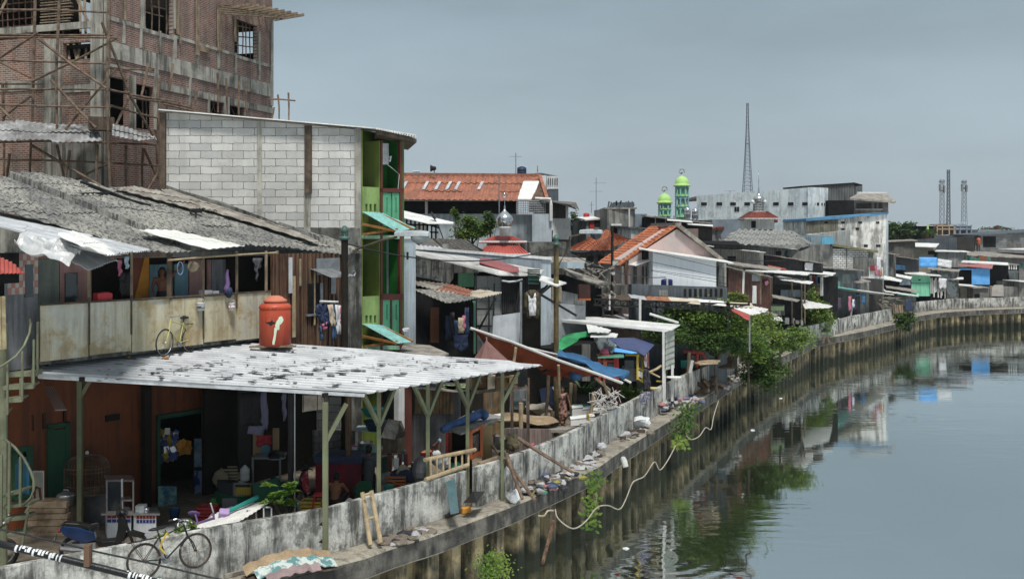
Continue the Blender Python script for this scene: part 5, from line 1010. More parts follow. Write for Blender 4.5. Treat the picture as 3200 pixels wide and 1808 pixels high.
# laundry on the hanger by the rusty wall
pl=VX(975,30.2,1085,31); t=thing('clothes_rail','short horizontal stick holding hangers in front of the rusty wall','rail',pl.pt(1030,945,.6)); b=MB(); b.tube([pl.pt(1000,941,.6),pl.pt(1056,943,.6)],.035,6); b.build('stick',WHITEP,t)
L2='laundry hanging by the rusty wall'
for k,(px,m_,l) in enumerate([([(985,955),(1000,947),(1022,950),(1030,985),(1030,1020),(1010,1020),(1000,1000),(985,980)],NAVY,'navy blue long sleeved top, leftmost of the laundry by the rusty wall'),([(1000,1018),(1010,1060),(1003,1063),(996,1020)],DENIM,'thin blue jeans leg below the navy top by the rusty wall'),([(1022,952),(1038,950),(1046,990),(1048,1018),(1034,1018)],CREAMC,'beige shirt between navy top and blue jeans by the rusty wall'),([(1034,954),(1048,950),(1052,1010),(1050,1064),(1038,1064)],DENIM,'pair of pale blue jeans in the middle of the laundry by the rusty wall'),([(1046,951),(1066,954),(1072,1000),(1064,1044),(1052,1044)],WHC,'white shirt with navy patch right of the jeans by the rusty wall'),([(1064,958),(1072,954),(1078,975),(1071,980),(1068,1010),(1063,1008)],PINKC,'pink flowered sleeve at the right end of the laundry by the rusty wall'),([(1006,1012),(1020,1005),(1020,1028),(1008,1030)],PINKC,'small pink flowered cloth below the navy top by the rusty wall')]): cloth('laundry',l,'clothing',pl,px,m_,.55+.03*(k%3),L2)
# street lamps
LG=mat('lamp_green_iron',(.07,.14,.12),(.05,.1,.085),3,rough=.5); LH=mat('lamp_shell',(.42,.46,.47),(.28,.32,.34),3,rough=.35,bump=0)
def lamp(lb,x,ytop,D,hx0,hx1,hy,rust=False):
    a=P(x,ytop,D); t=thing('street_lamp',lb,'street lamp',(a.x,a.y,0)); z=a.z; pm=mat('yellow_rust_pole',(.16,.13,.05),(.07,.05,.03),2,streak=.5,sscale=5) if rust else DARK
    b=MB(); b.tube([V((a.x,a.y,0)),V((a.x,a.y,z-.2))],.10,10); b.build('pole',pm,t); b=MB(); b.lathe(V((a.x,a.y,z-.35)),[(.12,0),(.16,.03),(.16,.08),(.1,.1),(.09,.22),(.13,.24),(.12,.3),(.06,.4),(.01,.42)],14); b.build('finial',LG,t,True)
    h0=P(hx0,hy,D-.3);h1=P(hx1,hy,D-.6); 
    b=MB(); b.tube([V((a.x,a.y,z-1.4)),V((a.x+.12,a.y,z-1.0)),V((a.x+.35,a.y-.05,z-.62)),(h0+V((-.35,0,-.1))),h0+V((.05,0,-.02))],.035,7); b.build('arm',BARK,t)
    d=h1-h0; L_=d.length; m=d.to_track_quat('X','Z').to_matrix()
    b=MB(); b.v=[h0+m@V((L_*(.5+.5*u_),w*.18*(1-.35*u_*u_),zz*.16*(1-.2*u_*u_))) for u_ in (-1,-.8,-.3,.3,.8,1) for w,zz in ((-1,0),(-.8,.8),(0,1.1),(.8,.8),(1,0))]
    for i in range(5):
        for k in range(4): b.f.append((i*5+k,i*5+k+1,(i+1)*5+k+1,(i+1)*5+k))
        b.f.append((i*5+4,i*5,(i+1)*5,(i+1)*5+4))
    b.f+=[(0,1,2,3,4)[::-1],(25,26,27,28,29)]; b.build('head',LH,t,bev=.01)
    b=MB(); b.sph(h0.lerp(h1,.72)+V((0,0,-.02)),(L_*.26,.15,.2),14,8); b.build('lens',GLASS if rust else mat('dusty_lens',(.3,.32,.32),(.22,.24,.24),2,rough=.3),t,True); return t
lamp('near street lamp with green capped pole and pale head before the green house',1077,712,30,1236,1342,738)
lamp('second street lamp on a yellow rusty pole right of the long white awning start',1738,738,38,1812,1882,730,True)
# ================================================================ middle distance
def rq(b,q,th=.05): b.slab([P(*p) for p in q],(0,0,-th)); return b
def roofp(t,q,m,th=.05,name='roof',rib=None,pitch=.25,amp=.03,rows=2,**k):
    if rib:
        g=GP(*[P(*p) for p in q[:3]]); b=MB(); corr(b,g,[p[:2] for p in q],rib,pitch,amp,rows,k.get('step',.02),k.get('jit',.1),4); return b.build(name,m,t,solid=.02)
    b=MB(); rq(b,q,th); return b.build(name,m,t,jag=k.get('jag',0))
def shed(name,label,x0,D0,x1,D1,y0,y1,m,depth=4,roof=None,grp='shacks and houses along the bank',cat='house',yb=None,off=0):
    if D0>=D1: D1=D0+.3
    pl=VX(x0,D0,x1,D1); t=house(name,label,cat,pl,[(x0,y0),(x1,y1),(x1,yb or yg(D1)),(x0,yb or yg(D0))],depth,m,grp,off); t2=t
    if roof:
        rm,ov,back,rise=roof[:4]; th=roof[4] if len(roof)>4 else .05; sx=roof[5] if len(roof)>5 else 10
        a=pl.pt(x0-sx,y0-(y1-y0)/(x1-x0)*sx,.35 if ov is None else ov); c=pl.pt(x1+sx,y1+(y1-y0)/(x1-x0)*sx,.35 if ov is None else ov); k=-pl.n3*back+V((0,0,rise)); up=V((0,0,.06))
        b=MB(); n=max(2,int((c-a).length/.9)); q=random.Random(int(x0*7+y0))
        for i in range(n):
            s0=a.lerp(c,i/n);s1=a.lerp(c,(i+1)/n)+V((.05,0,.0)); e=up+V((0,0,.015*(i%2)+q.uniform(0,.02))); f=pl.n3*q.uniform(-.15,.2); b.slab([s0+e+f,s1+e+f,s1+k+e,s0+k+e],(0,0,-th))
        b.build('roof',rm,t)
    return t,pl
def win_(t,pl,rects,m=GLASS,nm='window',off=.02,th=.06):
    for r in rects: b=MB(); pl.rect(b,*r,th,off); b.build(nm,m,t)
ORT=mat('orange_tile',(.44,.16,.08),(.30,.10,.05),2.5,spot=.4,spcol=(.12,.05,.035),spscale=5,rough=.85,det=.5,fine=18)
ORR=mat('orange_tin',(.38,.145,.085),(.24,.10,.065),1.1,spot=.8,sdir=(0,1,.3),spcol=(.16,.08,.06),spscale=3.5,det=.5,fine=10)
DTILE=mat('dark_tile',(.13,.12,.11),(.07,.065,.06),2,spot=.3,spcol=(.25,.23,.2))
# warehouse with orange corrugated roof
wt=thing('warehouse','long warehouse with a rusty orange corrugated roof over a dark open storey','warehouse',(P(1450,745,75).x,76,0)); pl=VX(1250,75,1700,75)
b=MB(); pl.rect(b,1240,668,1722,yg(75),9); b.build('wall',PALEB,wt)
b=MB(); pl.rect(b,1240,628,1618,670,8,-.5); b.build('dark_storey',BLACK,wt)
b=MB(); pl.rect(b,1328,626,1336,670,.3,.1); pl.rect(b,1240,622,1665,628,.3,.1); b.build('column',WHITEP,wt)
g=[(1240,548,80),(1690,551,80),(1664,628,74),(1240,624,74)]; roofp(wt,g,ORR,rib=((1450,550),(1430,625)),pitch=.45,amp=.05,rows=3,step=.05,jit=.1)
b=MB()
for x in (1262,1328,1366,1400,1428,1500): g0=GP(P(1240,548,80),P(1690,551,80),P(1664,628,74)); o_=V((0,0,.14)); b.slab([g0.pt(x+4,572)+o_,g0.pt(x+13,572)+o_,g0.pt(x+0,596)+o_,g0.pt(x-9,596)+o_],(0,0,-.05))
b.build('grey_patch',GALV,wt)
g0=GP(P(1240,548,80),P(1690,551,80),P(1664,628,74)); o_=V((0,0,.16)); b=MB()
for q in ([(1636,572),(1685,572),(1676,598),(1628,598)],[(1626,598),(1676,598),(1660,628),(1618,628)]): b.slab([g0.pt(*p)+o_ for p in q],(0,0,-.08))
b.build('white_sheets',WROOF,wt)
b=MB(); b.slab([P(1688,552,79.5),P(1708,618,75),P(1664,626,74)],(0,.4,0)); b.build('gable',RUST,wt); b=MB(); b.beam(P(1687,548,79.3),P(1710,622,74.2),.25,.1); b.beam(P(1240,546,80),P(1692,549,80),.3,.3); b.build('ridge',ORR,wt)
b=MB()
for k in range(14): x=1614+k*7; b.tube([P(x,626,73.8),P(x,671,73.8)],.03,4)
for k in range(7): y=628+k*7; b.tube([P(1614,y,73.8),P(1706,y,73.8)],.03,4)
b.build('mesh_screen',STEEL,wt); b=MB(); fb(b,1652,1706,624,663,74,.3); b.build('screen_panel',GREYC,wt)
t,p2=shed('annex_shed','brown boarded annex with white sheets below beside the orange warehouse',1722,74,1775,74,632,640,mat('brown_cladding',(.09,.075,.065),(.06,.05,.045),3,streak=.5),5,yb=700,grp=None)
b=MB(); rq(b,[(1672,622,74,),(1800,632,73.5),(1810,655,71.5),(1792,640,72)]); rq(b,[(1715,628,74),(1785,630,76),(1802,654,73),(1770,640,72)]); b.build('roof',DTILE,t); b=MB(); p2.rect(b,1710,682,1783,719,.2,.3); p2.rect(b,1728,719,1785,748,.2,.3); b.build('white_sheets',WROOF,t); b=MB(); p2.rect(b,1728,748,1785,yg(74),4,0); b.build('lower_wall',GREYC,t)
b=MB(); b.tube([P(1672,620,73),P(1720,622,73),P(1722,640,73),P(1722,690,73)],.12,6); b.tube([P(1772,640,73),P(1772,680,73),P(1785,686,73)],.1,6); b.build('drain_pipe',WHITEP,t)
b=MB(); fb(b,1663,1724,668,yg(73),73.2,3); o=one('concrete_stack',b,PALEB,'tall grey blue concrete block standing right of the warehouse wall','block')
t=thing('rooftop_house','grey rooftop structure with arched roof and balustrade behind the orange warehouse','building',(P(1700,745,84).x,84,0)); b=MB(); fb(b,1711,1745,590,yg(84),84,5); b.build('wall',SLATE,t); b=MB(); fb(b,1709,1744,550,592,84,5); b.build('parapet',WHITEP,t)
b=MB(); b.slab([P(1655,548,86),P(1668,542,86),P(1690,540,86),P(1744,550,86),P(1744,556,86),P(1690,546,86),P(1668,548,86)],(0,4,0)); b.build('arched_roof',SLATE,t); b=MB(); 
for k in range(5): fb(b,1712+k*7,1715+k*7,556,578,83.9,.05)
b.build('balusters',SLATE,t); b=MB(); b.slab([P(1686,548,83),P(1708,548,83),P(1704,590,83)],(0,.2,0)); b.build('white_flag',WHITEP,t)
def tank(lb,x0,x1,yt,yb,D,m,n=''):
    c=P((x0+x1)/2,yb,D); r=(x1-x0)/2/F*D; h=(yb-yt)/F*D; t=thing('water_tank',lb,'tank',c); b=MB(); b.lathe(c,[(r*.95,0),(r,h*.05),(r,h*.3),(r*1.04,h*.32),(r,h*.34),(r,h*.62),(r*1.04,h*.64),(r,h*.66),(r*.97,h*.86),(r*.6,h*.95)],18); b.build('body',m,t,True); b=MB(); b.lathe(c+V((0,0,h*.93)),[(r*.42,0),(r*.42,h*.06),(r*.1,h*.08)],12); b.build('lid',m,t); b=MB()
    for k in range(4): a=PI/4+k*PI/2; e=c+V((math.cos(a)*r*.8,math.sin(a)*r*.8,0)); b.beam(e,e-V((0,0,.9)),.08)
    b.build('stand',STEEL,t); return t
BLP=C('deep_blue_plastic',(.012,.02,.14)); tank('navy water tank on the roof behind the orange warehouse ridge',1616,1645,520,550,82,C('navy_plastic',(.02,.035,.08)))
def antenna(lb,x,yt,yb,D,arms=((-.5,.5,.85),)):
    a=P(x,yb,D);c=P(x,yt,D); h=c.z-a.z; t=thing('antenna',lb,'antenna',a,'thin rooftop antennas'); b=MB(); b.tube([a,c],.035,5); b.build('mast',STEEL,t); b=MB()
    for l,r_,f in arms: b.tube([a.lerp(c,f)+V((l,0,0)),a.lerp(c,f)+V((r_,0,0))],.02,4)
    b.build('arms',STEEL,t)
antenna('thin antenna left of the navy tank on the warehouse roof',1612,478,550,81); antenna('thin mast crossing the orange warehouse roof left of the silver dome',1560,540,670,60,((-.1,.1,.98),)); antenna('short rod on the arched rooftop right of the navy tank',1680,518,545,84,((-.1,.1,.5),)); antenna('tall slim antenna standing far off between warehouse and water towers',1863,556,660,110,((-.7,.7,.6),(-.3,1.1,.85))); antenna('low antenna far off left of the tall slim one',1848,630,665,110,((-.3,.3,.7),))
t=thing('siren_horn','black loudspeaker horn on a pole above the orange warehouse ridge','loudspeaker',P(1357,550,79)); b=MB(); b.tube([P(1357,550,79),P(1357,528,79)],.05); b.build('pole',STEEL,t); b=MB(); b.sph(P(1357,526,79),.17,10); b.lathe(P(1353,526,79),[(.28,-.2),(.1,.15)],12,m=Matrix.Rotation(PI/2,3,'Y')); b.build('horn',BLACKP,t)
b=MB(); 
for k in range(5): x=1291+k*5; b.tube([P(x,536,79),P(x+ (2-k)*.6,549,79)],.04,4)
b.tube([P(1290,536,79),P(1312,536,79)],.05); one('roof_crate',b,STEEL,'small barred metal crate on the left end of the warehouse ridge','crate')
# white lean-to roof and lattice left
t=thing('white_lean_to','bright white lean-to roof over a black lattice balcony right of the green house','shed',(P(1330,745,58).x,58,0)); b=MB(); rq(b,[(1250,655,60),(1418,694,58),(1417,698,57),(1340,698,56),(1250,677,56)],.04); b.build('roof',WROOF,t); b=MB()
for k in range(9): x=1258+k*13; b.beam(P(x,678+ (x-1250)*.2,57.5),P(x,745,57.5),.09)
for y in (700,722): b.beam(P(1255,y,57.5),P(1370,y+4,57.5),.09)
b.beam(P(1305,690,57.5),P(1372,712,57.5),.09); b.build('lattice',BLACKP,t); b=MB(); fb(b,1255,1372,745,yg(58),58,3); fb(b,1262,1330,700,745,60,1); b.build('wall',GREYC,t)
t=thing('satellite_dish','small black satellite dish on a leaning stem beside the white lean-to','dish',P(1385,745,57)); b=MB(); b.tube([P(1385,745,57),P(1368,700,57),P(1356,682,57)],.03); b.build('stem',BLACKP,t); b=MB(); b.lathe(P(1352,675,57),[(.02,-.08),(.18,-.02),(.25,.08),(.23,.08)],14,m=Matrix.Rotation(1.0,3,'Y')); b.build('dish',BLACKP,t)
# trees
tree('tree','yellow green mango tree between the warehouse and the silver domed mosque',P(1470,yg(62),62),0,(1.35,1.2,1.15),3800,.20,LEAFA,3,cen=P(1478,712,62),clumps=26,shell=.3)
tree('tree','slender treetop rising at the left of the mango tree in front of the warehouse',P(1425,yg(61),61),0,(.3,.3,.75),500,.16,LEAFA,5,cen=P(1424,668,61),clumps=7,shell=.1,trunk=.05)
tree('tree','darker clump of leaves just left of the silver dome',P(1530,yg(60),60),0,(.62,.6,1.0),1300,.18,LEAFB,6,cen=P(1532,700,60),clumps=12,shell=.2,trunk=.07)
# small mosque: silver dome and two tier red roof
t=thing('small_mosque','little mosque turret with shiny silver onion dome over two red tin roof tiers','mosque',(P(1577,745,50).x,50.5,0)); c=P(1577,735,50); k=50/F
b=MB(); b.lathe(P(1577,737,50),[(17*k,0),(16*k,20*k),(21*k,25*k),(22*k,28*k)],16); b.build('neck',WHITEP,t,True)
b=MB(); b.lathe(P(1577,712,50),[(19*k,0),(20*k,4*k),(26*k,16*k),(27*k,28*k),(22*k,38*k),(12*k,47*k),(5*k,54*k),(2.2*k,62*k),(2.5*k,66*k),(1*k,72*k),(.8*k,100*k),(.2*k,112*k)],20); b.build('dome',SILVER,t,True)
b=MB(); b.tube([P(1577+8*math.cos(a_),609+8*math.sin(a_),50) for a_ in [R(-40)+j*R(280)/12+R(0) for j in range(13)]],.03,6); b.build('crescent',STEEL,t)
REDT=mat('red_tin',(.36,.055,.045),(.26,.05,.04),2,streak=.3,scol=(.4,.36,.32),sscale=5,spot=.3,spcol=(.45,.4,.36),spscale=4)
def hip(t,xc,yt,yb,wt,wb,D,m,nm='roof',dd=1.,n=30):
    kk=D/F; b=MB(); c0=P(xc,yb,D+wb*kk/2*dd); c1=P(xc,yt,D+wb*kk/2*dd)
    lo=[c0+V((sx*wb*kk/2,sy*wb*kk/2*dd,0)) for sx,sy in((-1,-1),(1,-1),(1,1),(-1,1))]; hi=[c1+V((sx*wt*kk/2,sy*wt*kk/2*dd,0)) for sx,sy in((-1,-1),(1,-1),(1,1),(-1,1))]
    for i in range(4):
        a,bb,cc_,d=lo[i],lo[(i+1)%4],hi[(i+1)%4],hi[i]
        for j in range(n):
            s0,s1=j/n,(j+1)/n; o=V((0,0,.025 if j%2 else -.02)); b.add([a.lerp(bb,s0)+o,a.lerp(bb,s1)+o,d.lerp(cc_,s1)+o,d.lerp(cc_,s0)+o],[(0,1,2,3)])
    b.build(nm,m,t,solid=.03); b=MB(); b.slab(lo,(0,0,.08)); b.build('eave',WHITEP,t)
hip(t,1572,737,757,50,150,50,REDT); hip(t,1572,765,796,95,175,49.5,REDT); b=MB(); fb(b,1520,1625,754,790,51,1.6); b.build('clerestory',WHITEP,t); b=MB(); fb(b,1505,1640,790,yg(50),50.6,2); b.build('wall',GREYC,t)
# dark tile roofs between
t=thing('old_house','low old house with dark grey tiled gable roof right of the near street lamp','house',(P(1400,745,46).x,46,0)); roofp(t,[(1350,745,50),(1455,747,50),(1512,785,46),(1390,788,45)],DTILE,rib=((1400,746),(1440,785)),pitch=.22,amp=.03,rows=10,step=.03,jit=0); roofp(t,[(1318,748,49),(1352,745,50),(1395,788,45),(1310,768,46)],DTILE,.06); b=MB(); fb(b,1310,1500,780,yg(46),46.5,3); b.build('wall',GREYC,t); roofp(t,[(1298,764,44.5),(1385,772,44),(1385,781,43.2),(1298,774,43.6)],GALV,rib=((1320,765),(1318,775)),pitch=.2,amp=.03,rows=1)
b=MB(); fb(b,1383,1400,762,785,44,.4); b.build('chimney',GREYC,t)
t,p2=shed('back_building','mildewed dark wall building behind the small mosque roofs',1640,53,1770,54,757,755,CONCD,4,grp=None)
# long blue grey building
bl=VX(1298,41,1722,44.5); t=house('long_blue_building','long building with blue grey painted top band behind the mildewed parapet','house',bl,[(1298,773),(1722,808),(1722,yg(44.5)),(1298,yg(41))],3,PALEB)
b=MB(); bl.slab(b,[(1298,770),(1724,803),(1724,812),(1298,778)],3.1,.1); b.build('coping',WHITEP,t); b=MB(); bl.slab(b,[(1298,779),(1690,811),(1690,845),(1298,800)],.05,.06); b.build('painted_band',mat('band_grey',(.27,.31,.35),(.2,.23,.26),1.5,streak=.3),t)
b=MB(); bl.rect(b,1625,1060,1640,1085,.15,.1); bl.rect(b,1645,1068,1670,1074,.1,.12); b.build('bracket',BLACKP,t)
# patchwork house in front of it: white edge roof, stained fascia, green door
hp=VX(1298,37.5,1700,39.5); t=house('patched_house','patched hut with white edged roof, mildewed fascia and green door','house',hp,[(1298,800),(1500,850),(1690,856),(1690,yg(39.5)),(1298,yg(37.5))],1.2,DARK,off=-.6)
b=MB(); rq(b,[(1298,783,41),(1450,800,41),(1560,822,41),(1700,843,41),(1692,852,38.8),(1640,860,38.4),(1560,858,38),(1400,815,37.4),(1298,795,37)],.05); b.build('roof',mat('white_old_roof',(.6,.6,.58),(.36,.36,.35),1.2,spot=.5,spcol=(.2,.19,.18),spscale=2.5),t,jag=.04)
b=MB(); rq(b,[(1500,806,40.5),(1545,812,40.5),(1620,834,39),(1622,846,38.2),(1590,848,38.2),(1498,818,38.5)],.04); b.build('red_sheet',paint('faded_red_tin',(.32,.10,.10),.4),t,jag=.04)
b=MB(); hp.slab(b,[(1298,800),(1380,812),(1424,820),(1418,870),(1405,885),(1298,862)],.3,.05); b.build('fascia',CONC,t,jag=.04); b=MB(); hp.slab(b,[(1418,822),(1496,826),(1495,852),(1420,852)],.35,.25); b.build('beam_panel',GREYC,t,jag=.03)
b=MB(); hp.rect(b,1432,853,1481,896,.1,.1); b.build('green_panel',paint('mid_green',(.08,.24,.13),.2),t); b=MB(); hp.rect(b,1484,862,1545,1100,.1,.0); hp.rect(b,1545,865,1568,990,.1,.02); b.build('tiled_wall',mat('white_wall_tiles',(.34,.35,.35),(.26,.27,.27),brick=((1,.1),.5,.5,.012,(.15,.15,.15))),t)
b=MB()
for k in range(28): hp.rect(b,1569+k*3,850,1571+k*3,978,.05,.1+.05*(k%2))
b.build('corrugated_wall',mat('dark_corrugated',(.075,.075,.08),(.03,.03,.033),3,streak=.5),t); b=MB()
for k in range(8): hp.slab(b,[(1650,840+k*6),(1688,842+k*6),(1688,846+k*6),(1650,845+k*6)],.05,1.+.05*(k%2))
b.build('green_shutter',C('dark_green_tin',(.02,.07,.055)),t)
b=MB()
for x0,y0,x1,y1 in [(1488,850,1488,1100),(1545,885,1538,1110),(1470,905,1468,1098),(1550,930,1475,1068),(1490,965,1545,965),(1485,1018,1540,1018),(1528,900,1528,1045),(1634,880,1628,1100),(1604,873,1613,885),(1624,884,1610,975)]: b.beam(hp.pt(x0,y0,.4),hp.pt(x1,y1,.4),.06)
b.build('black_frame',BLACKP,t); b=MB(); hp.rect(b,1478,940,1487,1105,.08,.5); b.build('green_post',C('mint_post',(.18,.42,.28)),t)
b=MB(); b.tube([hp.pt(1568,876,.6),hp.pt(1590,880,.6),hp.pt(1612,878,.6),hp.pt(1632,872,.6)],.04,6); b.build('white_rail',WPL,t)
# patch roof below and laundry den
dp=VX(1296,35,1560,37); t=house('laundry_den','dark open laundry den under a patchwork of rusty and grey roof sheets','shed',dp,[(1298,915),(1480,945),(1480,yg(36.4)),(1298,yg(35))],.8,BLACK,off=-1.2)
for k,(q,m_) in enumerate([([(1297,860,38.5),(1405,885,38),(1370,908,36.5),(1297,890,36)],OLDR),([(1400,884,38),(1505,915,37.5),(1460,925,36.5),(1360,905,36.6)],mat('rust_patch',(.30,.10,.06),(.2,.1,.07),2,spot=.4,spcol=(.3,.28,.25))),([(1360,900,36.7),(1430,915,36.6),(1400,935,35.6),(1340,918,35.8)],mat('beige_patch',(.42,.37,.3),(.3,.27,.22),2,spot=.4,spcol=(.15,.13,.1))),([(1292,903,36),(1340,905,36.2),(1475,930,35.8),(1498,930,35.6),(1450,942,34.8),(1400,947,34.6)],ASB),([(1445,915,37.2),(1500,905,37.8),(1568,915,37),(1545,922,36.2),(1498,932,35.5)],mat('cream_patch',(.5,.45,.36),(.36,.32,.26),2,spot=.3,spcol=(.2,.17,.12)))]): roofp(t,q,m_,rib=(q[0][:2],q[3][:2]),pitch=.16,amp=.02,rows=2,step=.02,jit=.05)
b=MB(); dp.rect(b,1345,960,1372,1070,.05,-.9); b.build('curtain',C('rust_curtain',(.14,.05,.02)),t)
q=random.Random(3); GL='clothes crowded in the laundry den'
for k,(x,w,y0,y1,m_,l) in enumerate([(1398,12,985,1060,NAVY,'navy garment at the left of the laundry den'),(1412,14,975,1065,BLK,'black garment second in the laundry den'),(1424,9,1000,1050,DENIM,'slim blue garment in the middle of the laundry den'),(1440,16,992,1040,CREAMC,'cream dress hanging in the laundry den'),(1449,8,985,1030,PINKC,'pink strip of cloth beside the cream dress in the laundry den'),(1458,12,960,1050,NAVY,'navy dotted garment at the right of the laundry den')]): cloth('laundry',l,'clothing',dp,[(x-w*.5,y0),(x+w*.5,y0),(x+w*.6,y1),(x-w*.6,y1)],m_,-.5,GL)
cloth('hanging_skirt','dark dotted skirt with a white hem hanging below the laundry den','clothing',dp,[(1415,1045),(1460,1045),(1462,1085),(1440,1098),(1418,1085)],NAVY,.1,GL)
b=MB(); rq(b,[(1262,1072,35),(1345,1078,35),(1402,1104,33),(1372,1112,32),(1250,1098,32.5)],.05); one('low_roof_sheet',b,OLDR,'low weathered roof sheet below the teal awning behind the canopy','metal sheet',jag=.03)
# white board, jacket
pl=VX(1540,36.5,1626,36.9); b=MB(); pl.slab(b,[(1542,988),(1626,976),(1622,1098),(1538,1068)],.05); one('white_board',b,C('white_board',(.52,.56,.6)),'large plain white board standing beside the black pole in front of the patched house','board')
t=thing('hanging_jacket','olive jacket over a white vest on a hanger beside the white board','clothing',VX(1630,36,1695,36).pt(1662,995)); pl=VX(1630,36,1695,36.1)
cloth('jacket','','',pl,[(1640,915),(1655,905),(1672,905),(1686,915),(1688,955),(1683,995),(1672,995),(1664,985),(1655,995),(1646,994),(1644,970),(1636,968)],C('olive_cloth',(.06,.05,.025)),0,parent=t); cloth('vest','','',pl,[(1650,918),(1656,932),(1666,932),(1674,915),(1675,935),(1674,985),(1654,986),(1652,945)],WHC,.1,parent=t)
b=MB(); a=P(1628,880,36.4); b.beam(V((a.x,a.y,0)),a,.08); one('dark_prop_pole',b,STEEL,'dark square pole at the right edge of the white board','pole')
t=thing('small_white_roof','small white tin roof on black struts above the hanging olive jacket','roof',P(1720,900,39)); b=MB(); rq(b,[(1685,858,39.5),(1770,882,38.6),(1740,892,37.5),(1685,874,38.)],.05); b.build('sheet',WROOF,t); b=MB()
for a in [((1685,915,38),(1712,890,38)),((1682,925,37.6),(1726,888,37.8)),((1640,930,37.5),(1700,900,38)),((1690,920,38),(1800,985,40))]: b.beam(P(*a[0]),P(*a[1]),.07)
b.build('struts',BLACKP,t)
# long white awning with post and louvred panel
t=thing('white_awning','long narrow white metal awning on a white post standing at the quay parapet','awning',P(2076,yg(43),43)); b=MB()
q=[P(1690,976,49),P(1725,976,50),P(2125,1014,45.5),P(2098,1030,43.3),P(1683,990,46)]; b.slab(q,(0,0,-.04)); b.build('roof',WROOF,t); b=MB(); b.slab([P(1683,990,45.9),P(2098,1030,43.2),P(2080,1037,43.2),P(1683,1000,45.9)],(0,.08,0)); b.build('fascia',C('fascia_grey',(.5,.52,.52)),t)
b=MB(); b.beam(P(2073,1036,43.2),P(2073,1262,43.2),.1); b.beam(P(2101,1140,43.9),P(2100,1256,43.9),.11); b.beam(P(2079,1150,43.4),P(2079,1258,43.3),.04); b.build('post',VPOLE,t)
b=MB()
for k in range(7): y=1032+k*18; b.slab([P(2080,y+3,43.3),P(2107,y-9,44.6),P(2108,y+9,44.4),P(2079,y+22 if k<6 else y+16,43.15)],(0,.05,0))
b.build('louvred_panel',C('louvre_grey',(.36,.38,.34)),t)
# corrugated grey wall, wood wall behind lamp
t,p2=shed('tin_wall_hut','hut with grey corrugated tin wall behind the second street lamp pole',1722,45,1830,46.5,900,925,mat('grey_tin',(.22,.235,.245),(.14,.15,.16),2,streak=.5,sscale=7),2,grp=None,yb=1200)
b=MB()
for k in range(36): p2.rect(b,1722+k*3,945+k*.3,1723.6+k*3,1090,.04,.05)
b.build('corrugation',GALV,t); b=MB(); p2.rect(b,1724,895,1755,942,.05,.1); b.build('boards',WOOD,t); b=MB(); p2.rect(b,1810,888,1845,938,.1,.5); b.build('hanging_rug',mat('rug',(.03,.018,.015),(.06,.02,.015),3),t); b=MB(); p2.rect(b,1808,932,1846,938,.02,.62); b.build('rug_hem',ORW,t)
t,p2=shed('junk_hut','cluttered dark hut roofed with slanting old sheets below the second tile roof',1764,47,1880,49,858,900,BLACK,3,grp=None); b=MB(); rq(b,[(1760,835,49),(1830,858,49.5),(1890,880,49),(1870,886,47.5),(1800,868,47)],.06); rq(b,[(1715,800,47),(1830,806,48),(1828,822,46),(1722,818,45.5)],.05); b.build('roof',OLDR,t,jag=.05); b=MB(); p2.rect(b,1773,818,1826,838,.6,1.5); b.build('painted_board',C('pale_blue_board',(.38,.45,.5)),t)
b=MB(); q=random.Random(12)
for k in range(60): a=P(q.uniform(1790,1925),q.uniform(815,930),q.uniform(48,50)); b.beam(a,a+V((q.uniform(-.5,.5),q.uniform(-.4,.4),q.uniform(-.25,.25))),.03+.04*q.random())
b.build('stored_timber',OLDR,t)
b=MB(); fb(b,1860,1960,890,960,50,2); b.build('back_clutter',CONCD,t)
# grey roofs in the hollow
t=thing('low_roofs_house','low house with mottled grey tiled roof and black sheet beyond the tin wall hut','house',(P(1900,745,52).x,52,0)); roofp(t,[(1835,945,54),(1905,955,54),(1925,985,50),(1880,993,49),(1825,965,50)],ASB,.08); roofp(t,[(1880,950,53),(1905,948,54),(1998,985,54),(1960,992,52)],BLACK,.08); roofp(t,[(1925,978,51),(2000,985,52),(2005,1010,50),(1920,990,49)],GALV,.05); roofp(t,[(2000,960,55),(2080,965,55),(2085,975,54),(2000,972,54)],WROOF,.05); b=MB(); fb(b,1825,2090,985,yg(52),52,2); b.build('wall',CONCD,t)
# orange tile roofs
t=thing('tiled_house','smaller house with bright orange tiled hip roof left of the big gable house','house',(P(1840,745,66).x,66,0)); roofp(t,[(1780,778,64),(1885,718,70),(1905,720,70),(1893,784,64),(1790,783,63)],ORT,rib=((1880,718),(1800,780)),pitch=.3,amp=.05,rows=14,step=.07,jit=0); roofp(t,[(1905,720,70),(1968,750,66),(1893,784,64)],ORT,rib=((1905,720),(1930,770)),pitch=.3,amp=.05,rows=12,step=.07,jit=0); b=MB(); fb(b,1788,1965,783,yg(66),65.5,4); b.build('wall',GREYC,t); b=MB(); fb(b,1785,1892,783,793,64.5,1); b.build('eave',SLATE,t)
for x0,x1 in((1835,1855),(1870,1888)): b=MB(); fb(b,x0,x1,800,815,65.4,.1); b.build('window',GLASS,t)
gp_=VX(1990,52,2240,54); t=thing('gable_house','big house with bright orange tiled roof and pink gable above a white wall','house',(gp_.pt(2110,900).x,gp_.pt(2110,900).y,0))
b=MB(); gp_.slab(b,[(1965,812),(2116,716),(2240,806),(2240,yg(54)),(1965,yg(52))],1.5,.3); b.build('wall',mat('pink_gable',(.56,.40,.38),(.42,.36,.34),.8,spot=.3,spcol=(.34,.31,.3),spscale=.9),t)
roofp(t,[(2041,706,60),(2117,705,52.5),(1932,829,51.2),(1870,824,57)],ORT,rib=((2080,706),(1900,826)),pitch=.3,amp=.05,rows=16,step=.07,jit=0)
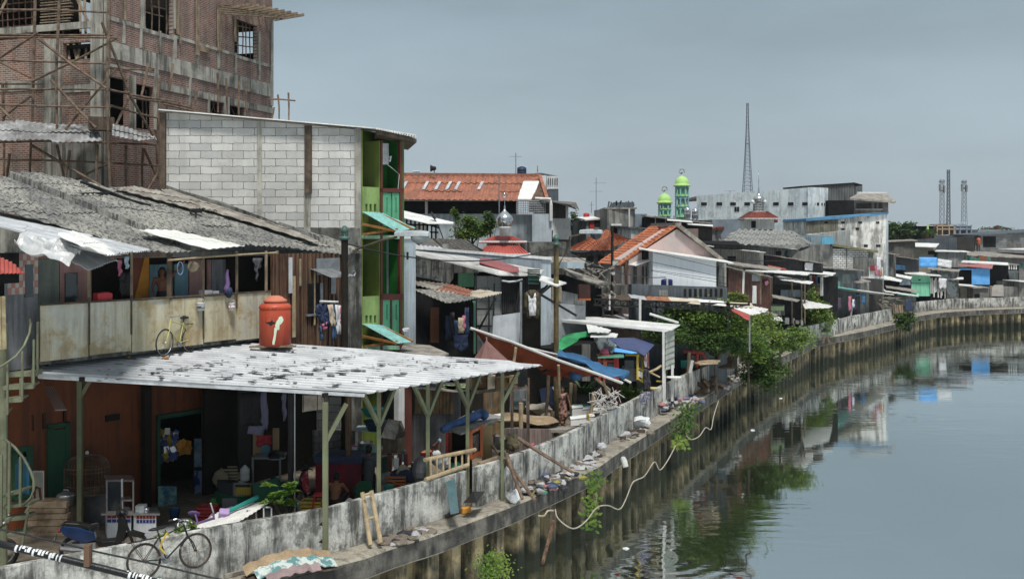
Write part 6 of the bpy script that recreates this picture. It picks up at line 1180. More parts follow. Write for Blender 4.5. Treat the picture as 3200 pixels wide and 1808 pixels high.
bm=(P(2117,705,54.2)); b=MB(); b.slab([P(2117,704,52.5),P(2252,812,53.6),P(2252,812,53.6)+V((-1,4,0)),P(2117,704,52.5)+V((-.6,3,0))],(0,0,-.06)); b.build('roof',OLDR,t); b=MB(); b.beam(P(2117,702,52.4),P(2256,812,53.4),.14,.2); b.beam(P(2041,703,60),P(2120,702,52.6),.3,.2); b.build('barge_board',OLDR,t)
b=MB(); gp_.slab(b,[(2040,785),(2238,816),(2238,yg(54)),(2040,yg(52.4))],.4,.9); b.build('white_wall',mat('clean_white_wall',(.76,.80,.84),(.70,.74,.78),.8,streak=.08,con=.3),t)
b=MB(); b.slab([gp_.pt(1998,776,1.3),gp_.pt(2292,820,1.3),gp_.pt(2250,808,.2),gp_.pt(1998,773,.2)],(0,0,-.06)); b.build('lean_to_roof',WROOF,t)
b=MB(); gp_.rect(b,2012,783,2040,810,.3,.5); gp_.rect(b,1965,825,2040,yg(55),.2,-.1); b.build('porch_wall',DARK,t)
for x in (1943,1985,2012,2022): b=MB(); gp_.rect(b,x,832,x+6,895,.15,.5); b.build('porch_post',GREYC,t)
b=MB(); b.slab([P(1962,826,51.5),P(2008,800,52.5),P(2040,808,52),P(2038,810,51.5),P(1985,829,50.8)],(0,0,-.04)); b.build('porch_awning',WROOF,t)
b=MB(); gp_.rect(b,2232,822,2270,895,.3,.3); gp_.slab(b,[(2248,835),(2258,832),(2264,893),(2244,893)],.1,.5); b.build('side_wall',GREYC,t)
b=MB()
for (a,c) in [((2036,818),(2272,868)),((2036,846),(2270,886)),((2036,843),(2240,872)),((2000,778),(2240,835))]: b.tube([gp_.pt(*a,1.5),gp_.pt(*c,1.5)],.012,4)
b.build('cable',BLACKP,t)
tp=VX(1974,49.6,2274,50.6); t=house('terrace_parapet','dark slate terrace parapet with upright slots below the white wall','wall',tp,[(1974,888),(2273,898),(2273,yg(50.6)),(1974,yg(49.6))],.5,SLATE)
for k in range(8): b=MB(); tp.rect(b,2137+k*16.2,902,2145+k*16.2,926,.06,.02); b.build('slot',DARK,t)
b=MB(); tp.rect(b,2060,906,2086,925,.04,.02); b.build('worn_patch',GREYC,t)
tank('squat royal blue water tank on the slate terrace parapet',2056,2102,870,892,51.8,BLP)
b=MB(); b.tube([P(2085,870,51),P(2085,925,51)],.05,6); one('white_vent_pipe',b,VPOLE,'white upright vent pipe beside the royal blue tank','pipe')
t=thing('utility_pole','thin utility pole with meter boxes in front of the big orange tiled roof','pole',(P(1913,745,50).x,50,0)); a=P(1913,707,50); b=MB(); b.tube([V((a.x,a.y,0)),a],.07,7); b.build('pole',DARK,t); b=MB(); fb(b,1915,1932,816,828,49.7,.3); fb(b,1911,1922,850,858,49.7,.2); b.build('meter_box',C('pale_box',(.42,.46,.42)),t); b=MB(); b.tube([P(1957,812,50.5),P(1957,915,50.5)],.06,6); b.build('side_pole',RUST,t)
# long rusty framed walkway roof
t=thing('walkway_roof','long walkway roof of rusty and cream sheets on a black truss above the bushes','roof',P(2100,1000,48)); 
for k,(x0,x1,y0,y1,m_) in enumerate([(1852,1965,924,920,WOODD),(1962,2012,917,923,GALV),(2008,2086,924,926,mat('rust_bright',(.24,.07,.03),(.35,.2,.12),3)),(2080,2180,926,934,mat('cream_tin',(.6,.55,.44),(.45,.4,.32),2)),(2150,2260,930,940,WROOF),(2230,2348,940,946,mat('cream_tin',(.6,.55,.44)))]): roofp(t,[(x0,y0,50),(x1,y1,49),(x1+10,y1+14,47.5),(x0+4,y0+12,48)],m_,rib=((x0,y0+6),(x1,y1+6)),pitch=.3,amp=.03,rows=1)
b=MB()
for y in (940,958): b.beam(P(1855,y-6,48),P(2340,y+12,48),.09)
for k in range(24): x=1860+k*20; b.beam(P(x,935+k*.6,48),P(x,952+k*.7,48),.06); b.beam(P(x,952+k*.7,48),P(x+20,936+k*.6,48),.04)
for x,y in ((1885,1010),(2000,1005),(2051,1000),(2340,950),(2274,970)): b.beam(P(x,940,48),P(x,y+60,48),.09)
b.build('truss',BLACKP,t); b=MB(); b.tube([P(2000,930,47),P(2000,1005,47)],.06,6); b.tube([P(1905,968,48),P(1905,920,48)],.05); b.tube([P(2030,980,45),P(2120,1008,45)],.06,6); b.build('white_pole',VPOLE,t)
t=thing('small_red_roof','little red and white sheet roof poking out of the big bush','roof',P(2330,990,46)); roofp(t,[(2292,962,47),(2340,962,47),(2380,978,46),(2345,985,45)],WROOF,rib=((2292,962),(2345,985)),pitch=.2,amp=.02,rows=1); roofp(t,[(2284,966,46.5),(2298,966,46.8),(2344,985,45),(2340,1000,44.6)],REDT,rib=((2290,966),(2342,990)),pitch=.2,amp=.02,rows=1); b=MB(); b.tube([P(2342,985,45),P(2342,1100,45)],.04); b.build('post',STEEL,t)
# ================================================================ skyline
t,p2=shed('red_door_house','small house with a red door and white roof edge left of the grey stucco tower',1832,74,1896,74,688,683,GREYC,4,(WROOF,.3,2.5,.2,.1,4),grp=None); win_(t,p2,[(1840,690,1893,730)],BLACK,'opening',.02); win_(t,p2,[(1843,692,1857,728)],REDP,'door',.06); win_(t,p2,[(1858,710,1892,730)],STEEL,'cloth',.06)
tank('round red plastic tank on the roof left of the red door house',1823,1842,665,678,76,REDPL)
t,p2=shed('concrete_tower_house','grey stucco block with jumble of planks on its roof near the skyline',1897,72,1984,72,652,652,GREYC,4,grp=None); b=MB(); fb(b,1890,1990,648,653,72,4.5); b.build('roof_slab',OLDR,t); b=MB()
for k in range(16): x=1900+k*5; b.beam(P(x,648,73),P(x+U(-8,8),626+U(0,14),73),.1)
fb(b,1918,1982,632,646,74,1); b.build('roof_clutter',SLATE,t); win_(t,p2,[(1918,710,1934,750)],BLACK); b=MB(); fb(b,1910,1942,699,705,71.6,.6); b.build('window_awning',WROOF,t)
b=MB(); b.tube([P(1966,652,71.8),P(1967,744,71.8)],.06); b.build('drain_pipe',VPOLE,t); b=MB(); fb(b,1938,1957,720,737,71.4,.4); ac=b.build('air_conditioner',WPL,t); b=MB(); b.tube([P(1946,728,71.35)+V((.15*math.cos(a_),0,.15*math.sin(a_))) for a_ in [j*PI/8 for j in range(17)]],.015,4); WL[ac.name]=WL[t.name]; b.build('fan_guard',BLACKP,ac)
shed('white_block_house','little pale block house right of the air conditioner',1972,70,2010,70,712,714,WHITEW,4,(SLATE,.3,4,.1,.1,6),grp=None)
shed('slate_blue_wall','slate blue wall between the stucco block and the black sheds',1985,84,2022,84,668,668,mat('slate_blue',(.2,.24,.28),(.15,.18,.21),1),4,grp=None)
t,p2=shed('black_shed','long black tarpaulin shed under the green minarets',2022,82,2226,80,676,700,BLACK,4,(OLDR,.3,2.,.1,.1,4),grp=None); b=MB()
for x in (2048,2080,2106): b.beam(p2.pt(x,674,.1),p2.pt(x,712,.1),.08)
b.build('post',STEEL,t)
for q in ([(2085,684,79),(2160,690,79),(2165,694,77),(2085,687,77)],[(2145,697,78),(2228,702,78),(2228,706,76),(2150,700,76)]): roofp(t,q,WROOF,.05)
shed('blue_grey_shed','long blue grey walled shed under the white warehouse',2226,100,2338,100,686,684,mat('slate_blue',(.2,.24,.28)),4,grp=None)
shed('brown_block_house','small brown block wall beside the big gable house roof',2145,62,2182,62,716,714,mat('dusky_brown',(.17,.12,.11),(.13,.1,.09),2),4,grp=None)
MG=paint('mosque_mint',(.22,.50,.40),.1); MY=paint('mosque_lime',(.42,.68,.22),.05); MBL=paint('mosque_blue',(.25,.40,.48),.1)
def minaret(lb,xc,yt,yb,w,D,nst):
    k=D/F; r=w/2*k; c=P(xc,yb,D); h=(yb-yt)*k; t=thing('minaret',lb,'minaret',(c.x,c.y,0),'green minarets of the far mosque')
    b=MB(); b.lathe(V((c.x,c.y,0)),[(r*.9,0),(r*.9,c.z)],8); b.lathe(c,[(r*.62,0),(r*.62,h)],8); b.build('shaft',MG,t)
    sh=h/nst
    for s_ in range(nst):
        z=c+V((0,0,s_*sh)); b=MB(); b.lathe(z,[(r*1.08,0),(r*1.12,sh*.05),(r*1.0,sh*.07)],8); b.lathe(z+V((0,0,sh*.86)),[(r,0),(r*1.0,sh*.14)],8); b.build('ledge',MBL if s_%2==0 else MG,t)
        b=MB()
        for i in range(8):
            a=PI/8+i*PI/4; p=z+V((math.cos(a)*r*.93,math.sin(a)*r*.93,sh*.05)); b.beam(p,p+V((0,0,sh*.85)),r*.2)
            a2=a+PI/4; q=z+V((math.cos(a2)*r*.93,math.sin(a2)*r*.93,sh*.05)); pts=[p+V((0,0,sh*.6)),p.lerp(q,.2)+V((0,0,sh*.74)),p.lerp(q,.5)+V((0,0,sh*.82)),p.lerp(q,.8)+V((0,0,sh*.74)),q+V((0,0,sh*.6))]; b.tube(pts,r*.09,4)
        b.build('arches',MG if s_%2==0 else MBL,t)
        b=MB(); b.lathe(z,[(r*.96,sh*.06),(r*.96,sh*.25)],8); b.build('balustrade',MY,t)
    b=MB(); d=P(xc,yt,D); b.lathe(d,[(r*1.25,0),(r*1.25,.2),(r*1.,.25),(r*1.02,r*.55),(r*.92,r*.95),(r*.66,r*1.3),(r*.33,r*1.5),(.05,r*1.58),(.04,r*2.0)],18); b.build('dome',MY,t,True); b=MB(); b.sph(d+V((0,0,r*2.05)),.12,8); b.tube([d+V((.3*math.cos(a_),0,r*2.25+.3*math.sin(a_))) for a_ in [R(-30)+j*R(290)/10 for j in range(11)]],.06,4); b.build('crescent',STEEL,t)
minaret('shorter green domed minaret, left of the two',2077,636,676,40,120,2); minaret('taller green domed minaret, right of the two',2131,583,680,42,122,3)
STT=mat('steel_tank',(.5,.52,.54),(.35,.36,.38),3,rough=.25,metal=.8); tank('left of two ribbed steel tanks beside the white warehouse',2138,2158,647,679,100,STT,); tank('right of two ribbed steel tanks beside the white warehouse',2162,2183,650,683,100,STT)
shed('tank_stand_house','dark low house that carries the two ribbed steel tanks',2105,100,2195,100,684,688,BLACK,4,grp=None)
ww=VX(2177,132,2538,118); t=house('white_warehouse','huge peeling pale white warehouse with a row of small slot windows','warehouse',ww,[(2177,612),(2538,585),(2538,yg(118)),(2177,yg(132))],.6,mat('peeling_white',(.82,.88,.90),(.68,.75,.78),.35,streak=.4,scol=(.16,.21,.24),sscale=1.6,stretch=.1,spot=.4,spcol=(.2,.26,.29),spscale=.8))
w2=VX(2538,118,2588,124); b=MB(); w2.slab(b,[(2538,585),(2588,587),(2588,yg(124)),(2538,yg(118))],.5); b.build('wall',MC['peeling_white'],t)
b=MB(); b.slab([ww.pt(2177,613,-.2),ww.pt(2538,586,-.2),w2.pt(2588,588,-.2),w2.pt(2588,588,-.2)+V((-2,14,0)),ww.pt(2177,613,-.2)+V((0,14,0))],(0,0,-.3)); b.build('roof',OLDR,t)
win_(t,ww,[(x,632,x+17,641.5) for x in (2191,2239,2282,2326,2370,2416,2462,2507)],DARK,'slot_window',.05,.1); win_(t,ww,[(2295,646,2301,661),(2303,646,2309,661)],DARK,'window',.05,.1); win_(t,w2,[(2544,633,2549,641),(2554,633,2560,641),(2568,634,2571,642),(2576,634,2578,642),(2583,634,2585,643)],DARK,'slot_window',.05,.1)
antenna('television aerial on top of the white warehouse roof edge',2281,596,604,125,((-.7,.7,.98),))
gt=VX(2507,138,2668,140); t=house('grey_hangar','higher grey corrugated hangar behind the white warehouse','hangar',gt,[(2507,584),(2668,573),(2668,yg(140)),(2507,yg(138))],5,mat('hangar_grey',(.17,.18,.18),(.14,.15,.15),.4,streak=.5,sscale=1.5)); b=MB()
for k in range(16): gt.rect(b,2590+k*5,582-k*.5,2592+k*5,625,.2,.1)
b.build('ribs',mat('hangar_grey',(.17,.18,.18)),t); b=MB(); gt.slab(b,[(2505,581),(2670,570),(2695,577),(2695,580),(2668,574),(2505,584)],5,.3); b.build('roof',BLACK,t); g2=VX(2668,140,2695,146); b=MB(); g2.rect(b,2668,576,2695,yg(146),3); b.build('wall',mat('hangar_grey2',(.12,.13,.13),(.1,.11,.11),.4),t)
shed('black_box_building','pitch black open sided block under the grey hangar',2589,122,2672,122,626,626,BLACK,6,grp=None)
tw=VX(2672,112,2776,112); t=thing('lookout_house','weathered lookout house with wide open window and shaggy grey roof','house',tw.pt(2720,yg(112))); b=MB()
a0=[hole(tw,2676,634,2726,652),hole(tw,2732,634,2740,652),hole(tw,2745,634,2758,652)]; b=MB(); u0=uz(tw,2672,900)[0];u1=uz(tw,2776,900)[0]; wallh(b,tw,u0,u1,0,uz(tw,2672,624)[1],a0,.3); b.build('wall',mat('lookout_wood',(.24,.22,.19),(.13,.12,.10),1.5,streak=.4),t); b=MB(); tw.rect(b,2674,630,2774,yg(112),.3,-4); b.build('inner_wall',BLACK,t)
b=MB(); rq(b,[(2680,604,113),(2768,605,113),(2784,627,108.5),(2655,620,109)],.2); rq(b,[(2768,605,113),(2798,628,111.5),(2792,631,111),(2780,628,108.6)],.15); b.build('roof',OLDR,t,jag=.1); b=MB(); b.beam(P(2678,603,113),P(2770,604,113),.25); tw.rect(b,2674,653,2760,655,.3,.1); b.build('trim',WHITEP,t); b=MB(); rq(b,[(2766,603,113.5),(2799,629,112),(2797,632,111.5)],.1); b.build('barge_board',WOODD,t)
sb=VX(2520,104,2775,104); t=house('stained_white_building','big stained white windowless building with blue tarpaulin on its roof edge','building',sb,[(2520,686),(2768,665),(2768,yg(104)),(2520,yg(104))],9,mat('stained_white',(.80,.79,.75),(.64,.63,.60),.5,streak=.75,scol=(.12,.115,.10),sscale=1.8,stretch=.15,spot=.6,spcol=(.22,.21,.19),spscale=.7)); b=MB(); sb.rect(b,2768,668,2776,yg(104),9,0); b.build('pilaster',PALEB,t); b=MB(); sb.slab(b,[(2520,688),(2620,684),(2618,722),(2520,728)],.1,.04); b.build('olive_patch',mat('olive_stain',(.22,.21,.16),(.15,.145,.11),1,streak=.7),t)
b=MB(); sb.slab(b,[(2518,682),(2600,676),(2680,670),(2775,662),(2776,668),(2720,676),(2700,674),(2620,684),(2518,690)],9,.3); b.build('blue_tarpaulin',C('roof_blue',(.10,.26,.45)),t,jag=.12)
win_(t,sb,[(2576,692,2587,698),(2629,692,2640,698),(2683,692,2694,698),(2738,692,2748,698),(2629,713,2640,718),(2674,711,2685,718),(2700,764,2712,771),(2738,764,2752,771)],DARK,'slot_window',.05,.1)
gw=VX(2535,98,2657,98); house('grey_wedge_wall','pale grey wall with a slanting top before the stained white building','wall',gw,[(2535,735),(2575,728),(2657,719),(2657,yg(98)),(2535,yg(98))],2,mat('wedge_grey',(.34,.36,.36),(.27,.29,.29),.7,streak=.5))
SH=1 # second mosque
shed('maroon_roof_shed','low shed with a thin maroon roof edge left of the second mosque',2182,97,2420,100,722,690,GREYC,4,(MAR,.3,.5,.05,.25,4),grp=None)
t=thing('turret_mosque','mosque turret with silver dome on a lattice ring over a dark red tiled hip roof','mosque',(P(2370,745,85).x,86,0)); k=85/F
b=MB(); fb(b,2337,2405,684,716,86.5,1.9); b.build('wall',WHITEP,t)
for x in (2350,2372): b=MB(); fb(b,x,x+10,690,712,86.4,.1); b.build('window',DARK,t)
hip(t,2370,661,685,50,122,85,mat('dark_red_tile',(.20,.045,.03),(.13,.035,.025),3,det=.5),n=24); b=MB(); b.lathe(P(2371,664,86.6),[(24*k,0),(22*k,3*k),(18*k,5*k)],16); b.build('ring',WHITEP,t)
b=MB()
for i in range(10): a=2*PI*i/10; e=P(2371,660,86.6)+V((math.cos(a)*17*k,math.sin(a)*17*k,0)); b.beam(e,e+V((0,0,26*k)),.1)
for z in (8,17,25): b.tube([P(2371,660,86.6)+V((math.cos(2*PI*j/16)*17*k,math.sin(2*PI*j/16)*17*k,z*k)) for j in range(17)],.06,4,cap=False)
b.build('lattice',STEEL,t); b=MB(); b.lathe(P(2371,634,86.6),[(12*k,0),(13*k,3*k),(19*k,10*k),(19*k,15*k),(14*k,22*k),(7*k,27*k),(5*k,31*k),(4*k,36*k),(2.2*k,50*k),(1.2*k,56*k),(1*k,70*k),(1.8*k,74*k),(.8*k,80*k),(.6*k,112*k)],20); b.build('dome',SILVER,t,True)
for s_ in(-1,1):
    b=MB(); b.sph(P(2371+s_*19,630,86.2),.17,8); b.build('loudspeaker',WPL,t)
cg=thing('hip_roof_hall','large hall with a broad grey corrugated hip roof under the mosque turret','hall',(P(2400,745,72).x,73,0)); roofp(cg,[(2307,716,78),(2465,720,78),(2532,765,70),(2310,765,69),(2245,751,71)],mat('grey_asb',(.30,.30,.285),(.2,.2,.19),1,spot=.3,spcol=(.1,.1,.09)),rib=((2330,718),(2300,764)),pitch=.42,amp=.08,rows=3,step=.05,jit=0); roofp(cg,[(2465,720,78),(2480,722,78),(2545,764,71),(2532,766,70)],GREYC,.08); b=MB(); fb(b,2240,2530,764,yg(90),84,3); b.build('wall',GREYC,cg)
t,p2=shed('grey_block_house','bare grey rendered block house with blue roof railing',2440,84,2602,86,766,763,mat('bare_render',(.24,.235,.22),(.17,.165,.15),.6,streak=.6,sscale=2),5,grp=None); b=MB()
for k in range(18): b.beam(P(2508+k*5.3,738,86),P(2508+k*5.3,764,86),.06)
b.beam(P(2505,738,86),P(2602,740,86),.1); b.build('railing',MBL,t); b=MB(); fb(b,2571,2602,741,763,85.5,.1); b.build('blue_panel',C('roof_blue2',(.12,.38,.55)),t)
t2=thing('street_lamp','third street lamp on a bent pole among the shacks before the grey block house','street lamp',(P(2461,745,72).x,72,0)); b=MB(); b.tube([P(2461,yg(80),72),P(2461,800,72)],.12,8); b.build('pole',DARK,t2); b=MB(); b.tube([P(2464,866,72),P(2466,810,72),P(2480,795,72),P(2508,772,72)],.05,6); b.build('arm',STEEL,t2); b=MB(); b.box(P(2516,775,72),(1.0,.35,.15),rot=Matrix.Rotation(-.35,3,'Y')@Matrix.Identity(3)); b.build('head',SLATE,t2,bev=.03); b=MB(); b.lathe(P(2458,800,72),[(.15,0),(.17,.3),(.02,.5)],10); b.build('finial',LG,t2)
t,p2=shed('white_block_building','unplastered white block building with black mortar joints and mossy roof edge',2603,86,2715,84,775,782,mat('white_blocks',(.74,.74,.72),(.64,.64,.62),brick=((1,0),.5,.2,.03,(.11,.105,.10)),bump=.05,det=.15),5,grp=None); b=MB(); p2.rect(b,2645,770,2648,yg(85),.1,.06); p2.rect(b,2713,782,2728,yg(84),4,0); b.build('column',GREYC,t); b=MB(); b.slab([p2.pt(2600,762,.4),p2.pt(2745,783,.4),p2.pt(2745,783,.4)+V((0,5,.0)),p2.pt(2600,762,.4)+V((0,5,0))],(0,0,-.2)); b.build('roof',mat('mossy_roof',(.12,.12,.05),(.2,.2,.12),1.5),t)
# ---- shack rows
W_=WROOF; O_=OLDR
def mk(m,c): return C(m,c)
TW2=mat('tin_grey_wall',(.25,.24,.21),(.17,.16,.145),1.5,streak=.7,sscale=5)
t,p2=shed('tin_sided_house','long tin sided house with white edged roof right of the big gable house',2190,62,2386,66,768,790,TW2,3,(W_,.5,2.5,.1,.05,8)); win_(t,p2,[(2275,800,2300,815)],BLACK); win_(t,p2,[(2300,775,2302,822)],WOOD,'batten')
t,p2=shed('back_tin_house','tin roofed house tucked behind the tin sided one under the hip roof hall',2318,77,2478,80,764,780,GREYC,3,(W_,.5,2,.1,.05,8)); win_(t,p2,[(2425,784,2442,797)],BLACK)
t=thing('black_flat_roof','flat black roof beside the orange gable, left of the tin sided house','roof',P(2230,760,62)); roofp(t,[(2190,752,66),(2300,752,66),(2320,766,62),(2200,760,61)],BLACK,.3)
t,p2=shed('black_board_shack','black boarded shack with a white sheet hung at its right end',2392,68,2572,72,797,824,mat('black_boards',(.03,.031,.033),(.018,.018,.019),3,streak=.4,scol=(.06,.06,.06)),3,(O_,.5,2.2,.1,.06,8)); cloth('white_sheet','white bed sheet drying on the black boarded shack','sheet',p2,[(2515,819),(2541,821),(2538,846),(2514,843)],WHC,.2)
t,p2=shed('rusty_shack','tall shack of dark rusty corrugated iron standing beside the slate terrace parapet',2276,57,2410,60,836,868,RUST,3,(O_,.3,1.5,.1,.05,6)); b=MB()
for k in range(44): p2.rect(b,2277+k*3,842+k*.75,2278.3+k*3,1010,.04,.04)
b.build('corrugation',mat('rust_rib',(.16,.07,.045),(.07,.03,.025),3,streak=.5),t); b=MB(); p2.rect(b,2350,856,2376,878,.05,.05); b.build('louvre',STEEL,t); b=MB(); p2.rect(b,2353,892,2364,948,.05,.06); p2.slab(b,[(2322,848),(2328,848),(2325,918),(2320,918)],.05,.06); b.build('white_board',W_,t); b=MB(); p2.rect(b,2377,850,2379,950,.05,.08); b.build('batten',WOOD,t); b=MB(); p2.slab(b,[(2390,880),(2400,876),(2402,884),(2396,892),(2392,890)],.04,.15); b.build('pink_rag',PINKC,t)
def layer(lb,q,m,th=.06,cat='roof',nm='roof_layer',**k):
    b=MB(); n=9; A_,B_,C_,D_=[P(*p) for p in q]; r_=random.Random(int(q[0][0]*3+q[0][1]))
    for i in range(n):
        s0,s1=i/n,(i+1)/n+.015; e=V((0,0,.012*(i%2)+r_.uniform(0,.02))); b.slab([D_.lerp(C_,s0)+e,D_.lerp(C_,s1)+e,A_.lerp(B_,s1)+e,A_.lerp(B_,s0)+e],(0,0,-th))
    return one(nm,b,m,lb,cat,'loose tin roofs of the shack rows')
layer('long thin tin roof above the rusty shack',[(2270,815,63),(2440,838,65),(2430,846,62),(2275,824,60)],O_)
layer('white tin strip roof right above the rusty shack, second from top',[(2320,836,63),(2530,852,67),(2520,858,64),(2330,844,60)],W_)
layer('rust red roof sheets behind the third street lamp',[(2400,828,67),(2456,838,68),(2456,842,66),(2400,834,65)],REDT)
layer('broad white roof crossing the third street lamp pole',[(2440,836,70),(2610,852,74),(2600,858,70),(2450,846,67)],W_)
layer('white tin roof sloping right, just below the third street lamp foot',[(2420,860,64),(2540,880,66),(2530,886,63),(2440,872,61)],W_)
layer('grey tin roof ending above the green water butt',[(2410,920,61),(2500,935,63),(2490,941,60),(2415,928,58)],O_)
layer('bright white roof flap left of the small upright tree',[(2500,935,66),(2600,955,68),(2590,960,64),(2515,962,60)],W_)
t,p2=shed('dark_open_shack','dark open fronted shack with tin balustrade beside the rusty shack',2412,62,2505,64,885,893,BLACK,2,None); b=MB(); p2.rect(b,2440,905,2508,928,.05,.1); b.build('tin_balustrade',mat('blue_grey_tin',(.14,.18,.2),(.1,.13,.15),3,streak=.4),t)
for x in (2412,2475,2505,2515): b=MB(); b.beam(p2.pt(x,870,.3),p2.pt(x,1010,.3),.09); b.build('post',WOOD,t)
b=MB(); 
for k in range(20): fb(b,2408+k*2.2,2409.6+k*2.2,952,985,60.5+.04*(k%2),.04)
t=one('corrugated_bin',b,mat('pale_tin',(.4,.39,.36),(.2,.19,.18),2,streak=.7),'pale corrugated bin wall with faded green top left of the upright tree','bin'); b=MB(); rq(b,[(2406,948,61.5),(2445,950,61.5),(2450,956,60.3),(2408,956,60.3)],.3); one('faded_cover',b,C('faded_green',(.28,.38,.2)),'faded green lid lying on the pale corrugated bin','lid')
for k,(q,m_,l) in enumerate([([(2345,955,56),(2400,965,57),(2390,975,54),(2350,968,53)],W_,'white sheet in the low jumble of roofs beside the red and white roof'),([(2380,968,57),(2430,982,58),(2420,990,55),(2375,980,54)],O_,'grey sheet in the low jumble of roofs left of the corrugated bin'),([(2395,985,55),(2440,992,56),(2445,1000,54),(2400,998,53)],WPL,'white tarpaulin at the bottom of the low jumble of roofs')]): layer(l,q,m_)
b=MB(); q_=random.Random(2)
for k in range(30): x=q_.uniform(2380,2500); fb(b,x,x+q_.uniform(4,14),q_.uniform(990,1010),q_.uniform(1008,1022),q_.uniform(62,65),.4)
one('yard_clutter',b,mat('clutter',(.15,.14,.13),(.5,.5,.5),.7,con=.03),'heap of boxes and scraps in the yard left of the small upright tree','clutter')
t,p2=shed('slatted_balcony_hut','hut with a yellowish slatted balcony front and blue washing above it',2520,70,2572,71,862,866,BLACK,2,(W_,.4,1,.05,.05,6)); b=MB()
for k in range(9): p2.rect(b,2528,886+k*4,2562,888.5+k*4,.06,.2)
b.build('slats',BAMBOOL,t); b=MB(); p2.rect(b,2563,866,2571,924,.05,.2); b.build('white_jamb',W_,t)
for k,(x,w,m_,l) in enumerate([(2533,8,WHC,'white shirt on the slatted balcony'),(2542,6,REDC,'dark red shirt on the slatted balcony'),(2551,8,DENIM,'blue jeans on the slatted balcony')]): cloth('laundry',l,'clothing',p2,[(x-w/2,858),(x+w/2,858),(x+w/2,878+k*6),(x-w/2,878+k*6)],m_,.5,'washing on the slatted balcony')
t,p2=shed('grey_sheet_shack','shack clad in smooth grey green sheets before the white block building',2576,76,2690,80,838,846,mat('grey_green_sheet',(.10,.12,.12),(.06,.07,.07),1.5,streak=.3),3,(O_,.5,1.5,.15,.06,6)); win_(t,p2,[(2578,842,2606,870)],BLACK); win_(t,p2,[(2575,875,2603,900)],C('tarp_blue2',(.04,.12,.28)),'blue_tarp'); win_(t,p2,[(2606,878,2625,902)],C('sea_green',(.15,.3,.24)),'door'); win_(t,p2,[(2660,855,2690,900)],SLATE,'side_sheet'); win_(t,p2,[(2632,856,2658,885)],mat('grey_green_b',(.14,.17,.16),(.1,.12,.12),2),'sheet')
t,p2=shed('market_hall','wide dark open market shed with a thin teal and white roof edge',2574,74,2792,82,893,918,BLACK,3,None,off=-2.5); b=MB(); b.slab([p2.pt(2570,888,.6),p2.pt(2680,904,.6),p2.pt(2680,904,.6)-p2.n3*2.2,p2.pt(2570,888,.6)-p2.n3*2.2],(0,0,-.08)); b.build('teal_roof',C('teal_edge',(.2,.5,.45)),t); b=MB(); b.slab([p2.pt(2680,904,.6),p2.pt(2794,919,.6),p2.pt(2794,919,.6)-p2.n3*2.2,p2.pt(2680,904,.6)-p2.n3*2.2],(0,0,-.08)); b.build('roof',W_,t); b=MB(); p2.rect(b,2575,892,2602,918,.05,.1); b.build('corrugated_panel',GREYC,t)
for k,(x,w,y0,y1,m_,l) in enumerate([(2620,14,930,965,C('plum',(.08,.05,.08)),'plum dress in the market shed'),(2655,7,925,972,PINKC,'pink striped cloth in the market shed'),(2666,5,935,960,WHC,'narrow white cloth in the market shed'),(2672,6,940,968,NAVY,'navy cloth in the market shed'),(2698,8,925,948,BLUET,'bright blue shirt in the market shed')]): cloth('laundry',l,'clothing',p2,[(x-w/2,y0),(x+w/2,y0),(x+w/2+1,y1),(x-w/2-1,y1)],m_,.4,'clothes hanging in the market shed')
b=MB(); b.slab([P(2672,921,79),P(2706,918,79),P(2708,922,79),P(2672,925,79)],(0,.6,0)); one('blue_board',b,BLUET,'bright blue board hanging under the market shed roof','board')
for a,c,l in [((2664,935,77),(2658,992,77),'left of two leaning white poles at the curved parapet'),((2746,930,84),(2736,972,84),'right of two leaning white poles at the curved parapet')]: b=MB(); b.tube([P(*a),P(*c)],.09,6); one('leaning_pole',b,VPOLE,l,'pole')
scooter('dark motorcycle parked behind the curved parapet below the market shed',P(2640,745,78)*1-V((0,0,H)),(.8,.5,0),BLACKP)
scooter('motorcycle with pale cover parked beside the upright tree at the curved parapet',P(2612,745,76)-V((0,0,H)),(.8,-.5,0),WPL,seatm=WPL)
b=MB(); q_=random.Random(9)
for k in range(70): a=P(q_.uniform(2685,2800),q_.uniform(930,968),q_.uniform(82,86)); b.beam(a,a+V((q_.uniform(-.8,.8),0,q_.uniform(-.3,.3))),.07)
one('timber_heap',b,mat('grey_timber',(.3,.28,.23),(.15,.14,.11),2),'pile of grey sticks and frames behind the curved parapet end','timber pile')
# further right
t,p2=shed('brown_grey_house','plain grey brown house below the stained white building right corner',2772,108,2860,108,756,752,mat('umber_render',(.16,.15,.13),(.11,.105,.09),.6,streak=.5),5,(O_,.4,3,.1,.1,6))
t,p2=shed('beige_house','small beige house with white tin roof and one dark window',2842,112,2918,112,771,773,C('beige_wall',(.36,.34,.27)),4,(W_,.5,5,.4,.08,6)); win_(t,p2,[(2900,783,2918,795)],BLACK)
t,p2=shed('slate_hall','long windowless slate grey hall with a sloping top under the twin towers',2860,128,3043,124,748,737,SLATE,8,None); win_(t,p2,[(2990,740,3042,yg(124))],mat('brown_black',(.05,.045,.04),(.03,.03,.028),1),'side_wall')
t,p2=shed('dark_awning_house','house with dark front and blue rags hanging under a long grey roof',2768,98,2872,102,798,812,mat('slate_black',(.035,.037,.04),(.05,.052,.055),1),4,(O_,.5,2.5,.2,.06,4)); cloth('blue_rags','bright blue tarp rags hanging on the dark house front','tarp',p2,[(2767,824),(2790,826),(2828,830),(2828,844),(2795,843),(2785,834),(2768,830)],BLUET,.3)
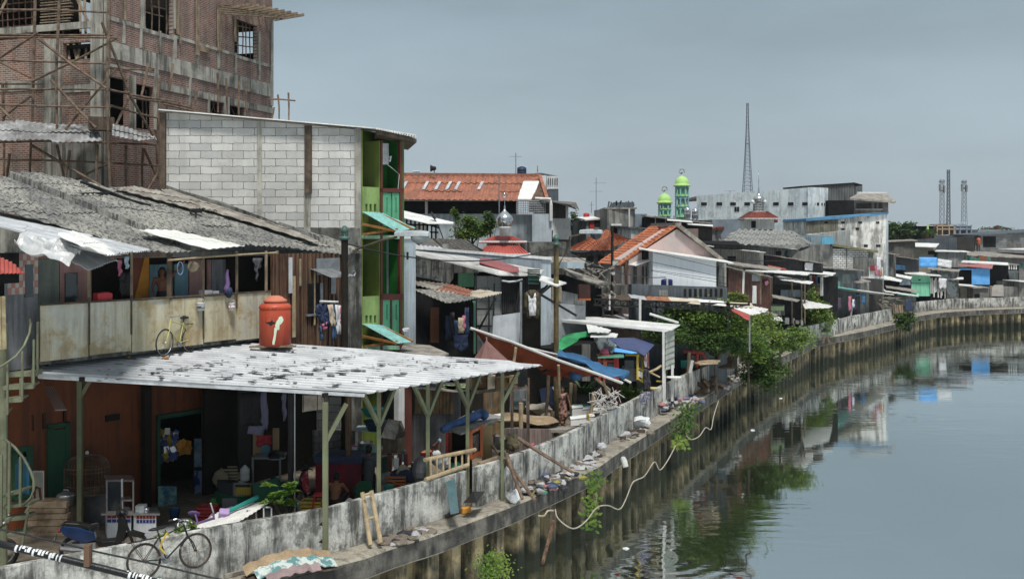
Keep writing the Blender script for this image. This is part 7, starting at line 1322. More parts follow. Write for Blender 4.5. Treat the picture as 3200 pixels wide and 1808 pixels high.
win_(t,p2,[(2762,844,2830,858)],BLACK,'ledge'); cloth('blue_tarp','square bright blue tarp panel hanging in front of the grey house','tarp',VX(2872,96,2928,97),[(2872,803),(2928,804),(2927,835),(2871,834)],mat('bright_blue_tarp',(.14,.42,.82),(.10,.34,.72),2),0); cloth('white_tarp','white tarp panel hanging right of the square blue one','tarp',VX(2928,97,2975,98),[(2930,808),(2974,814),(2972,838),(2928,830)],WHC,0)
t,p2=shed('pale_concrete_house','pale concrete house with white roof edge right of the square blue tarp',2930,112,3022,113,786,788,mat('pale_conc',(.36,.37,.36),(.28,.29,.28),.8,streak=.5,sscale=2),4,(W_,.5,3,.1,.08,6))
t,p2=shed('clothes_balcony_house','narrow house with railing full of red and white clothes beside the white block building',2716,84,2762,86,805,812,GREYC,3,None); b=MB()
for k in range(9): p2.rect(b,2717+k*5,834,2719+k*5,864,.06,.5)
p2.rect(b,2714,864,2762,870,.8,.5); b.build('railing',WHITEP,t)
for k,(x,w,y0,y1,m_,l) in enumerate([(2726,12,828,846,REDC,'dark red cloth on the narrow balcony'),(2740,10,830,860,PINKC,'pink cloth on the narrow balcony'),(2746,12,803,845,WHC,'long white cloth on the narrow balcony'),(2752,8,845,862,C('orange_cloth2',(.45,.2,.1)),'orange cloth on the narrow balcony')]): cloth('laundry',l,'clothing',p2,[(x-w/2,y0),(x+w/2,y0),(x+w/2,y1),(x-w/2,y1)],m_,.6,'clothes on the narrow balcony')
shed('sloping_roof_hut','dark render hut with sloping grey roof under the stained white building',2716,95,2800,97,784,796,CONCD,3,(O_,.5,2.5,.25,.08,6)); shed('low_stone_hut','low dark hut with timber inside under the narrow balcony',2716,82,2758,84,872,874,mat('brown_black',(.05,.045,.04)),2,None); shed('little_gable_hut','tiny pale hut with dark doorway right of the grey sheet shack',2688,79,2716,80,884,880,GREYC,2,(O_,.3,1,.2,.1,3))
for q,m_,l in [([(2758,860,92),(2820,872,94),(2815,880,90),(2760,870,88)],W_,'white roof with loose sheets left of the sea green shack'),([(2800,855,95),(2850,864,97),(2845,871,94),(2800,862,92)],W_,'short white roof touching the sea green shack'),([(2765,890,90),(2868,905,94),(2865,912,90),(2770,898,86)],O_,'long grey roof below and left of the sea green shack'),([(2760,903,88),(2870,918,93),(2866,924,89),(2765,910,85)],W_,'white roof edge below the long grey roof beside the sea green shack'),([(2800,912,88),(2872,920,92),(2870,926,89),(2805,918,86)],C('teal_edge',(.2,.5,.45)),'teal edged roof strip under the sea green shack')]: layer(l,q,m_)
t,p2=shed('dark_infill_hut','dark lean-to filling the space left of the sea green shack',2762,92,2848,96,875,880,BLACK,2,None); win_(t,p2,[(2812,868,2845,890)],mat('pale_rag',(.35,.42,.45),(.2,.25,.3),3),'rag_screen',.3)
t,p2=shed('low_plank_huts','row of low plank fronts just behind the parapet below the market shed',2756,86,2862,93,925,925,mat('plank_grey',(.2,.185,.16),(.09,.085,.07),1.2,streak=.7,sscale=4),2,None)
t,p2=shed('sea_green_shack','small sea green painted shack with a white tin roof at the river bend',2847,100,2907,101,858,862,mat('sea_green_paint',(.30,.78,.52),(.25,.66,.44),1,streak=.3,scol=(.05,.2,.13)),3,None,yb=925); win_(t,p2,[(2870,872,2877,876)],BLACK); b=MB(); b.slab([p2.pt(2828,853,.6),p2.pt(2942,861,.6),p2.pt(2942,861,.6)-p2.n3*2.5+V((0,0,.2)),p2.pt(2828,853,.6)-p2.n3*2.5+V((0,0,.2))],(0,0,-.1)); b.build('roof',W_,t); b=MB(); p2.rect(b,2847,883,2907,885,.05,.04); b.build('seam',paint('sea_green_dark',(.08,.3,.2)),t)
cl=mat('striped_boards',(.42,.41,.38),(.04,.04,.04),3.2,con=.03,streak=.4); t,p2=shed('striped_board_hut','hut of upright black and white boards right of the sea green shack',2908,101,2958,103,864,868,BLACK,2,None); b=MB(); q_=random.Random(4)
for k in range(11): x=2909+k*4.4; p2.rect(b,x,866+q_.uniform(0,10),x+q_.uniform(1.2,3.4),905+q_.uniform(0,30),.08,.2)
b.build('boards',W_,t); cloth('white_laundry','pile of white washing hanging on the striped board hut','clothing',p2,[(2932,868),(2958,870),(2956,905),(2945,898),(2936,905)],WHC,.4)
t,p2=shed('blue_fronted_shack','two storey shack with big bright blue front panel and dusty red roof',2992,107,3094,109,836,838,BLACK,3,None,off=-.8); win_(t,p2,[(3037,840,3093,889)],mat('bright_blue_tarp',(.09,.27,.55)),'blue_panel',.4); win_(t,p2,[(2996,838,3094,843)],mat('bright_blue_tarp',(.09,.27,.55)),'blue_lintel',.38); b=MB(); b.slab([p2.pt(2992,828,.9),p2.pt(3100,838,.9),p2.pt(3104,825,-1.5),p2.pt(3002,824,-1.5)],(0,0,-.08)); b.build('red_roof',paint('dusty_red',(.38,.14,.13),.2),t); b=MB(); b.slab([p2.pt(3004,816,-1),p2.pt(3152,825,-1),p2.pt(3150,820,-3),p2.pt(3010,813,-3)],(0,0,-.15)); b.build('white_roof',W_,t)
t,p2=shed('pale_infill_house','pale house bits with hanging white cloth left of the blue fronted shack',2930,103,2996,104,845,845,mat('pale_jumble',(.4,.44,.44),(.12,.12,.12),.9,con=.05),3,None)
for q,m_,l in [([(2895,834,104),(3000,842,106),(2995,848,103),(2900,840,101)],O_,'sagging grey roof above the pale infill house'),([(2960,866,104),(3010,866,104),(3010,872,103),(2960,872,103)],W_,'white board roof left of the blue fronted shack')]: layer(l,q,m_)
t,p2=shed('black_tarp_house','tall house shrouded in black tarpaulin right of the blue fronted shack',3094,112,3184,114,826,828,BLACK,4,(O_,.3,2,.1,.08,2)); cloth('grey_green_curtain','grey green tarpaulin curtain on the right side of the black shrouded house','tarp',p2,[(3150,845),(3182,845),(3180,888),(3172,900),(3155,892)],mat('grey_green_sheet',(.10,.12,.12)),.3); win_(t,p2,[(3152,828,3156,842),(3160,828,3163,842),(3167,828,3171,842),(3174,828,3178,842)],W_,'slat',.1)
t,p2=shed('lower_beige_hut','low beige hut with wide white tin roof under the blue fronted shack',2962,105,3044,106,890,895,C('beige_wall',(.36,.34,.27)),2,(W_,.8,2,.1,.08,8)); win_(t,p2,[(2963,900,3002,930)],mat('plank_grey',(.2,.185,.16)),'planks')
t,p2=shed('small_brick_front','low brick front with barred window beside the lower beige hut',3042,105,3092,106,900,900,mat('dull_brick',(.26,.25,.23),(.2,.19,.18),brick=((1,.1),.4,.15,.02,(.1,.1,.1))),2,(O_,.4,1.5,.1,.08,2)); win_(t,p2,[(3045,918,3062,930)],BLACK)
t,p2=shed('white_door_hut','low hut with rounded white double doors below the black shrouded house',3094,109,3180,110,895,895,GREYC,2,None); b=MB(); p2.slab(b,[(3098,925),(3100,900),(3108,890),(3135,890),(3137,925)],.1,.1); b.build('double_door',C('off_white_door',(.5,.48,.44)),t)
t,p2=shed('grey_brick_house','long grey brick house at the photo right edge behind the shrouded house',3042,122,3400,132,800,815,mat('grey_brickwork',(.30,.30,.29),(.24,.24,.23),brick=((1,.1),1.,.4,.03,(.18,.18,.18)),streak=.4),6,(O_,.5,6,.7,.1,6)); win_(t,p2,[(3183,822,3196,838)],C('teal_window',(.06,.14,.16)))
t,p2=shed('right_edge_hut','small pale clutter hut at the far right edge of the parapet',3184,110,3300,113,880,885,GREYC,3,(W_,.4,2,.1,.08,2))
t,p2=shed('far_right_house','grey two storey house with a dark open bay at the far right',3065,138,3400,150,735,712,mat('mid_grey_brick',(.28,.29,.29),(.22,.23,.23),brick=((1,.1),1.,.4,.03,(.18,.18,.18))),8,(SLATE,.5,5,.1,.15,6)); win_(t,p2,[(3072,738,3112,772)],BLACK,'open_bay'); win_(t,p2,[(3146,750,3168,771),(3176,760,3192,776)],mat('grey_shutter',(.17,.16,.15),(.12,.12,.11),2),'window'); layer('long bright roof below the far right house',[(3090,778,138),(3300,772,140),(3300,785,130),(3120,776,130)],W_)
tank('tall orange water tank at the left of the far right house',3052,3064,741,766,136,C('orange_plastic',(.5,.12,.05))); b=MB(); fb(b,3046,3068,766,yg(136),136,2); one('tank_plinth',b,GREYC,'concrete plinth under the tall orange tank at the far right','plinth')
b=MB(); q_=random.Random(6)
for k in range(26): x=q_.uniform(3030,3092); fb(b,x,x+8,q_.uniform(797,810),816,116,1)
one('roof_clutter',b,mat('clutter_b',(.3,.12,.06),(.05,.25,.2),1.,con=.04),'heap of brick red and teal odds and ends on a roof at the right','clutter')
SH=0
# towers, far buildings, trees
def lattice(lb,x,yt,yb,D,wt,wb,nseg,plat=(),grp=None,cat='mast',nm='radio_mast',r=.12):
    a=P(x,yb,D);c=P(x,yt,D);k=D/F; t=thing(nm,lb,cat,(a.x,a.y,0),grp); b=MB()
    def ring(f):
        w=(wb+(wt-wb)*min(1,f*1.0))*k/2 if f<1 else wt*k/2; z=a.lerp(c,f); return [z+V((i*w,j*w,0)) for i,j in((-1,-1),(1,-1),(1,1),(-1,1))]
    fs=[1-(1-i/nseg)**1. for i in range(nseg+1)]; wfun=lambda f:wb*(1-f)**1.6+wt
    R_=[]
    for f in fs:
        w=wfun(f)*k/2; z=a.lerp(c,f); R_.append([z+V((i*w,j*w,0)) for i,j in((-1,-1),(1,-1),(1,1),(-1,1))])
    b0=[V((v.x,v.y,0)) for v in R_[0]]
    for i in range(4): b.beam(b0[i],R_[0][i],r)
    for s0,s1 in zip(R_,R_[1:]):
        for i in range(4): b.beam(s0[i],s1[i],r); b.beam(s0[i],s1[(i+1)%4],r*.5); b.beam(s0[i],s0[(i+1)%4],r*.5)
    b.build('lattice',mat('mast_grey',(.16,.18,.22),(.12,.14,.17),1),t)
    for f,w in plat: z=a.lerp(c,f); b=MB(); b.box(z,(w*k,w*k,.25)); b.build('platform',STEEL,t)
    return t
lattice('very tall slim lattice radio mast rising behind the white warehouse',2336,322,604,300,5,22,24,((.55,13),(.99,6)),r=.13)
lattice('left telecom tower with drum antennas on the twin gabled building',2944,560,705,215,9,4,9,((.95,14),(.75,12)),grp='telecom towers at the right',nm='telecom_tower',cat='tower',r=.07); lattice('thin telecom tower rising highest of the three on the right',2964,530,705,235,6,3,14,(),grp='telecom towers at the right',nm='telecom_tower',cat='tower',r=.12); lattice('right telecom tower above the white stair tower',3013,562,690,215,9,4,9,((.95,13),(.8,11)),grp='telecom towers at the right',nm='telecom_tower',cat='tower',r=.07)
for x,y0 in ((2937,575),(2950,580),(3006,575),(3020,578)):
    b=MB(); fb(b,x,x+4,y0,y0+22,214,.5); one('panel_antenna',b,STEEL,{2937:'panel antenna on the left side of the left telecom tower',2950:'panel antenna on the right side of the left telecom tower',3006:'panel antenna on the left side of the right telecom tower',3020:'panel antenna on the right side of the right telecom tower'}[x],'antenna')
def townhouse(lb,x0,x1,D,m,tr):
    pl=VX(x0,D,x1,D); xm=(x0+x1)/2; t=house('gabled_townhouse',lb,'townhouse',pl,[(x0,705),(xm-12,705),(xm,699),(xm+12,705),(x1,705),(x1,yg(D)),(x0,yg(D))],8,m,'twin gabled townhouses'); b=MB()
    for a in [(x0,704,x1,706.5),(x0,715,x1,717)]: pl.rect(b,*a,.3,.2)
    for x in (x0,xm-11,xm+10,x1-2): pl.rect(b,x,702,x+2,736,.3,.2)
    b.build('trim',tr,t); win_(t,pl,[(x0+5,720,x0+12,734),(xm-7,720,xm+7,737),(x1-12,720,x1-5,734)],DARK,'window',.1)
townhouse('left twin townhouse with brown gable and cream trim under the left telecom tower',2928,2983,212,mat('brown_brick_far',(.16,.10,.06),(.13,.08,.05),1),C('cream_trim',(.6,.5,.35))); townhouse('right twin townhouse painted blue grey with pale gable',2984,3037,212,mat('blue_grey_far',(.22,.26,.32),(.18,.22,.28),1),C('blue_trim',(.34,.4,.48)))
for a,m_,l in [((2971,690,2996,706),SLATE,'dark rooftop tank box between the twin gables'),((2998,682,3020,704),WHITEP,'white stair tower on the right twin townhouse'),((3036,718,3044,740),SLATE,'narrow slate block right of the twin townhouses')]: b=MB(); fb(b,*a,214,3); one('rooftop_block',b,m_,l,'block')
b=MB(); fb(b,3056,3150,717,yg(240),240,10); fb(b,3090,3104,722,726,239,1); one('far_building',b,mat('far_grey',(.22,.27,.3),(.17,.21,.24),.3),'low blue grey building on the horizon right of the twin townhouses','building'); b=MB(); fb(b,3118,3123,706,718,241,2); one('far_chimney',b,MAR,'thin brown chimney on the horizon at the right','chimney')
b=MB(); q_=random.Random(21)
for k in range(70):
    x=q_.uniform(1800,3300); w=q_.uniform(20,70); fb(b,x,x+w,q_.uniform(727,741),yg(330),q_.uniform(300,420),12)
o=one('distant_city',b,mat('far_city',(.2,.24,.26),(.3,.32,.33),.02,con=.05),'mass of distant low rooftops along the horizon','city'); o['kind']='stuff'
tree('tree','dark round tree right of the stained white building',P(2815,yg(150),150),0,(2.7,2.5,1.55),2600,.5,LEAFB,11,cen=P(2818,722,150),clumps=26,shell=.3,trunk=.3)
tree('tree','small dark tree left of the twin townhouses',P(2908,yg(200),200),0,(2.2,2,1.3),700,.55,LEAFB,12,cen=P(2908,732,200),clumps=12,shell=.3,trunk=.3); tree('tree','dark treetop on the horizon at the right edge',P(3180,yg(220),220),0,(3.6,3,1.2),700,.6,LEAFB,13,cen=P(3180,728,220),clumps=12,shell=.3,trunk=.3); tree('tree','shrubby trees on the horizon behind the low blue grey building',P(3112,yg(250),250),0,(3.6,3,1.0),600,.6,LEAFB,14,cen=P(3112,715,250),clumps=12,shell=.3,trunk=.3); tree('tree','little palm like tree right of the orange warehouse annex',P(1796,yg(90),90),0,(.6,.6,1.3),400,.4,LEAFB,15,cen=P(1796,690,90),clumps=8,shell=.2,trunk=.1)
t=thing('minaret','tiny green and yellow minaret tip on a red base far at the right','minaret',(P(2899,745,200).x,200,0)); b=MB(); a=P(2899,735,200); b.lathe(V((a.x,a.y,a.z)),[(.35,0),(.3,.7),(.32,.8),(.15,1.9),(.02,2.6)],8); b.build('spire',MY,t); b=MB(); b.lathe(V((a.x,a.y,0)),[(.5,0),(.5,a.z)],10); b.build('base',REDPL,t)
# ================================================================ middle yard, carts, tarps, bushes, litter
# wooden bird house on a rack
t=thing('bird_house','grey wooden house shaped dovecote with a steep roof on a maroon rack','dovecote',P(1225,1500,28.5)); D=28.3
b=MB(); fb(b,1196,1238,1368,1415,D,.5); b.build('box',WOODD,t); b=MB(); b.slab([P(1212,1308,D+.25),P(1254,1314,D+.35),P(1234,1368,D-.1),P(1191,1362,D-.2)],(0,0,-.04)); b.slab([P(1254,1312,D+.3),P(1268,1350,D+.7),P(1264,1358,D+.7),P(1235,1367,D)],(0,0,-.03)); b.build('roof',mat('grey_shingle',(.38,.35,.3),(.25,.23,.2),3,streak=.4,sscale=6),t)
b=MB(); b.slab([P(1238,1366,D),P(1250,1325,D+.2),P(1264,1356,D+.5)],(0,.05,0)); b.beam(P(1236,1366,D),P(1264,1352,D+.5),.08); b.build('gable',WOODD,t); b=MB(); fb(b,1238,1260,1368,1412,D+.1,.4); b.build('side',WOOD,t)
b=MB()
for x in (1218,1250,1268): b.beam(P(x,1418,D-.2),P(x,1520,D-.2),.1)
b.build('rack_leg',MAR,t); b=MB(); b.beam(P(1190,1424,D-.2),P(1270,1412,D+.2),.06); b.build('shelf',WOOD,t); b=MB(); fb(b,1232,1246,1430,1505,D-.3,.03); b.build('tin_board',W_,t)
# bamboo railing between posts
t=thing('bamboo_railing','short bamboo railing of two thick poles and upright sticks tied to canopy posts','railing',P(1400,1480,27)); b=MB(); b.tube([P(1327,1436,26.3),P(1485,1404,28)],.055,9); b.tube([P(1330,1498,26.2),P(1462,1452,27.7)],.06,9); b.build('rail',BAMBOOL,t)
for k in range(7): f=k/6; b=MB(); b.tube([P(1345+f*118,1434-f*24,26.4+f*1.4),P(1346+f*118,1492-f*38,26.4+f*1.3)],.03,6); b.build('upright',BAMBOOL,t)
# bamboo ladder on the river side
t=thing('bamboo_ladder','two rung bamboo ladder leaning on the river side of the parapet','ladder',PG(1175,1700)); 
for (x0,y0,x1,y1) in [(1132,1537,1158,1702),(1160,1532,1190,1695)]: b=MB(); b.tube([P(x0,y0,24.6),P((x0+x1)/2,(y0+y1)/2,24.4),P(x1,y1,24.1)],.055,9); b.build('rail',BAMBOOL,t)
for (x0,y0,x1,y1) in [(1138,1546,1162,1538),(1150,1620,1176,1612)]: b=MB(); b.tube([P(x0,y0,24.4),P(x1,y1,24.4)],.03,7); b.build('rung',BAMBOOL,t)
# hutches / wooden shed behind
ps=VX(1290,33.5,1440,35.5); t=house('grey_shed','yard shed of grey render with upright brown boards on top','shed',ps,[(1293,1205),(1440,1200),(1440,yg(35.5)),(1293,yg(33.5))],2,mat('slate_render',(.11,.11,.115),(.07,.07,.075),1,streak=.5)); b=MB()
for k in range(11): x=1297+k*11; ps.rect(b,x,1212+k*1.2,x+9.5,1292,.04,.06+.02*(k%2))
b.build('boards',mat('brown_boards',(.24,.16,.08),(.12,.08,.045),2,streak=.5,sscale=8),t,bev=0); b=MB(); rq(b,[(1290,1190,36),(1460,1196,37),(1445,1222,34.6),(1290,1208,33)],.05); b.build('roof',O_,t); q_=random.Random(1); b=MB()
for k in range(60): a=P(q_.uniform(1385,1440),q_.uniform(1203,1216),34.6); b.beam(a,a+V((q_.uniform(.15,.4),0,q_.uniform(-.1,.02))),.03)
b.build('leek_bundle',mat('pale_leek',(.55,.62,.4),(.2,.35,.1),4),t)
pw=VX(1243,32.6,1292,33.2); b=MB(); pw.rect(b,1246,1190,1264,yg(33),.2); o=one('white_column',b,WHITEP,'white square column below the canopy right of the green wall','column'); b=MB(); pw.rect(b,1265,1190,1287,yg(33.1),.15); one('maroon_door',b,MAR,'tall maroon door leaf beside the white column','door')
pb_=VX(1440,36,1570,37.5); t=house('plank_shed','shed of vertical brown planks behind the orange food stall','shed',pb_,[(1510,1225),(1566,1222),(1566,yg(37.3)),(1510,yg(37))],2,mat('brown_boards',(.24,.16,.08))); b=MB(); pb_.rect(b,1440,1225,1512,yg(36.5),.3,0); b.build('dark_wall',DARK,t)
# drawers on the shelf
t=thing('chest_of_drawers','old brown cupboards lying on a raised shelf under the canopy corner','cupboard',P(1540,1225,29.2)); D=29.3
for x0,x1,y0,y1,m_,nm in [(1476,1523,1173,1220,mat('cupboard_brown',(.13,.075,.03),(.08,.045,.02),3),'drawer'),(1524,1547,1178,1216,CREAMC,'side_board'),(1550,1592,1182,1212,mat('cupboard_brown',(.13,.075,.03)),'drawer'),(1592,1618,1178,1202,mat('cupboard_tan',(.33,.24,.12),(.25,.18,.09),3),'side_board')]: b=MB(); b.slab([P(x0,y1,D),P(x1,y1-4,D+.2),P(x1,y0-2,D+.2),P(x0,y0,D)],(0,.4,0)); b.build(nm,m_,t)
for x,y in ((1502,1188),(1502,1194),(1572,1190)): b=MB(); b.sph(P(x,y,D-.02+.1),.025,8); b.build('knob',ALU,t)
b=MB(); b.beam(P(1470,1224,29.1),P(1640,1206,30.6),.18,.1); b.build('shelf',WOODD,t); b=MB(); b.slab([P(1618,1160,30.2),P(1648,1158,30.6),P(1650,1205,30.6),P(1618,1208,30.2)],(0,.6,0)); b.build('dark_box',BLACK,t)
for x,D_,y1 in ((1650,32,1330),(1600,33.5,1375),(1470,30,1200)):
    b=MB(); a=P(x,1200,D_); b.beam(V((a.x,a.y,0)),V((a.x,a.y,a.z+.2)),.1); b.build('shelf_post',WOODD,t)
t=thing('grey_cabinet','pale grey metal door and frame standing in the sandy yard behind the posts','cabinet',P(1625,1290,37)); b=MB(); fb(b,1606,1640,1215,1278,37.5,.3); b.build('panel',C('pale_steel',(.22,.27,.28)),t); b=MB(); b.beam(P(1598,1210,37.2),P(1596,1290,37.2),.08); b.beam(P(1645,1210,37.2),P(1648,1290,37.2),.08); b.beam(P(1598,1220,37.2),P(1646,1216,37.2),.08); b.beam(P(1598,1248,37.2),P(1646,1248,37.2),.06); b.build('frame',STEEL,t)
# orange food stall with denim tarp
t=thing('orange_food_stall','orange wooden food stall with a flat roof and rolled denim blue tarp','stall',PG(1460,1480)+V((0,.8,0))); D=29.2
b=MB(); b.slab([P(1380,1330,29),P(1555,1305,30.6),P(1485,1338,28.6),P(1440,1352,28.3)],(0,0,-.06)); b.slab([P(1380,1332,29),P(1480,1283,32),P(1575,1300,31.5),P(1490,1340,28.6)],(0,0,-.05)); b.build('roof',mat('grey_board_roof',(.30,.29,.27),(.2,.2,.19),2,spot=.3),t)
b=MB(); b.slab([P(1513,1298,31.8),P(1568,1290,32.5),P(1575,1302,31.6),P(1535,1312,30.8)],(0,0,-.06)); b.build('white_board',W_,t)
b=MB(); a=[P(1382,1342,28.6),P(1400,1332,28.8),P(1440,1318,29.2),P(1480,1302,29.8),P(1505,1290,30.2),P(1512,1296,30.0)]
b.tube(a,.09,9,.17); b.build('rolled_tarp',mat('denim_tarp',(.06,.13,.30),(.04,.08,.2),3,bump=.4,fine=7),t,True,jag=.05)
for (x,y0,y1,d_) in [(1397,1352,1432,28.6),(1472,1345,1432,28.3),(1505,1335,1425,28.9),(1408,1350,1425,29.8)]: b=MB(); b.beam(P(x,y0,d_),P(x,y1,d_),.08); b.build('post',ORW if x>1400 else REDP,t)
b=MB(); b.slab([P(1472,1345,28.25),P(1516,1322,29.2),P(1516,1332,29.2),P(1472,1356,28.25)],(0,.05,0)); b.slab([P(1470,1422,28.25),P(1508,1405,29),P(1508,1418,29),P(1472,1438,28.25)],(0,.05,0)); b.build('orange_trim',ORW,t); b=MB(); b.slab([P(1476,1362,28.35),P(1503,1352,29),P(1503,1412,29),P(1476,1424,28.35)],(0,.03,0)); b.build('glass_pane',GLASS,t); b=MB(); fb(b,1400,1470,1425,1470,29,.8); fb(b,1400,1472,1352,1425,30,.1); b.build('cabinet',DARK,t); b=MB(); fb(b,1506,1538,1330,1440,29.6,.5); b.build('side_cabinet',mat('cupboard_tan',(.33,.24,.12)),t)
t=thing('rice_cooker','silver grey rice cooker pot beside the orange food stall','pot',P(1550,1382,31)); b=MB(); pot(b,P(1550,1382,31),.12,.22); b.build('body',ALU,t,True)
b=MB(); b.sph((0,0,0),1,12,8); b.v=[P(1317,1480,27.2)+V((v.x*.25,v.y*.3,v.z*.38+.1)) for v in b.v]; one('grey_bin_lid',b,C('grey_lid',(.14,.14,.15)),'grey round lid leaning behind the bamboo railing','lid')
for k,(x,y,r_,m_,l) in enumerate([(1285,1500,(.5,.3,.22),NAVY,'dark navy heap of tarpaulin behind the parapet left of the bamboo railing'),(1380,1450,(.28,.2,.2),WPL,'crumpled white plastic sack behind the bamboo railing'),(1205,1500,(.2,.2,.16),C('scrap_grey',(.2,.2,.2)),'grey heap of scraps at the foot of the dovecote rack'),(1415,1470,(.3,.2,.15),TEALP,'teal tangled hose heap by the orange food stall')]): lump('heap',l,'heap',P(x,y+12,27.8 if k!=3 else 28.4),r_,m_,seed=k,jag=.35)
# tilted poles and junk against the wall B
for k,(a,c,m_,l) in enumerate([((1583,1418,28.4),(1632,1558,27.2),BAMBOO,'upper of two crossed poles leaning from parapet to ledge'),((1573,1430,28.6),(1672,1562,27.0),BAMBOO,'lower of two crossed poles leaning from parapet to ledge'),((1618,1368,29.6),(1790,1475,29.2),BAMBOO,'long bamboo pole sloping from the parapet down onto the rubbish heap'),((1525,1375,30),(1560,1420,29),WOOD,'short plank leaning beside the thin canopy post')]): b=MB(); pole(b,P(*a),P(*c),.06 if k<3 else .05,7,.01); one('leaning_pole',b,m_,l,'pole')
b=MB(); b.beam(P(1497,1450,28.2),P(1570,1425,29),.12,.1); one('wall_plank',b,WOOD,'grey plank lying along the parapet top at the gap','plank')
b=MB(); b.slab([P(1393,1505,26.7),P(1422,1495,26.9),P(1434,1600,25.8),P(1408,1606,25.6)],(0,.03,.0)); one('teal_glass_sheet',b,mat('teal_sheet',(.09,.15,.16),(.06,.11,.12),3,rough=.3),'dull teal sheet leaning against the river side of the parapet','sheet')
b=MB(); b.slab([P(1448,1570,26.6),P(1478,1535,27.2),P(1515,1535,27.5),P(1490,1570,26.6)],(0,.03,0)); one('black_board_scrap',b,BLACKP,'black sheet scrap leaning at the parapet foot near the crossed poles','scrap')
b=MB(); b.tube([P(1562,1418,29),P(1580,1420,28.9),P(1578,1450,28.8),P(1566,1470,28.8),P(1572,1500,28.8)],.08,6,.04); one('white_cable_bundle',b,BLACKP,'black cloth strip hanging in the gap between two parapet walls','cloth')
# chests, sandy pit, foam boxes, bucket, woman's area
b=MB(); pv=VX(1592,31.5,1740,34.8); pv.slab(b,[(1590,1338),(1720,1340),(1735,1400),(1596,1418)],.15); one('pink_low_wall',b,mat('pink_low',(.38,.27,.24),(.25,.2,.18),1,streak=.5),'low faded pink wall just inside the parapet','wall')
b=MB(); rq(b,[(1640,1328,36),(1800,1332,35.6),(1770,1342,34.6),(1630,1340,34.8)],.1); one('concrete_slab',b,OLDR,'narrow concrete slab on top of the low pink wall','slab')
t=thing('bucket','black plastic bucket standing left of the woman','bucket',P(1710,1328,38)); b=MB(); b.lathe(P(1710,1328,38),[(.13,0),(.17,.28),(.18,.29),(.15,.27)],18); b.build('pail',BLACKP,t,True)
FO2=mat('styrofoam',(.78,.79,.78),(.68,.69,.68),2,spot=.12,bump=.02,det=.15)
for k,(x0,x1,y0,y1,D,l) in enumerate([(1788,1822,1268,1302,41,'upper left foam box in the stack behind the parapet'),(1822,1850,1272,1300,41.2,'upper middle foam box in the stack behind the parapet'),(1848,1888,1275,1292,40.5,'upper right foam box with a handle hole lying tilted behind the parapet'),(1783,1812,1303,1332,39.2,'lower left foam box nearest the woman'),(1806,1838,1300,1325,39.6,'lower middle foam box touching the parapet'),(1836,1858,1296,1312,39.9,'lower right foam box with a yellow bottle beside it')]):
    b=MB(); t=thing('foam_box',l,'box',P((x0+x1)/2,y1,D),'white styrofoam boxes behind the parapet'); b.slab([P(x0,y1,D),P(x1,y1-3,D+.2),P(x1,y0+6,D+.2),P(x0,y0+9,D)],(0,.4,0)); b.build('box',FO2,t,bev=.02); b=MB(); b.slab([P(x0-1,y0+8,D-.03),P(x1+1,y0+5,D+.17),P(x1+1,y0,D+.2),P(x0-1,y0+3,D)],(0,.45,.0)); b.build('lid',FO2,t,bev=.02)
b=MB(); b.lathe(P(1837,1312,39),[(.05,0),(.06,.2),(.03,.26),(.03,.3)],10); one('yellow_bottle',b,YEL,'small yellow bottle beside the foam boxes','bottle')
b=MB(); b.beam(P(1792,1265,41.5),P(1840,1266,42),.25,.06); one('teal_cover',b,TEALP,'teal cover lying flat behind the foam boxes','lid')
for k,(x,y0,y1,D,l) in enumerate([(1706,1160,1300,38.5,'dark slanted post behind the woman'),(1628,1258,1400,33,'grey stick standing at the low pink wall'),(1727,1285,1350,36,'notched wooden post in front of the woman'),(1785,1195,1290,42,'pale upright stake near the crate'),(1797,1198,1300,42.5,'dark upright stake beside the pale one'),(1848,1225,1290,40.5,'rough leaning stake above the foam boxes')]): b=MB(); pole(b,P(x+(8 if k in(0,5) else 0),y0,D),P(x,y1,D),.08,7,.02); one('yard_post',b,WOODD if k%2==0 else BAMBOOL,l,'post')
t=thing('slatted_crate','pale slatted wooden crate standing behind the woman','crate',P(1785,1270,44)); b=MB()
for k in range(6): fb(b,1768,1792,1220+k*10,1227+k*10,44,.4)
fb(b,1768,1771,1216,1280,43.95,.04); fb(b,1789,1792,1216,1280,43.95,.04); b.build('slats',BAMBOOL,t)
b=MB(); b.slab([P(1685,1215,40),P(1725,1208,41),P(1735,1270,40.5),P(1695,1275,39.5)],(0,.1,0)); one('navy_sheet',b,NAVY,'dark navy sheet hung behind the woman','sheet')
b=MB(); b.slab([P(1728,1208,39.8),P(1748,1198,40),P(1752,1225,40),P(1738,1238,39.8)],(0,.05,0)); one('white_rag',b,WHC,'white printed rag hanging behind the head of the woman','rag',jag=.04)
lump('sand_bag','long pale sandbag on the sand behind the bucket','sandbag',P(1680,1285,39.5),(.5,.25,.16),C('sand_bag',(.32,.3,.25)),seed=3); lump('sand_pile','flat pile of sand and gravel behind the low pink wall','sand pile',P(1640,1325,35.5),(1.2,.8,.12),mat('sand',(.36,.28,.18),(.22,.16,.1),2,fine=20),seed=5,jag=.2)
b=MB(); b.tube([P(1640,1385,31.5),P(1655,1393,31.4),P(1670,1388,31.4)],.07,6); one('pink_bottle',b,PINKP,'pink plastic scrap lying on the parapet','scrap'); lump('dry_brush','heap of dry brush on the parapet inside edge left of the pink scrap','brush',P(1600,1408,30),(.25,.2,.25),mat('dry_brush',(.2,.17,.1),(.1,.08,.05),6),seed=6,jag=.5)
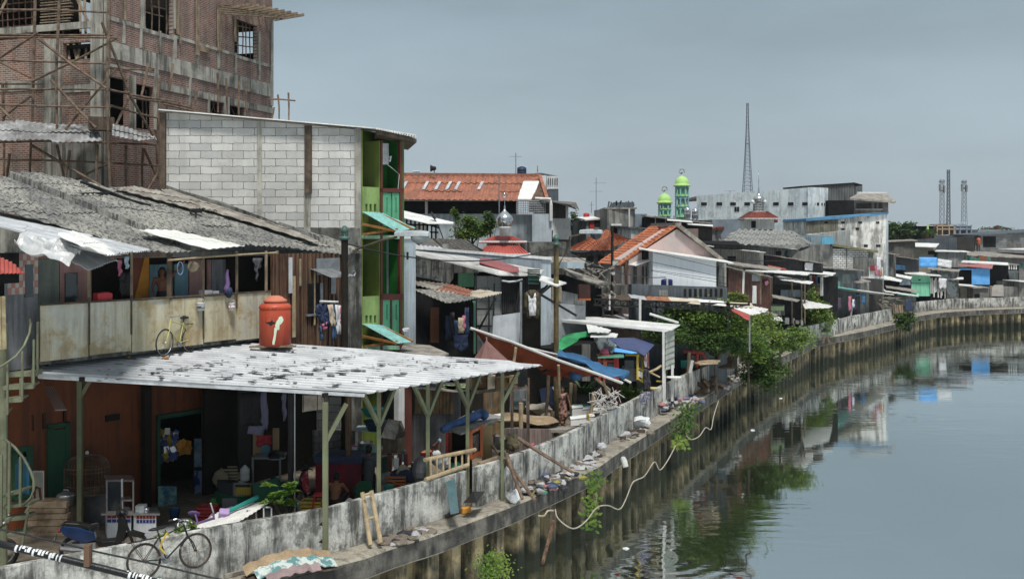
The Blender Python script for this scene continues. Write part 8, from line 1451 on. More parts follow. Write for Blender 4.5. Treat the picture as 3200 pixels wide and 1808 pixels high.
# parasol
t=thing('parasol','faded pinkish brown parasol opened behind the canopy','parasol',P(1540,1180,33)); c=P(1520,1062,33); PAR=mat('dusty_rose_cloth',(.20,.105,.095),(.15,.08,.07),2); b=MB(); n=8; b.v=[c]; R1=[]
for k in range(n): a=2*PI*k/n+.2; b.v.append(c+V((math.cos(a)*.75+.15,math.sin(a)*.75,-.82-.05*math.sin(a*2)))); 
for k in range(n):
    a=2*PI*(k+.5)/n+.2; b.v.append(c+V((math.cos(a)*.62+.15,math.sin(a)*.62,-.78)))
for k in range(n): b.f+=[(0,1+k,1+n+k),(0,1+n+k,1+(k+1)%n)]
b.build('cloth',PAR,t,solid=.01); b=MB(); b.tube([c+V((0,0,.1)),c+V((.15,0,-2.2))],.025,6); b.build('pole',STEEL,t)
# big rust-orange tarp under two bamboo poles, blue tarps
t=thing('orange_tarp_shelter','long rust orange tarpaulin shelter hung between sloping white poles over the yard','shelter',P(1750,1300,37)); tp_=mat('rust_tarp',(.23,.05,.02),(.16,.035,.015),1.2,bump=.3,fine=5,det=.4,rough=.6)
TOP=[(1478,1030),(1530,1052),(1620,1078),(1720,1112),(1800,1142),(1870,1170)]; BOT=[(1500,1052),(1560,1130),(1610,1142),(1680,1150),(1712,1158),(1770,1185)]
b=MB(); N=18
def sam(L_,f):
    f*=len(L_)-1; i=min(int(f),len(L_)-2); g_=f-i; return (L_[i][0]*(1-g_)+L_[i+1][0]*g_,L_[i][1]*(1-g_)+L_[i+1][1]*g_)
for i in range(N+1):
    f=i/N; x0,y0=sam(TOP,f); x1,y1=sam(BOT,f); D0=34+f*2
    for j in range(6): g_=j/5; b.v.append(P(x0+(x1-x0)*g_,y0+(y1-y0)*g_+ (6*math.sin(i*1.7) if j==5 else 0),D0+g_*.8+.12*math.sin(i*1.3)*g_))
for i in range(N):
    for j in range(5): b.f.append((i*6+j,i*6+j+1,(i+1)*6+j+1,(i+1)*6+j))
b.build('tarp',tp_,t,solid=.01)
b=MB(); b.slab([P(1690,1165,36),P(1760,1150,36.5),P(1755,1180,36.5),P(1745,1205,36.2),P(1735,1178,36)],(0,.02,0)); b.build('torn_flap',tp_,t)
b=MB(); b.tube([P(1470,1025,34.2),P(1600,1068,34.6),P(1745,1125,35.2),P(1860,1165,35.6),P(1945,1196,36)],.05,7); b.tube([P(1600,1075,34.8),P(1750,1110,36.5),P(1860,1140,38),P(1972,1195,38)],.045,7); b.build('pole',VPOLE,t)
for a in [((1612,1085,34.5),(1605,1135,34.6)),((1745,1140,35.2),(1748,1240,36)),((1940,1196,36),(1890,1175,36)),((1885,1190,37),(1900,1235,37)),((1860,1180,37),(1905,1218,38))]: b=MB(); b.tube([P(*a[0]),P(*a[1])],.05,6); b.build('strut',BAMBOOL,t)
b=MB()
BT=[(1755,1108),(1800,1128),(1840,1132),(1890,1150),(1930,1165),(1962,1170),(1968,1182),(1935,1182),(1885,1168),(1835,1150),(1800,1142),(1745,1120)]
b.v=[]; up=[(1750,1106,37),(1790,1122,37),(1830,1130,37),(1870,1142,37),(1910,1158,37),(1950,1166,37),(1968,1174,36.6)]; lo=[(1742,1120,35.4),(1790,1138,35.6),(1830,1150,35.8),(1870,1162,36),(1905,1180,36),(1945,1184,36.2),(1965,1180,36.4)]
for i,(u_,l_) in enumerate(zip(up,lo)):
    for j in range(7): p=P(*u_).lerp(P(*l_),j/6); b.v.append(p+V((0,0,.12*math.sin(j*2.1+i*1.3)+.1)))
for i in range(6):
    for j in range(6): b.f.append((i*7+j,i*7+j+1,(i+1)*7+j+1,(i+1)*7+j))
b.build('blue_tarp',BLUET,t,True,solid=.02,jag=.09); b=MB(); b.slab([P(x,y,36.2) for x,y in((1782,1160),(1808,1158),(1820,1172),(1812,1188),(1795,1190),(1778,1178))],(0,.1,0)); b.build('blue_bundle',BLUET,t,True)
GRT=mat('green_tarp',(.03,.30,.10),(.02,.2,.07),2,rough=.45,bump=.4,fine=6); b=MB(); U_=[(1745,1098,39),(1752,1070,39.5),(1758,1045,40),(1790,1040,40.5),(1820,1032,41),(1852,1032,41)]; L_=[(1745,1101,39),(1770,1085,39.3),(1800,1065,39.6),(1815,1055,40),(1835,1050,40.6),(1854,1040,41)]
for i in range(6):
    for j in range(6): p=P(*U_[i]).lerp(P(*L_[i]),j/5); b.v.append(p+noise.noise_vector(p*2)*.12)
for i in range(5):
    for j in range(5): b.f.append((i*6+j,i*6+j+1,(i+1)*6+j+1,(i+1)*6+j))
one('green_tarp',b,GRT,'bright green tarp tied up like a sail under the long white awning','tarp',smooth=True,solid=.02)
t,p2=shed('dark_stall_back','dark boarded lean-to behind the green tarp',1722,43,1990,46,1090,1050,BLACK,1.5,None,grp=None); b=MB()
for k in range(26): p2.rect(b,1895+k*4,1022+k*.5,1898+k*4,1062,.05,.1)
b.build('brown_tin',mat('brown_tin',(.12,.085,.06),(.07,.05,.04),3,streak=.4),t); b=MB(); p2.rect(b,1820,1075,1845,1190,.06,.2); b.build('grey_board',GREYC,t)
for q,m_,l in [([(1832,1012,42),(1908,1030,42),(1900,1036,40),(1838,1034,39.5)],W_,'white sheet roof above the green tarp, upper one'),([(1850,1036,42),(1930,1042,42),(1925,1050,40),(1845,1050,39.5)],W_,'white sheet roof right of the green tarp, lower one')]: layer(l,q,m_)
# two carts under a dark blue tarp
t=thing('red_food_cart','red food cart with pink basin on top under a torn printed banner','cart',P(1910,1215,40)); D=40.3; b=MB()
for x in (1873,1888,1922,1930): b.beam(P(x,1112,D),P(x,1190,D),.09)
fb(b,1872,1932,1125,1132,D,.1); b.build('frame',REDP,t); b=MB(); fb(b,1874,1928,1150,1195,D+.1,.8); b.build('body',DARK,t); b=MB(); fb(b,1885,1897,1128,1145,D-.05,.03); b.build('orange_cloth',C('orange_cloth3',(.55,.16,.08)),t); b=MB(); fb(b,1898,1922,1135,1150,D+.05,.03); b.build('case_glass',GLASS,t); b=MB(); rq(b,[(1868,1108,41),(1948,1104,41.2),(1950,1112,40),(1868,1114,40)],.06); b.build('roof',C('mint_roof',(.1,.3,.22)),t); b=MB(); b.lathe(P(1889,1106,40.5),[(.17,0),(.2,.06),(.17,.08),(.14,.2)],16); b.build('pink_basin',C('hot_pink',(.6,.12,.22)),t,True); b=MB(); b.lathe(P(1889,1110,40.5),[(.3,0),(.32,.03),(.1,.05)],16); b.build('tray',C('orange_tray',(.4,.2,.08)),t)
t=thing('yellow_food_cart','yellow framed food cart under a dark blue tarp roof','cart',P(1990,1230,41.5)); D=41.6; b=MB()
for a,c in [((1992,1108,41),(1992,1185,41)),((2008,1120,41.8),(2006,1195,41.8)),((1955,1108,41.2),(1992,1108,41)),((1992,1108,41),(2010,1118,42)),((1992,1182,41),(2006,1192,41.8)),((1992,1150,41),(2008,1156,41.8))]: b.beam(P(*a),P(*c),.08)
b.build('frame',YEL,t); b=MB(); fb(b,1952,1990,1125,1150,41.4,.05); b.build('case_glass',GLASS,t); b=MB(); fb(b,1950,1990,1150,1190,41.5,.8); b.build('body',GREYC,t); b=MB(); b.slab([P(1994,1158,41),P(2006,1162,41.8),P(2006,1180,41.8),P(1994,1176,41)],(.03,0,0)); b.build('white_panel',W_,t)
b=MB(); q0=[P(1900,1058,43),P(1980,1056,43.5),P(2045,1078,43),P(2012,1112,41),P(1990,1098,40.5),P(1940,1090,41)]; c=sum(q0,V())/6+V((0,0,.1)); b.v=[c]+q0; b.f=[(0,i+1,(i+1)%6+1) for i in range(6)]; b.build('tarp_roof',mat('dark_blue_tarp',(.06,.075,.17),(.045,.06,.14),2,rough=.5,bump=.3,fine=5),t,solid=.03); b=MB(); b.slab([P(1920,1085,41),P(1990,1100,40.4),P(1992,1103,40.4),P(1975,1104,40.4),P(1915,1098,40.8)],(0,.03,0)); b.build('blue_valance',mat('bright_blue_tarp',(.09,.27,.55)),t); b=MB(); b.slab([P(2012,1112,41),P(2028,1092,42),P(2029,1150,42),P(2013,1145,41)],(0,.04,0)); b.build('side_cloth',mat('side_cloth',(.12,.04,.04),(.5,.5,.48),2,con=.05),t)
cloth('printed_banner','crumpled white printed banner hanging above the pink basin','banner',VX(1860,41,1930,41.5),[(1852,1050),(1895,1052),(1930,1082),(1912,1104),(1895,1092),(1880,1105),(1866,1080)],mat('banner_print',(.6,.62,.63),(.15,.14,.15),3,con=.05),0,jag=.05)
cloth('black_cloth','black cloth draped on a branch right of the yellow cart','cloth',VX(2008,41,2038,41),[(2016,1150),(2028,1155),(2034,1200),(2030,1222),(2010,1222),(2010,1190)],C('charcoal_cloth2',(.03,.03,.035)),0)
b=MB(); b.tube([P(1985,1140,41.5),P(2010,1152,41.3),P(2050,1172,41.5),P(2062,1178,41.5)],.04,6); b.tube([P(2030,1162,41.4),P(2052,1152,41.5),P(2066,1142,41.6)],.05,6); one('dead_branch',b,BAMBOOL,'forked dead branch behind the black cloth','branch')
# surfboard-like lids on parapet, striped cloth
for k,(x0,x1,y,z,m_,l) in enumerate([(1990,2025,1226,.1,W_,'white round lid on the parapet above the striped cloth'),(2022,2060,1214,.1,C('yellow_lid',(.6,.5,.25)),'yellow and red lid pair balanced on the parapet'),(2050,2075,1193,.1,C('yellow_lid2',(.5,.4,.1)),'yellow plate on the parapet left of the white post'),(2080,2130,1180,.15,W_,'white oval tray on the parapet right of the white post')]):
    D=42-.35*k if k<2 else 43.6; b=MB(); w=(x1-x0)/2*D/F; b.lathe(P((x0+x1)/2,y,D),[(w*.9,0),(w,.03),(w*.95,.06),(w*.3,.07)],18,1,.7); one('lid',b,m_,l,'lid')
cloth('striped_towel','grey and purple striped towel hanging over the parapet','towel',VX(1998,40.4,2034,42.4),[(2000,1230),(2030,1222),(2030,1245),(2018,1248),(2012,1262),(2005,1265),(2000,1248)],mat('striped_towel',(.35,.32,.42),(.1,.1,.12),5,con=.04),.25)
# green fence pipe and bananas
for x,y,s_,l in ((1965,1218,1.,'banana like big leaved plant behind the parapet below the tarps'),(1835,1210,.9,'leafy plant beside the crate behind the woman')):
    c=P(x,y+30,43 if x<1900 else 41.8); t=thing('leafy_plant',l,'plant',c); b=MB(); q_=random.Random(x)
    for k in range(34):
        a=q_.uniform(0,6.28); d=V((math.cos(a),math.sin(a),q_.uniform(.3,1.2))).normalized(); w=d.cross(V((0,0,1))).normalized()*.09*s_; l_=q_.uniform(.5,1.)*s_; o_=c+V((q_.uniform(-.4,.4),q_.uniform(-.2,.2),q_.uniform(0,.3))); b.add([o_,o_+d*l_*.5+w,o_+d*l_-V((0,0,.15)),o_+d*l_*.5-w],[(0,1,2,3)])
    b.build('leaves',LEAFA if x>1900 else LEAFB,t)
b=MB(); q_=random.Random(31)
for k in range(60): a=P(q_.uniform(1860,1930),q_.uniform(1225,1280),q_.uniform(39.5,40.5)); b.tube([a,a+V((q_.uniform(-.3,.3),0,q_.uniform(-.3,.3))),a+V((q_.uniform(-.4,.4),0,q_.uniform(-.5,.3)))],.014,4)
one('rope_tangle',b,W_,'tangle of white rope and net hung behind the parapet','rope'); b=MB(); fb(b,1862,1890,1215,1290,41,.3); fb(b,1905,1935,1200,1275,41.5,.3); one('maroon_boards',b,mat('dark_red_board',(.12,.03,.025),(.05,.03,.025),2),'dark red boards behind the white rope tangle','boards')
# carts near the bush
t=thing('red_frame_cart','low red framed cart with teal box right of the louvred panel','cart',P(2160,1170,49)); b=MB()
for a,c in [((2135,1098,49),(2195,1102,49)),((2180,1100,49),(2178,1150,49)),((2145,1150,48.5),(2142,1170,48.5)),((2195,1100,50),(2205,1130,50))]: b.beam(P(*a),P(*c),.12)
b.build('frame',REDP,t); b=MB(); fb(b,2128,2150,1125,1150,49,.6); b.build('teal_box',TEALP,t); b=MB(); fb(b,2150,2180,1110,1148,49.5,.5); b.build('panel',GREYC,t)
for a,c,m_,l in [((2153,1100,48),(2150,1165,48),BAMBOOL,'pale upright pole by the red framed cart'),((2163,1125,47.5),(2155,1165,47.5),VPOLE,'short leaning white pole by the red framed cart')]: b=MB(); b.tube([P(*a),P(*c)],.09,6); one('cart_pole',b,m_,l,'pole')
b=MB(); fb(b,2200,2230,1092,1150,51,1); fb(b,2240,2300,1080,1150,52,1); one('brown_shed',b,mat('brown_black',(.05,.045,.04)),'dark brown boards in the shade under the big bush','boards')
b=MB()
for k in range(7): b.beam(P(2248+k*6,1150,50.5),P(2262+k*8,1065,51.5),.12)
one('leaning_timbers',b,WOODD,'brown timbers leaning together under the big bush','timber')
b=MB(); 
for k in range(4): b.box(P(2205+k*9,1134-k*2,46.5+k*.4)+V((0,0,.05*(k%2))),(1.,.5,.07),.4+k*.3)
one('stacked_boards',b,BAMBOOL,'short pale boards stacked on the parapet before the big bush','boards')
# the big bush: several shrubs
S_=lambda lb,x,y,D,r,n,sd,m_=LEAFA,sz=.17,**k: tree('shrub',lb,P(x,yg(D),D),0,(r[0]*1.12,r[1],r[2]*1.08),int(n*1.25),sz,m_,sd,cen=P(x,y,D),shell=.5,clumps=k.get('clumps',40),trunk=.08,group='shrubs of the big bush at the parapet',cat='shrub')
S_('wide feathery shrub under the walkway roof, biggest of the bush',2190,1015,49,(2.6,1.8,1.25),9000,41); S_('left drooping wing of the bush reaching behind the louvred panel',2080,1030,47,(1.0,1.0,.75),1900,42,LEAFB); S_('lower dark part of the bush hanging above the carts',2240,1065,48,(1.6,1.2,.6),3200,43,LEAFB); S_('yellowish round shrub top right of the small red roof',2365,1010,53,(1.1,1.,.75),3000,44,mat('leaf_yellow',(.12,.18,.03),(.18,.24,.05),2,rough=.5,bump=0,trans=.3),.14); S_('right arm of the bush stretching toward the ledge',2440,1060,56,(1.8,1.2,.8),4200,45); S_('lowest shrub hanging over the ledge down to the water',2385,1150,51,(1.15,.9,1.05),5000,46,LEAFB); S_('middle shrub covering the end of the long parapet',2340,1080,50,(1.0,1.,.8),2600,47,LEAFA); S_('small yellow green shrub behind the walkway roof',2300,930,54,(.75,.6,.4),900,48,mat('leaf_yellow',(.12,.18,.03)),.16,clumps=12); S_('thin spray of leaves left of it behind the walkway roof',2120,915,54,(.9,.5,.22),500,49,LEAFA,.16,clumps=10)
tree('tree','small upright yellow green tree behind the curved parapet',P(2545,yg(76.5),76.5),0,(1.55,1.3,2.1),5600,.2,LEAFA,51,cen=P(2545,985,76.5),clumps=44,shell=.35,trunk=.1); b=leaves(MB(),P(2546,945,76.5),(.5,.5,.6),500,.18,3,8,.2); one('tree_tip',b,MC['leaf_yellow'],'pale pointed tip of the small upright tree','treetop'); tree('shrub','papaya like broad leaves at the foot of the small upright tree',P(2540,yg(75.5),75.5),0,(1.1,.6,.35),500,.4,LEAFA,52,cen=P(2540,1025,75.3),clumps=12,trunk=.05,cat='shrub')
tree('shrub','dark shrub growing out of the quay at the far bend',P(2828,yg(88),88),0,(1.0,.9,1.0),2200,.24,LEAFB,53,cen=P(2828,1000,88.5),clumps=22,shell=.3,trunk=.06,cat='shrub')
def hang(lb,x0,y0,x1,y1,D,n,r,m_,sd,sz=.13,nm='hanging_plant'):
    t=thing(nm,lb,'plant',P(x0,y0,D)); b=MB(); q=random.Random(sd)
    for k in range(n):
        f=q.random(); p=P(x0,y0,D).lerp(P(x1,y1,D-.2),f)+V((q.gauss(0,r),q.gauss(0,r*.5)-.15,q.gauss(0,.1))); d=V((q.gauss(0,1),q.gauss(0,.6),q.gauss(0,.7))).normalized(); w=d.cross(V((0,-1,.3))).normalized()*sz*.3; l_=sz*q.uniform(.7,1.4); b.add([p,p+d*l_*.5+w,p+d*l_,p+d*l_*.5-w],[(0,1,2,3)])
    b.build('leaves',m_,t); b=MB(); b.tube([P(x0,y0,D),P((x0+x1)/2+6,(y0+y1)/2,D-.2),P(x1,y1,D-.2)],.035,5); b.build('stem',BARK,t)
hang('bright green creeper hanging over the ledge in the middle of the quay',2150,1262,2125,1375,41.2,330,.24,LEAFB,61,.16); hang('light green creeper hanging over the ledge beside the rubbish heap',1852,1472,1848,1640,30.6,170,.13,LEAFA,62,.15); hang('feathery green weed tuft on the piles near the water at the bottom',1540,1730,1545,1795,24.6,700,.2,LEAFA,63,.07,'weed_tuft')
hang('small creeper low on the piles beside the white hose',2120,1380,2118,1392,40.8,60,.15,LEAFA,64,.2)
# ledge litter
RC=[(.7,.3,.32),(.7,.7,.72),(.05,.05,.06),(.12,.17,.3),(.5,.45,.1),(.2,.5,.35),(.3,.25,.2)]; RM=[C('litter_%d'%i if 0 else ['litter_pink','litter_white','litter_black','litter_blue','litter_yellow','litter_green','litter_brown'][i],tuple(x*.6 for x in c)) for i,c in enumerate(RC)]
def heap(lb,x0,y0,x1,y1,n,sd,wts=(.4,4,4,.4,.4,.4,4),nm='rubbish_heap',rise=.2):
    q=random.Random(sd); t=thing(nm,lb,'rubbish',PG((x0+x1)/2,(y0+y1)/2)); bs=[MB() for _ in RM]; dx=(x1-x0)
    for k in range(n):
        f=q.random(); g_=q.gauss(0,.5); x=x0+dx*f; y=y0+(y1-y0)*f; p=PG(x+g_*26,y+g_*9,0)+V((0,0,q.uniform(0,rise))); i=q.choices(range(7),wts)[0]; s_=q.uniform(.06,.19)
        m=MB(); m.sph((0,0,0),(s_,s_*.8,s_*.45),7,4); bs[i].add([p+v+noise.noise_vector((v+p)*9)*.06 for v in m.v],m.f)
    for b,m_,n_ in zip(bs,RM,('pink_scraps','white_scraps','black_scraps','blue_scraps','yellow_scraps','green_scraps','brown_scraps')):
        if b.v: b.build(n_,m_,t,kind='stuff')
heap('heap of plastic bags with pink and blue bundle under the long bamboo pole',1640,1548,1790,1488,150,71,(1,5,5,.5,.4,.8,3)); heap('dark rubbish heap with black bag on the ledge at the white post foot',2040,1290,2105,1268,150,72,(.6,3,4,.3,.3,.2,5),rise=.45); heap('scattered white scraps on the ledge beyond the rubbish heap',1800,1470,1880,1410,50,73,(0,6,1,0,0,0,5),rise=.03); heap('rubble and white scraps on the ledge before the white sack',1930,1375,2000,1335,70,74,(0,4,1,0,0,0,6),rise=.04); heap('row of small scraps at the parapet foot near the ladder',1200,1700,1330,1655,60,75,(0,2,3,0,0,0,6),rise=.03); heap('blue and red scraps behind the creeper on the ledge',2110,1252,2180,1245,60,76,(2,3,1,4,0,0,1),rise=.08)
lump('white_sack','big white sack slumped on the ledge','sack',PG(2005,1338),(.40,.3,.24),WPL,seed=9,jag=.45); lump('plastic_bag','round tied white plastic bag on the ledge below the crossed poles','bag',PG(1604,1570),(.2,.18,.18),WPL,seed=10,jag=.4); lump('plastic_bag','small grey white bag with a black handle on the ledge farther along','bag',PG(1880,1410),(.16,.14,.16),C('bag_grey',(.5,.52,.56)),seed=11,jag=.3)
b=MB(); b.box(PG(1455,1606)+V((0,.1,.08)),(.26,.16,.16),.4); one('orange_box',b,C('bright_orange',(.65,.3,.05)),'small bright orange carton on the ledge','carton',bev=.02,jag=.03)
b=MB(); b.beam(PG(1392,1622)+V((0,.1,.05)),PG(1470,1594)+V((0,.1,.12)),.09); one('ledge_branch',b,WOODD,'dark branch lying on the ledge left of the orange carton','branch'); b=MB(); b.tube([PG(1560,1540)+V((0,.1,.1)),PG(1590,1545)+V((0,.1,.1))],.07,8); one('green_bottle',b,mat('green_bottle',(.2,.35,.15),(.1,.2,.08),3,rough=.2),'green plastic bottle lying at the parapet foot','bottle')
b=MB(); b.beam(PG(2015,1352)+V((-.6,0,.06)),PG(2015,1352)+V((0,.1,.06)),.2,.12); one('brick_block',b,WOODD,'brown brick beside the white sack','brick')
t=thing('driftwood_heap','heap of brown firewood on the ledge before the long parapet','firewood',PG(2195,1225)); q_=random.Random(77); b=MB()
for k in range(34): a=PG(2165+q_.uniform(0,60),1232-q_.uniform(0,28))+V((0,0,q_.uniform(.05,.5))); d=V((q_.uniform(-.5,.9),q_.uniform(-.5,.5),q_.uniform(-.2,.3))); b.tube([a,a+d*.5+V((0,0,.05)),a+d],q_.uniform(.05,.11),6)
b.build('logs',mat('driftwood',(.15,.105,.07),(.07,.05,.035),3),t); heap('flattened cardboard and white scraps right of the firewood',2235,1212,2310,1180,50,79,(0,5,0,0,1,0,5),rise=.05)
# roofing felt stack at bottom
t=thing('bent_sheet_stack','stack of bent plywood and mottled sheets lying at the parapet foot','sheet stack',PG(860,1790)); c=PG(845,1800)
def bent(b,off,m_,w,nm,x0=-1.,x1=1.,yo=0.):
    b=MB(); d=V((.84,.55,0)); n_=V((.55,-.84,0)); K=12; vs=[]
    for i in range(K+1):
        f=i/K; s_=x0+(x1-x0)*f; z=.30*(1-(s_/1.2)**2)*.9+off+.03*math.sin(i*2.3); vs+= [c+V((.25,.45,0))+d*s_+n_*(yo)+V((0,0,max(.04,z))),c+V((.25,.45,0))+d*s_+n_*(yo+w)+V((0,0,max(.03,z-.12)))]
    b.v=vs; b.f=[(2*i,2*i+1,2*i+3,2*i+2) for i in range(K)]; b.build(nm,m_,t,solid=.025)
bent(None,.16,mat('ply_tan',(.36,.27,.17),(.28,.2,.12),2,streak=.2),.28,'plywood'); bent(None,.08,mat('mottled_sheet',(.5,.55,.52),(.1,.22,.22),6,con=.05),.3,'mottled_sheet',-.85,.95,.3); bent(None,.0,mat('dusty_plum',(.3,.22,.22),(.2,.15,.15),3),.15,'plum_board',-.7,.5,.62); bent(None,-.06,WOODD,.5,'dark_board',-1.05,1.,.1)
b=MB(); b.beam(PG(700,1806)+V((0,0,.05)),PG(785,1785)+V((0,0,.05)),.12,.08); one('loose_beam',b,OLDR,'short grey beam on the ledge at the photo bottom','beam'); heap('white torn paper trailing from the bent sheet stack',900,1775,1000,1745,30,81,(0,5,1,0,0,0,2),rise=.04)
# white hose along the quay wall
HOSE=mat('hose_white',(.42,.38,.30),(.3,.27,.21),3,rough=.5)
def hose(lb,pts,r=.02):
    b=MB(); q=[P(*p) for p in pts]; out=[]
    for i in range(len(q)-1):
        p0=q[max(i-1,0)];p1=q[i];p2=q[i+1];p3=q[min(i+2,len(q)-1)]
        for k in range(5): t_=k/5; out.append(.5*((2*p1)+(p2-p0)*t_+(2*p0-5*p1+4*p2-p3)*t_*t_+(3*p1-p0-3*p2+p3)*t_**3))
    out.append(q[-1]); b.tube(out,r,6); one('water_hose',b,HOSE,lb,'hose','pale hoses slung along the quay wall',smooth=True)
hose('long pale hose looping down the piles in the middle of the quay',[(1735,1590,27.9),(1745,1620,27.6),(1790,1650,27.9),(1830,1628,28.8),(1865,1585,29.8),(1900,1578,30.6),(1935,1590,31.2),(1955,1560,31.8),(1975,1510,32.4),(1990,1498,32.8),(2015,1485,33.6),(2045,1442,34.6),(2062,1467,35),(2085,1440,35.8),(2112,1390,36.8)]); hose('second pale hose farther along beside the creeper',[(2145,1360,39.2),(2160,1372,39.6),(2185,1362,40.4),(2205,1335,41.2),(2222,1340,41.8),(2230,1300,42.4),(2245,1252,43.2)])
hose('short pale hose loop under the ledge near the crossed poles',[(1682,1610,27.2),(1700,1610,27.3),(1712,1595,27.5),(1730,1594,27.6)],.025)
b=MB(); a=P(1951,1445,31.9); b.tube([a+V((0,.3,.05)),a+V((.0,-.05,.05)),a+V((.03,-.12,-.1))],.09,9); one('drain_spout',b,VPOLE,'white drain pipe spout poking from the quay wall','pipe'); b=MB(); b.tube([P(1730,1625,27.2),P(1695,1760,26.3)],.05,6); one('rusty_rod',b,RUST,'rusty rod slanting down the piles into the water','rod')
b=MB(); b.slab([P(2572,1045,74.5),P(2580,1046,74.6),P(2576,1072,73.5),P(2568,1072,73.4)],(0,.1,0)); b.slab([P(2582,1046,74.7),P(2588,1050,74.7),P(2596,1068,73.8),P(2588,1070,73.7)],(0,.1,0)); one('leaning_planks',b,WOODD,'two dark planks leaning on the curved parapet','planks')
b=MB()
for k in range(9): x=2788+k*7; b.slab([P(x,952,91+k*.7),P(x+4,952,91+k*.7),P(x+8+4*(k%2),978,91+k*.7),P(x+3,978,91+k*.7)],(0,.15,0))
one('broken_fence',b,WOOD,'broken wooden fence at the end of the curved parapet','fence')
cloth('navy_cloth','tall dark navy cloth hanging behind the shrub at the far bend','cloth',VX(2826,94,2852,95),[(2830,935),(2848,935),(2852,972),(2828,972)],NAVY,0)
# foreground pipe and cables of the bridge
t=thing('bridge_pipe','black pipe wrapped in torn white tape crossing the lower left foreground','pipe',P(275,1750,6)); D=6.
b=MB(); b.tube([P(-60,1682,D),P(60,1713,D),P(200,1745,D),P(350,1782,D),P(480,1815,D),P(620,1850,D)],.021,12); b.build('pipe',BLACKP,t,True)
q_=random.Random(5)
for (a0,a1) in ((50,190),(395,470),(490,540)):
    b=MB(); x=a0
    while x<a1:
        y=1713+(x-60)*.232+ (0 if x<200 else (x-200)*.012); w=q_.uniform(3,9); m=MB(); c0=P(x,y,D);c1=P(x+w,y+w*.24,D); m.tube([c0,c1],.0225,10); keep=[i for i,f in enumerate(m.f[:-2])]; s_=q_.randrange(6,9)
        b.add(m.v,[m.f[i] for i in keep if i%10 in [(s_+k)%10 for k in range(q_.randrange(2,5))]]); x+=w+q_.uniform(1,8)
    b.build('torn_tape',WPL,t,solid=.0008)
b=MB(); b.box(P(275,1733,5.98),(.034,.05,.125),0); b.build('clamp',RUST,t,bev=.003)
b=MB(); b.tube([P(-60,1640,6.3),P(120,1678,6.3),P(300,1722,6.3),P(470,1758,6.3),P(700,1812,6.3)],.006,6); one('foreground_cable',b,BLACKP,'thin black cable running above the wrapped pipe in the foreground','cable')
# floating litter
for k,(x,y,l) in enumerate([(2440,1245,'small white scrap floating near the quay in mid river'),(2353,1345,'tiny white scrap floating right of the long parapet reflection'),(1955,1715,'small pale bag floating near the piles at the bottom')]): lump('floating_scrap',l,'scrap',PG(x,y,-2.02),(.11,.06,.03),WPL,seed=20+k,jag=.3,n=8)
# small goods of the yard
def goods(kind,x,y,D,m_,lb,s=1.):
    a=P(x,745,D); c=V((a.x,D,max(0,H-(y-YH)/F*D))); t=thing(kind,lb,kind.replace('_',' '),c,'yard goods under the canopy')
    if kind=='bucket': b=MB(); b.lathe(c,[(.11*s,0),(.15*s,.26*s),(.16*s,.27*s),(.13*s,.25*s)],16); b.build('pail',m_,t,True); b=MB(); b.tube([c+V((-.15*s,0,.26*s)),c+V((0,-.1*s,.3*s)),c+V((.15*s,0,.26*s))],.006,4); b.build('handle',ALU,t)
    elif kind=='crate':
        b=MB()
        for z in (.03,.12,.21,.3): 
            for u_,v_,w,d in ((0,-.2,.5,.02),(0,.2,.5,.02),(-.25,0,.02,.4),(.25,0,.02,.4)): b.box(c+V((u_*s,v_*s,z*s)),(w*s,d*s,.055*s))
        b.box(c+V((0,0,.02*s)),(.5*s,.4*s,.02)); b.build('slats',m_,t)
    elif kind=='stool':
        b=MB(); b.box(c+V((0,0,.42*s)),(.32*s,.32*s,.04)); b.build('seat',m_,t,bev=.01)
        for u_ in(-1,1):
            for v_ in(-1,1): b=MB(); b.beam(c+V((.12*u_,.12*v_,.42*s)),c+V((.16*u_,.16*v_,0)),.035); b.build('leg',m_,t)
    elif kind=='gas_cylinder': b=MB(); b.lathe(c,[(.1,0),(.13,.05),(.135,.2),(.11,.28),(.05,.31)],16); b.build('body',m_,t,True); b=MB(); b.lathe(c+V((0,0,.3)),[(.08,0),(.08,.08)],12); b.build('collar',m_,t)
    elif kind=='sack': b=MB(); b.sph((0,0,0),(.25*s,.2*s,.3*s),12,8); b.v=[c+v+V((0,0,.25*s))+noise.noise_vector(v*5)*.06 for v in b.v]; b.build('body',m_,t)
    elif kind=='jug': b=MB(); b.lathe(c,[(.12,0),(.13,.02),(.13,.14),(.12,.16),(.13,.18),(.13,.32),(.05,.4),(.03,.43)],16); b.build('body',m_,t,True)
G5=C('gas_green',(.1,.32,.08)); CYB=C('jug_blue',(.2,.4,.55)); ORC=C('crate_orange',(.45,.14,.04))
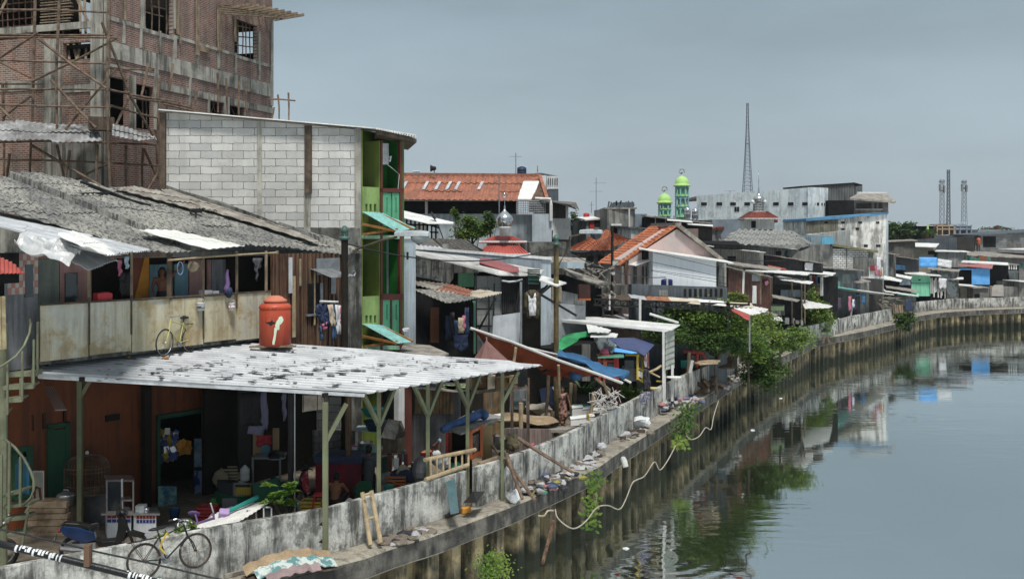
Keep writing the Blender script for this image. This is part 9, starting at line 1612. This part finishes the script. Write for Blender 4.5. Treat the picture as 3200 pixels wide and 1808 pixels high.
for a in [('gas_cylinder',668,1600,27.2,G5,'light green gas cylinder left of the hawker cabinet under the canopy'),('crate',650,1618,26.6,REDPL,'red slatted plastic crate by the shop door foot'),('stool',700,1600,27.6,BLUET,'blue plastic stool behind the teal pipe'),('jug',905,1560,27.8,CYB,'blue water jug beside the thick black pole'),('bucket',945,1600,26.6,WPL,'white bucket at the foot of the thin bright pipe'),('crate',975,1600,26.4,YEL,'yellow crate between bright pipe and red cloth table'),('stool',1000,1595,26.3,REDPL,'red plastic stool left of the shirtless boy'),('sack',1095,1600,26.6,WPL,'white filled sack right of the shirtless boy',.7),('bucket',1215,1545,27.2,TEALP,'teal bucket at the dovecote rack foot'),('crate',1240,1520,27.6,ORC,'orange crate right of the teal bucket'),('sack',1262,1500,27.8,C('sack_tan',(.4,.33,.22)),'tan sack right of the orange crate',.8),('bucket',1300,1478,28.2,BLACKP,'black bucket behind the bamboo railing start'),('jug',1255,1440,29.5,CYB,'blue water jug beyond the tan sack'),('crate',720,1495,29.6,C('crate_cream',(.5,.44,.3)),'cream crate in the dark behind the hawker cabinet'),('sack',690,1520,29.2,C('sack_tan',(.4,.33,.22)),'tan sack in the dark left of the cream crate',.9),('jug',765,1500,28.6,W_,'white jug standing on the hawker cabinet'),('bucket',830,1540,28.6,REDPL,'red bucket on the ground behind the broad leaved plant'),('sack',455,1640,25.6,C('sack_grey',(.3,.3,.3)),'grey sack between food cart and shop column',.7),('bucket',545,1632,26.8,BLUET,'blue bucket at the shop threshold')]: goods(*a)
t=thing('mint_basin_stack','two dark teal basins stacked on a kitchen shelf behind the canopy post','basin',P(1170,1290,30)); b=MB(); b.lathe(P(1168,1300,30),[(.22,0),(.36,.2),(.38,.22)],20); b.build('basin',TEALP,t,True); b=MB(); b.lathe(P(1172,1345,30),[(.2,0),(.33,.28),(.34,.3)],20); b.build('basin',C('dark_blue_basin',(.03,.08,.12)),t,True); b=MB(); fb(b,1112,1180,1336,1346,30.3,.4); b.build('shelf',C('pale_blue_board2',(.4,.5,.55)),t)
b=MB(); pq=VX(984,29.6,1112,30.4); pq.rect(b,984,1345,1110,1430,.15); one('block_wall_stub',b,mat('grey_blocks',(.22,.21,.2),(.16,.155,.15),brick=((1,.1),.4,.2,.012,(.08,.08,.08))),'grey concrete block wall stub behind the red cloth table','wall')
t=thing('wire_rack','tilted rack of thin steel rods hanging under the canopy left end','rack',P(170,1240,25.4)); b=MB()
for k in range(6): b.tube([P(136+k*6,1206,25.4),P(175+k*6,1278,25.0)],.012,4)
b.tube([P(172,1280,25),P(208,1279,25)],.02,5); b.build('rods',ALU,t)
for k,(p,q_) in enumerate([(((1738,770,37.8),(2120,860,54))),(((1077,760,29.9),(1738,775,37.8))),(((1913,730,50),(2461,812,76))),(((1738,765,37.8),(1913,735,50)))]):
    a=P(*p);c=P(*q_); b=MB(); b.tube([a.lerp(c,i/12)-V((0,0,.5*4*(i/12)*(1-i/12))) for i in range(13)],.02,4); one('overhead_cable',b,BLACKP,['cable from the second street lamp to the slate terrace','cable between the two nearest street lamps','cable from the thin utility pole to the third street lamp','cable from the second street lamp to the thin utility pole'][k],'cable','overhead cables')
# humid air
m=bpy.data.materials.new('haze_air'); m.use_nodes=True; nt=m.node_tree; nt.nodes.clear(); o_=nt.nodes.new('ShaderNodeOutputMaterial'); v_=nt.nodes.new('ShaderNodeVolumePrincipled'); v_.inputs['Color'].default_value=(.8,.88,.95,1); v_.inputs['Density'].default_value=.0002; v_.inputs['Anisotropy'].default_value=.2; nt.links.new(v_.outputs[0],o_.inputs['Volume'])
b=MB(); b.add([(x,y,z) for z in(-4,62) for y in(-90,3010) for x in(-3010,3010)],[(0,2,3,1),(4,5,7,6),(0,1,5,4),(2,6,7,3),(0,4,6,2),(1,3,7,5)]); o=b.build('haze',m); o['kind']='stuff'
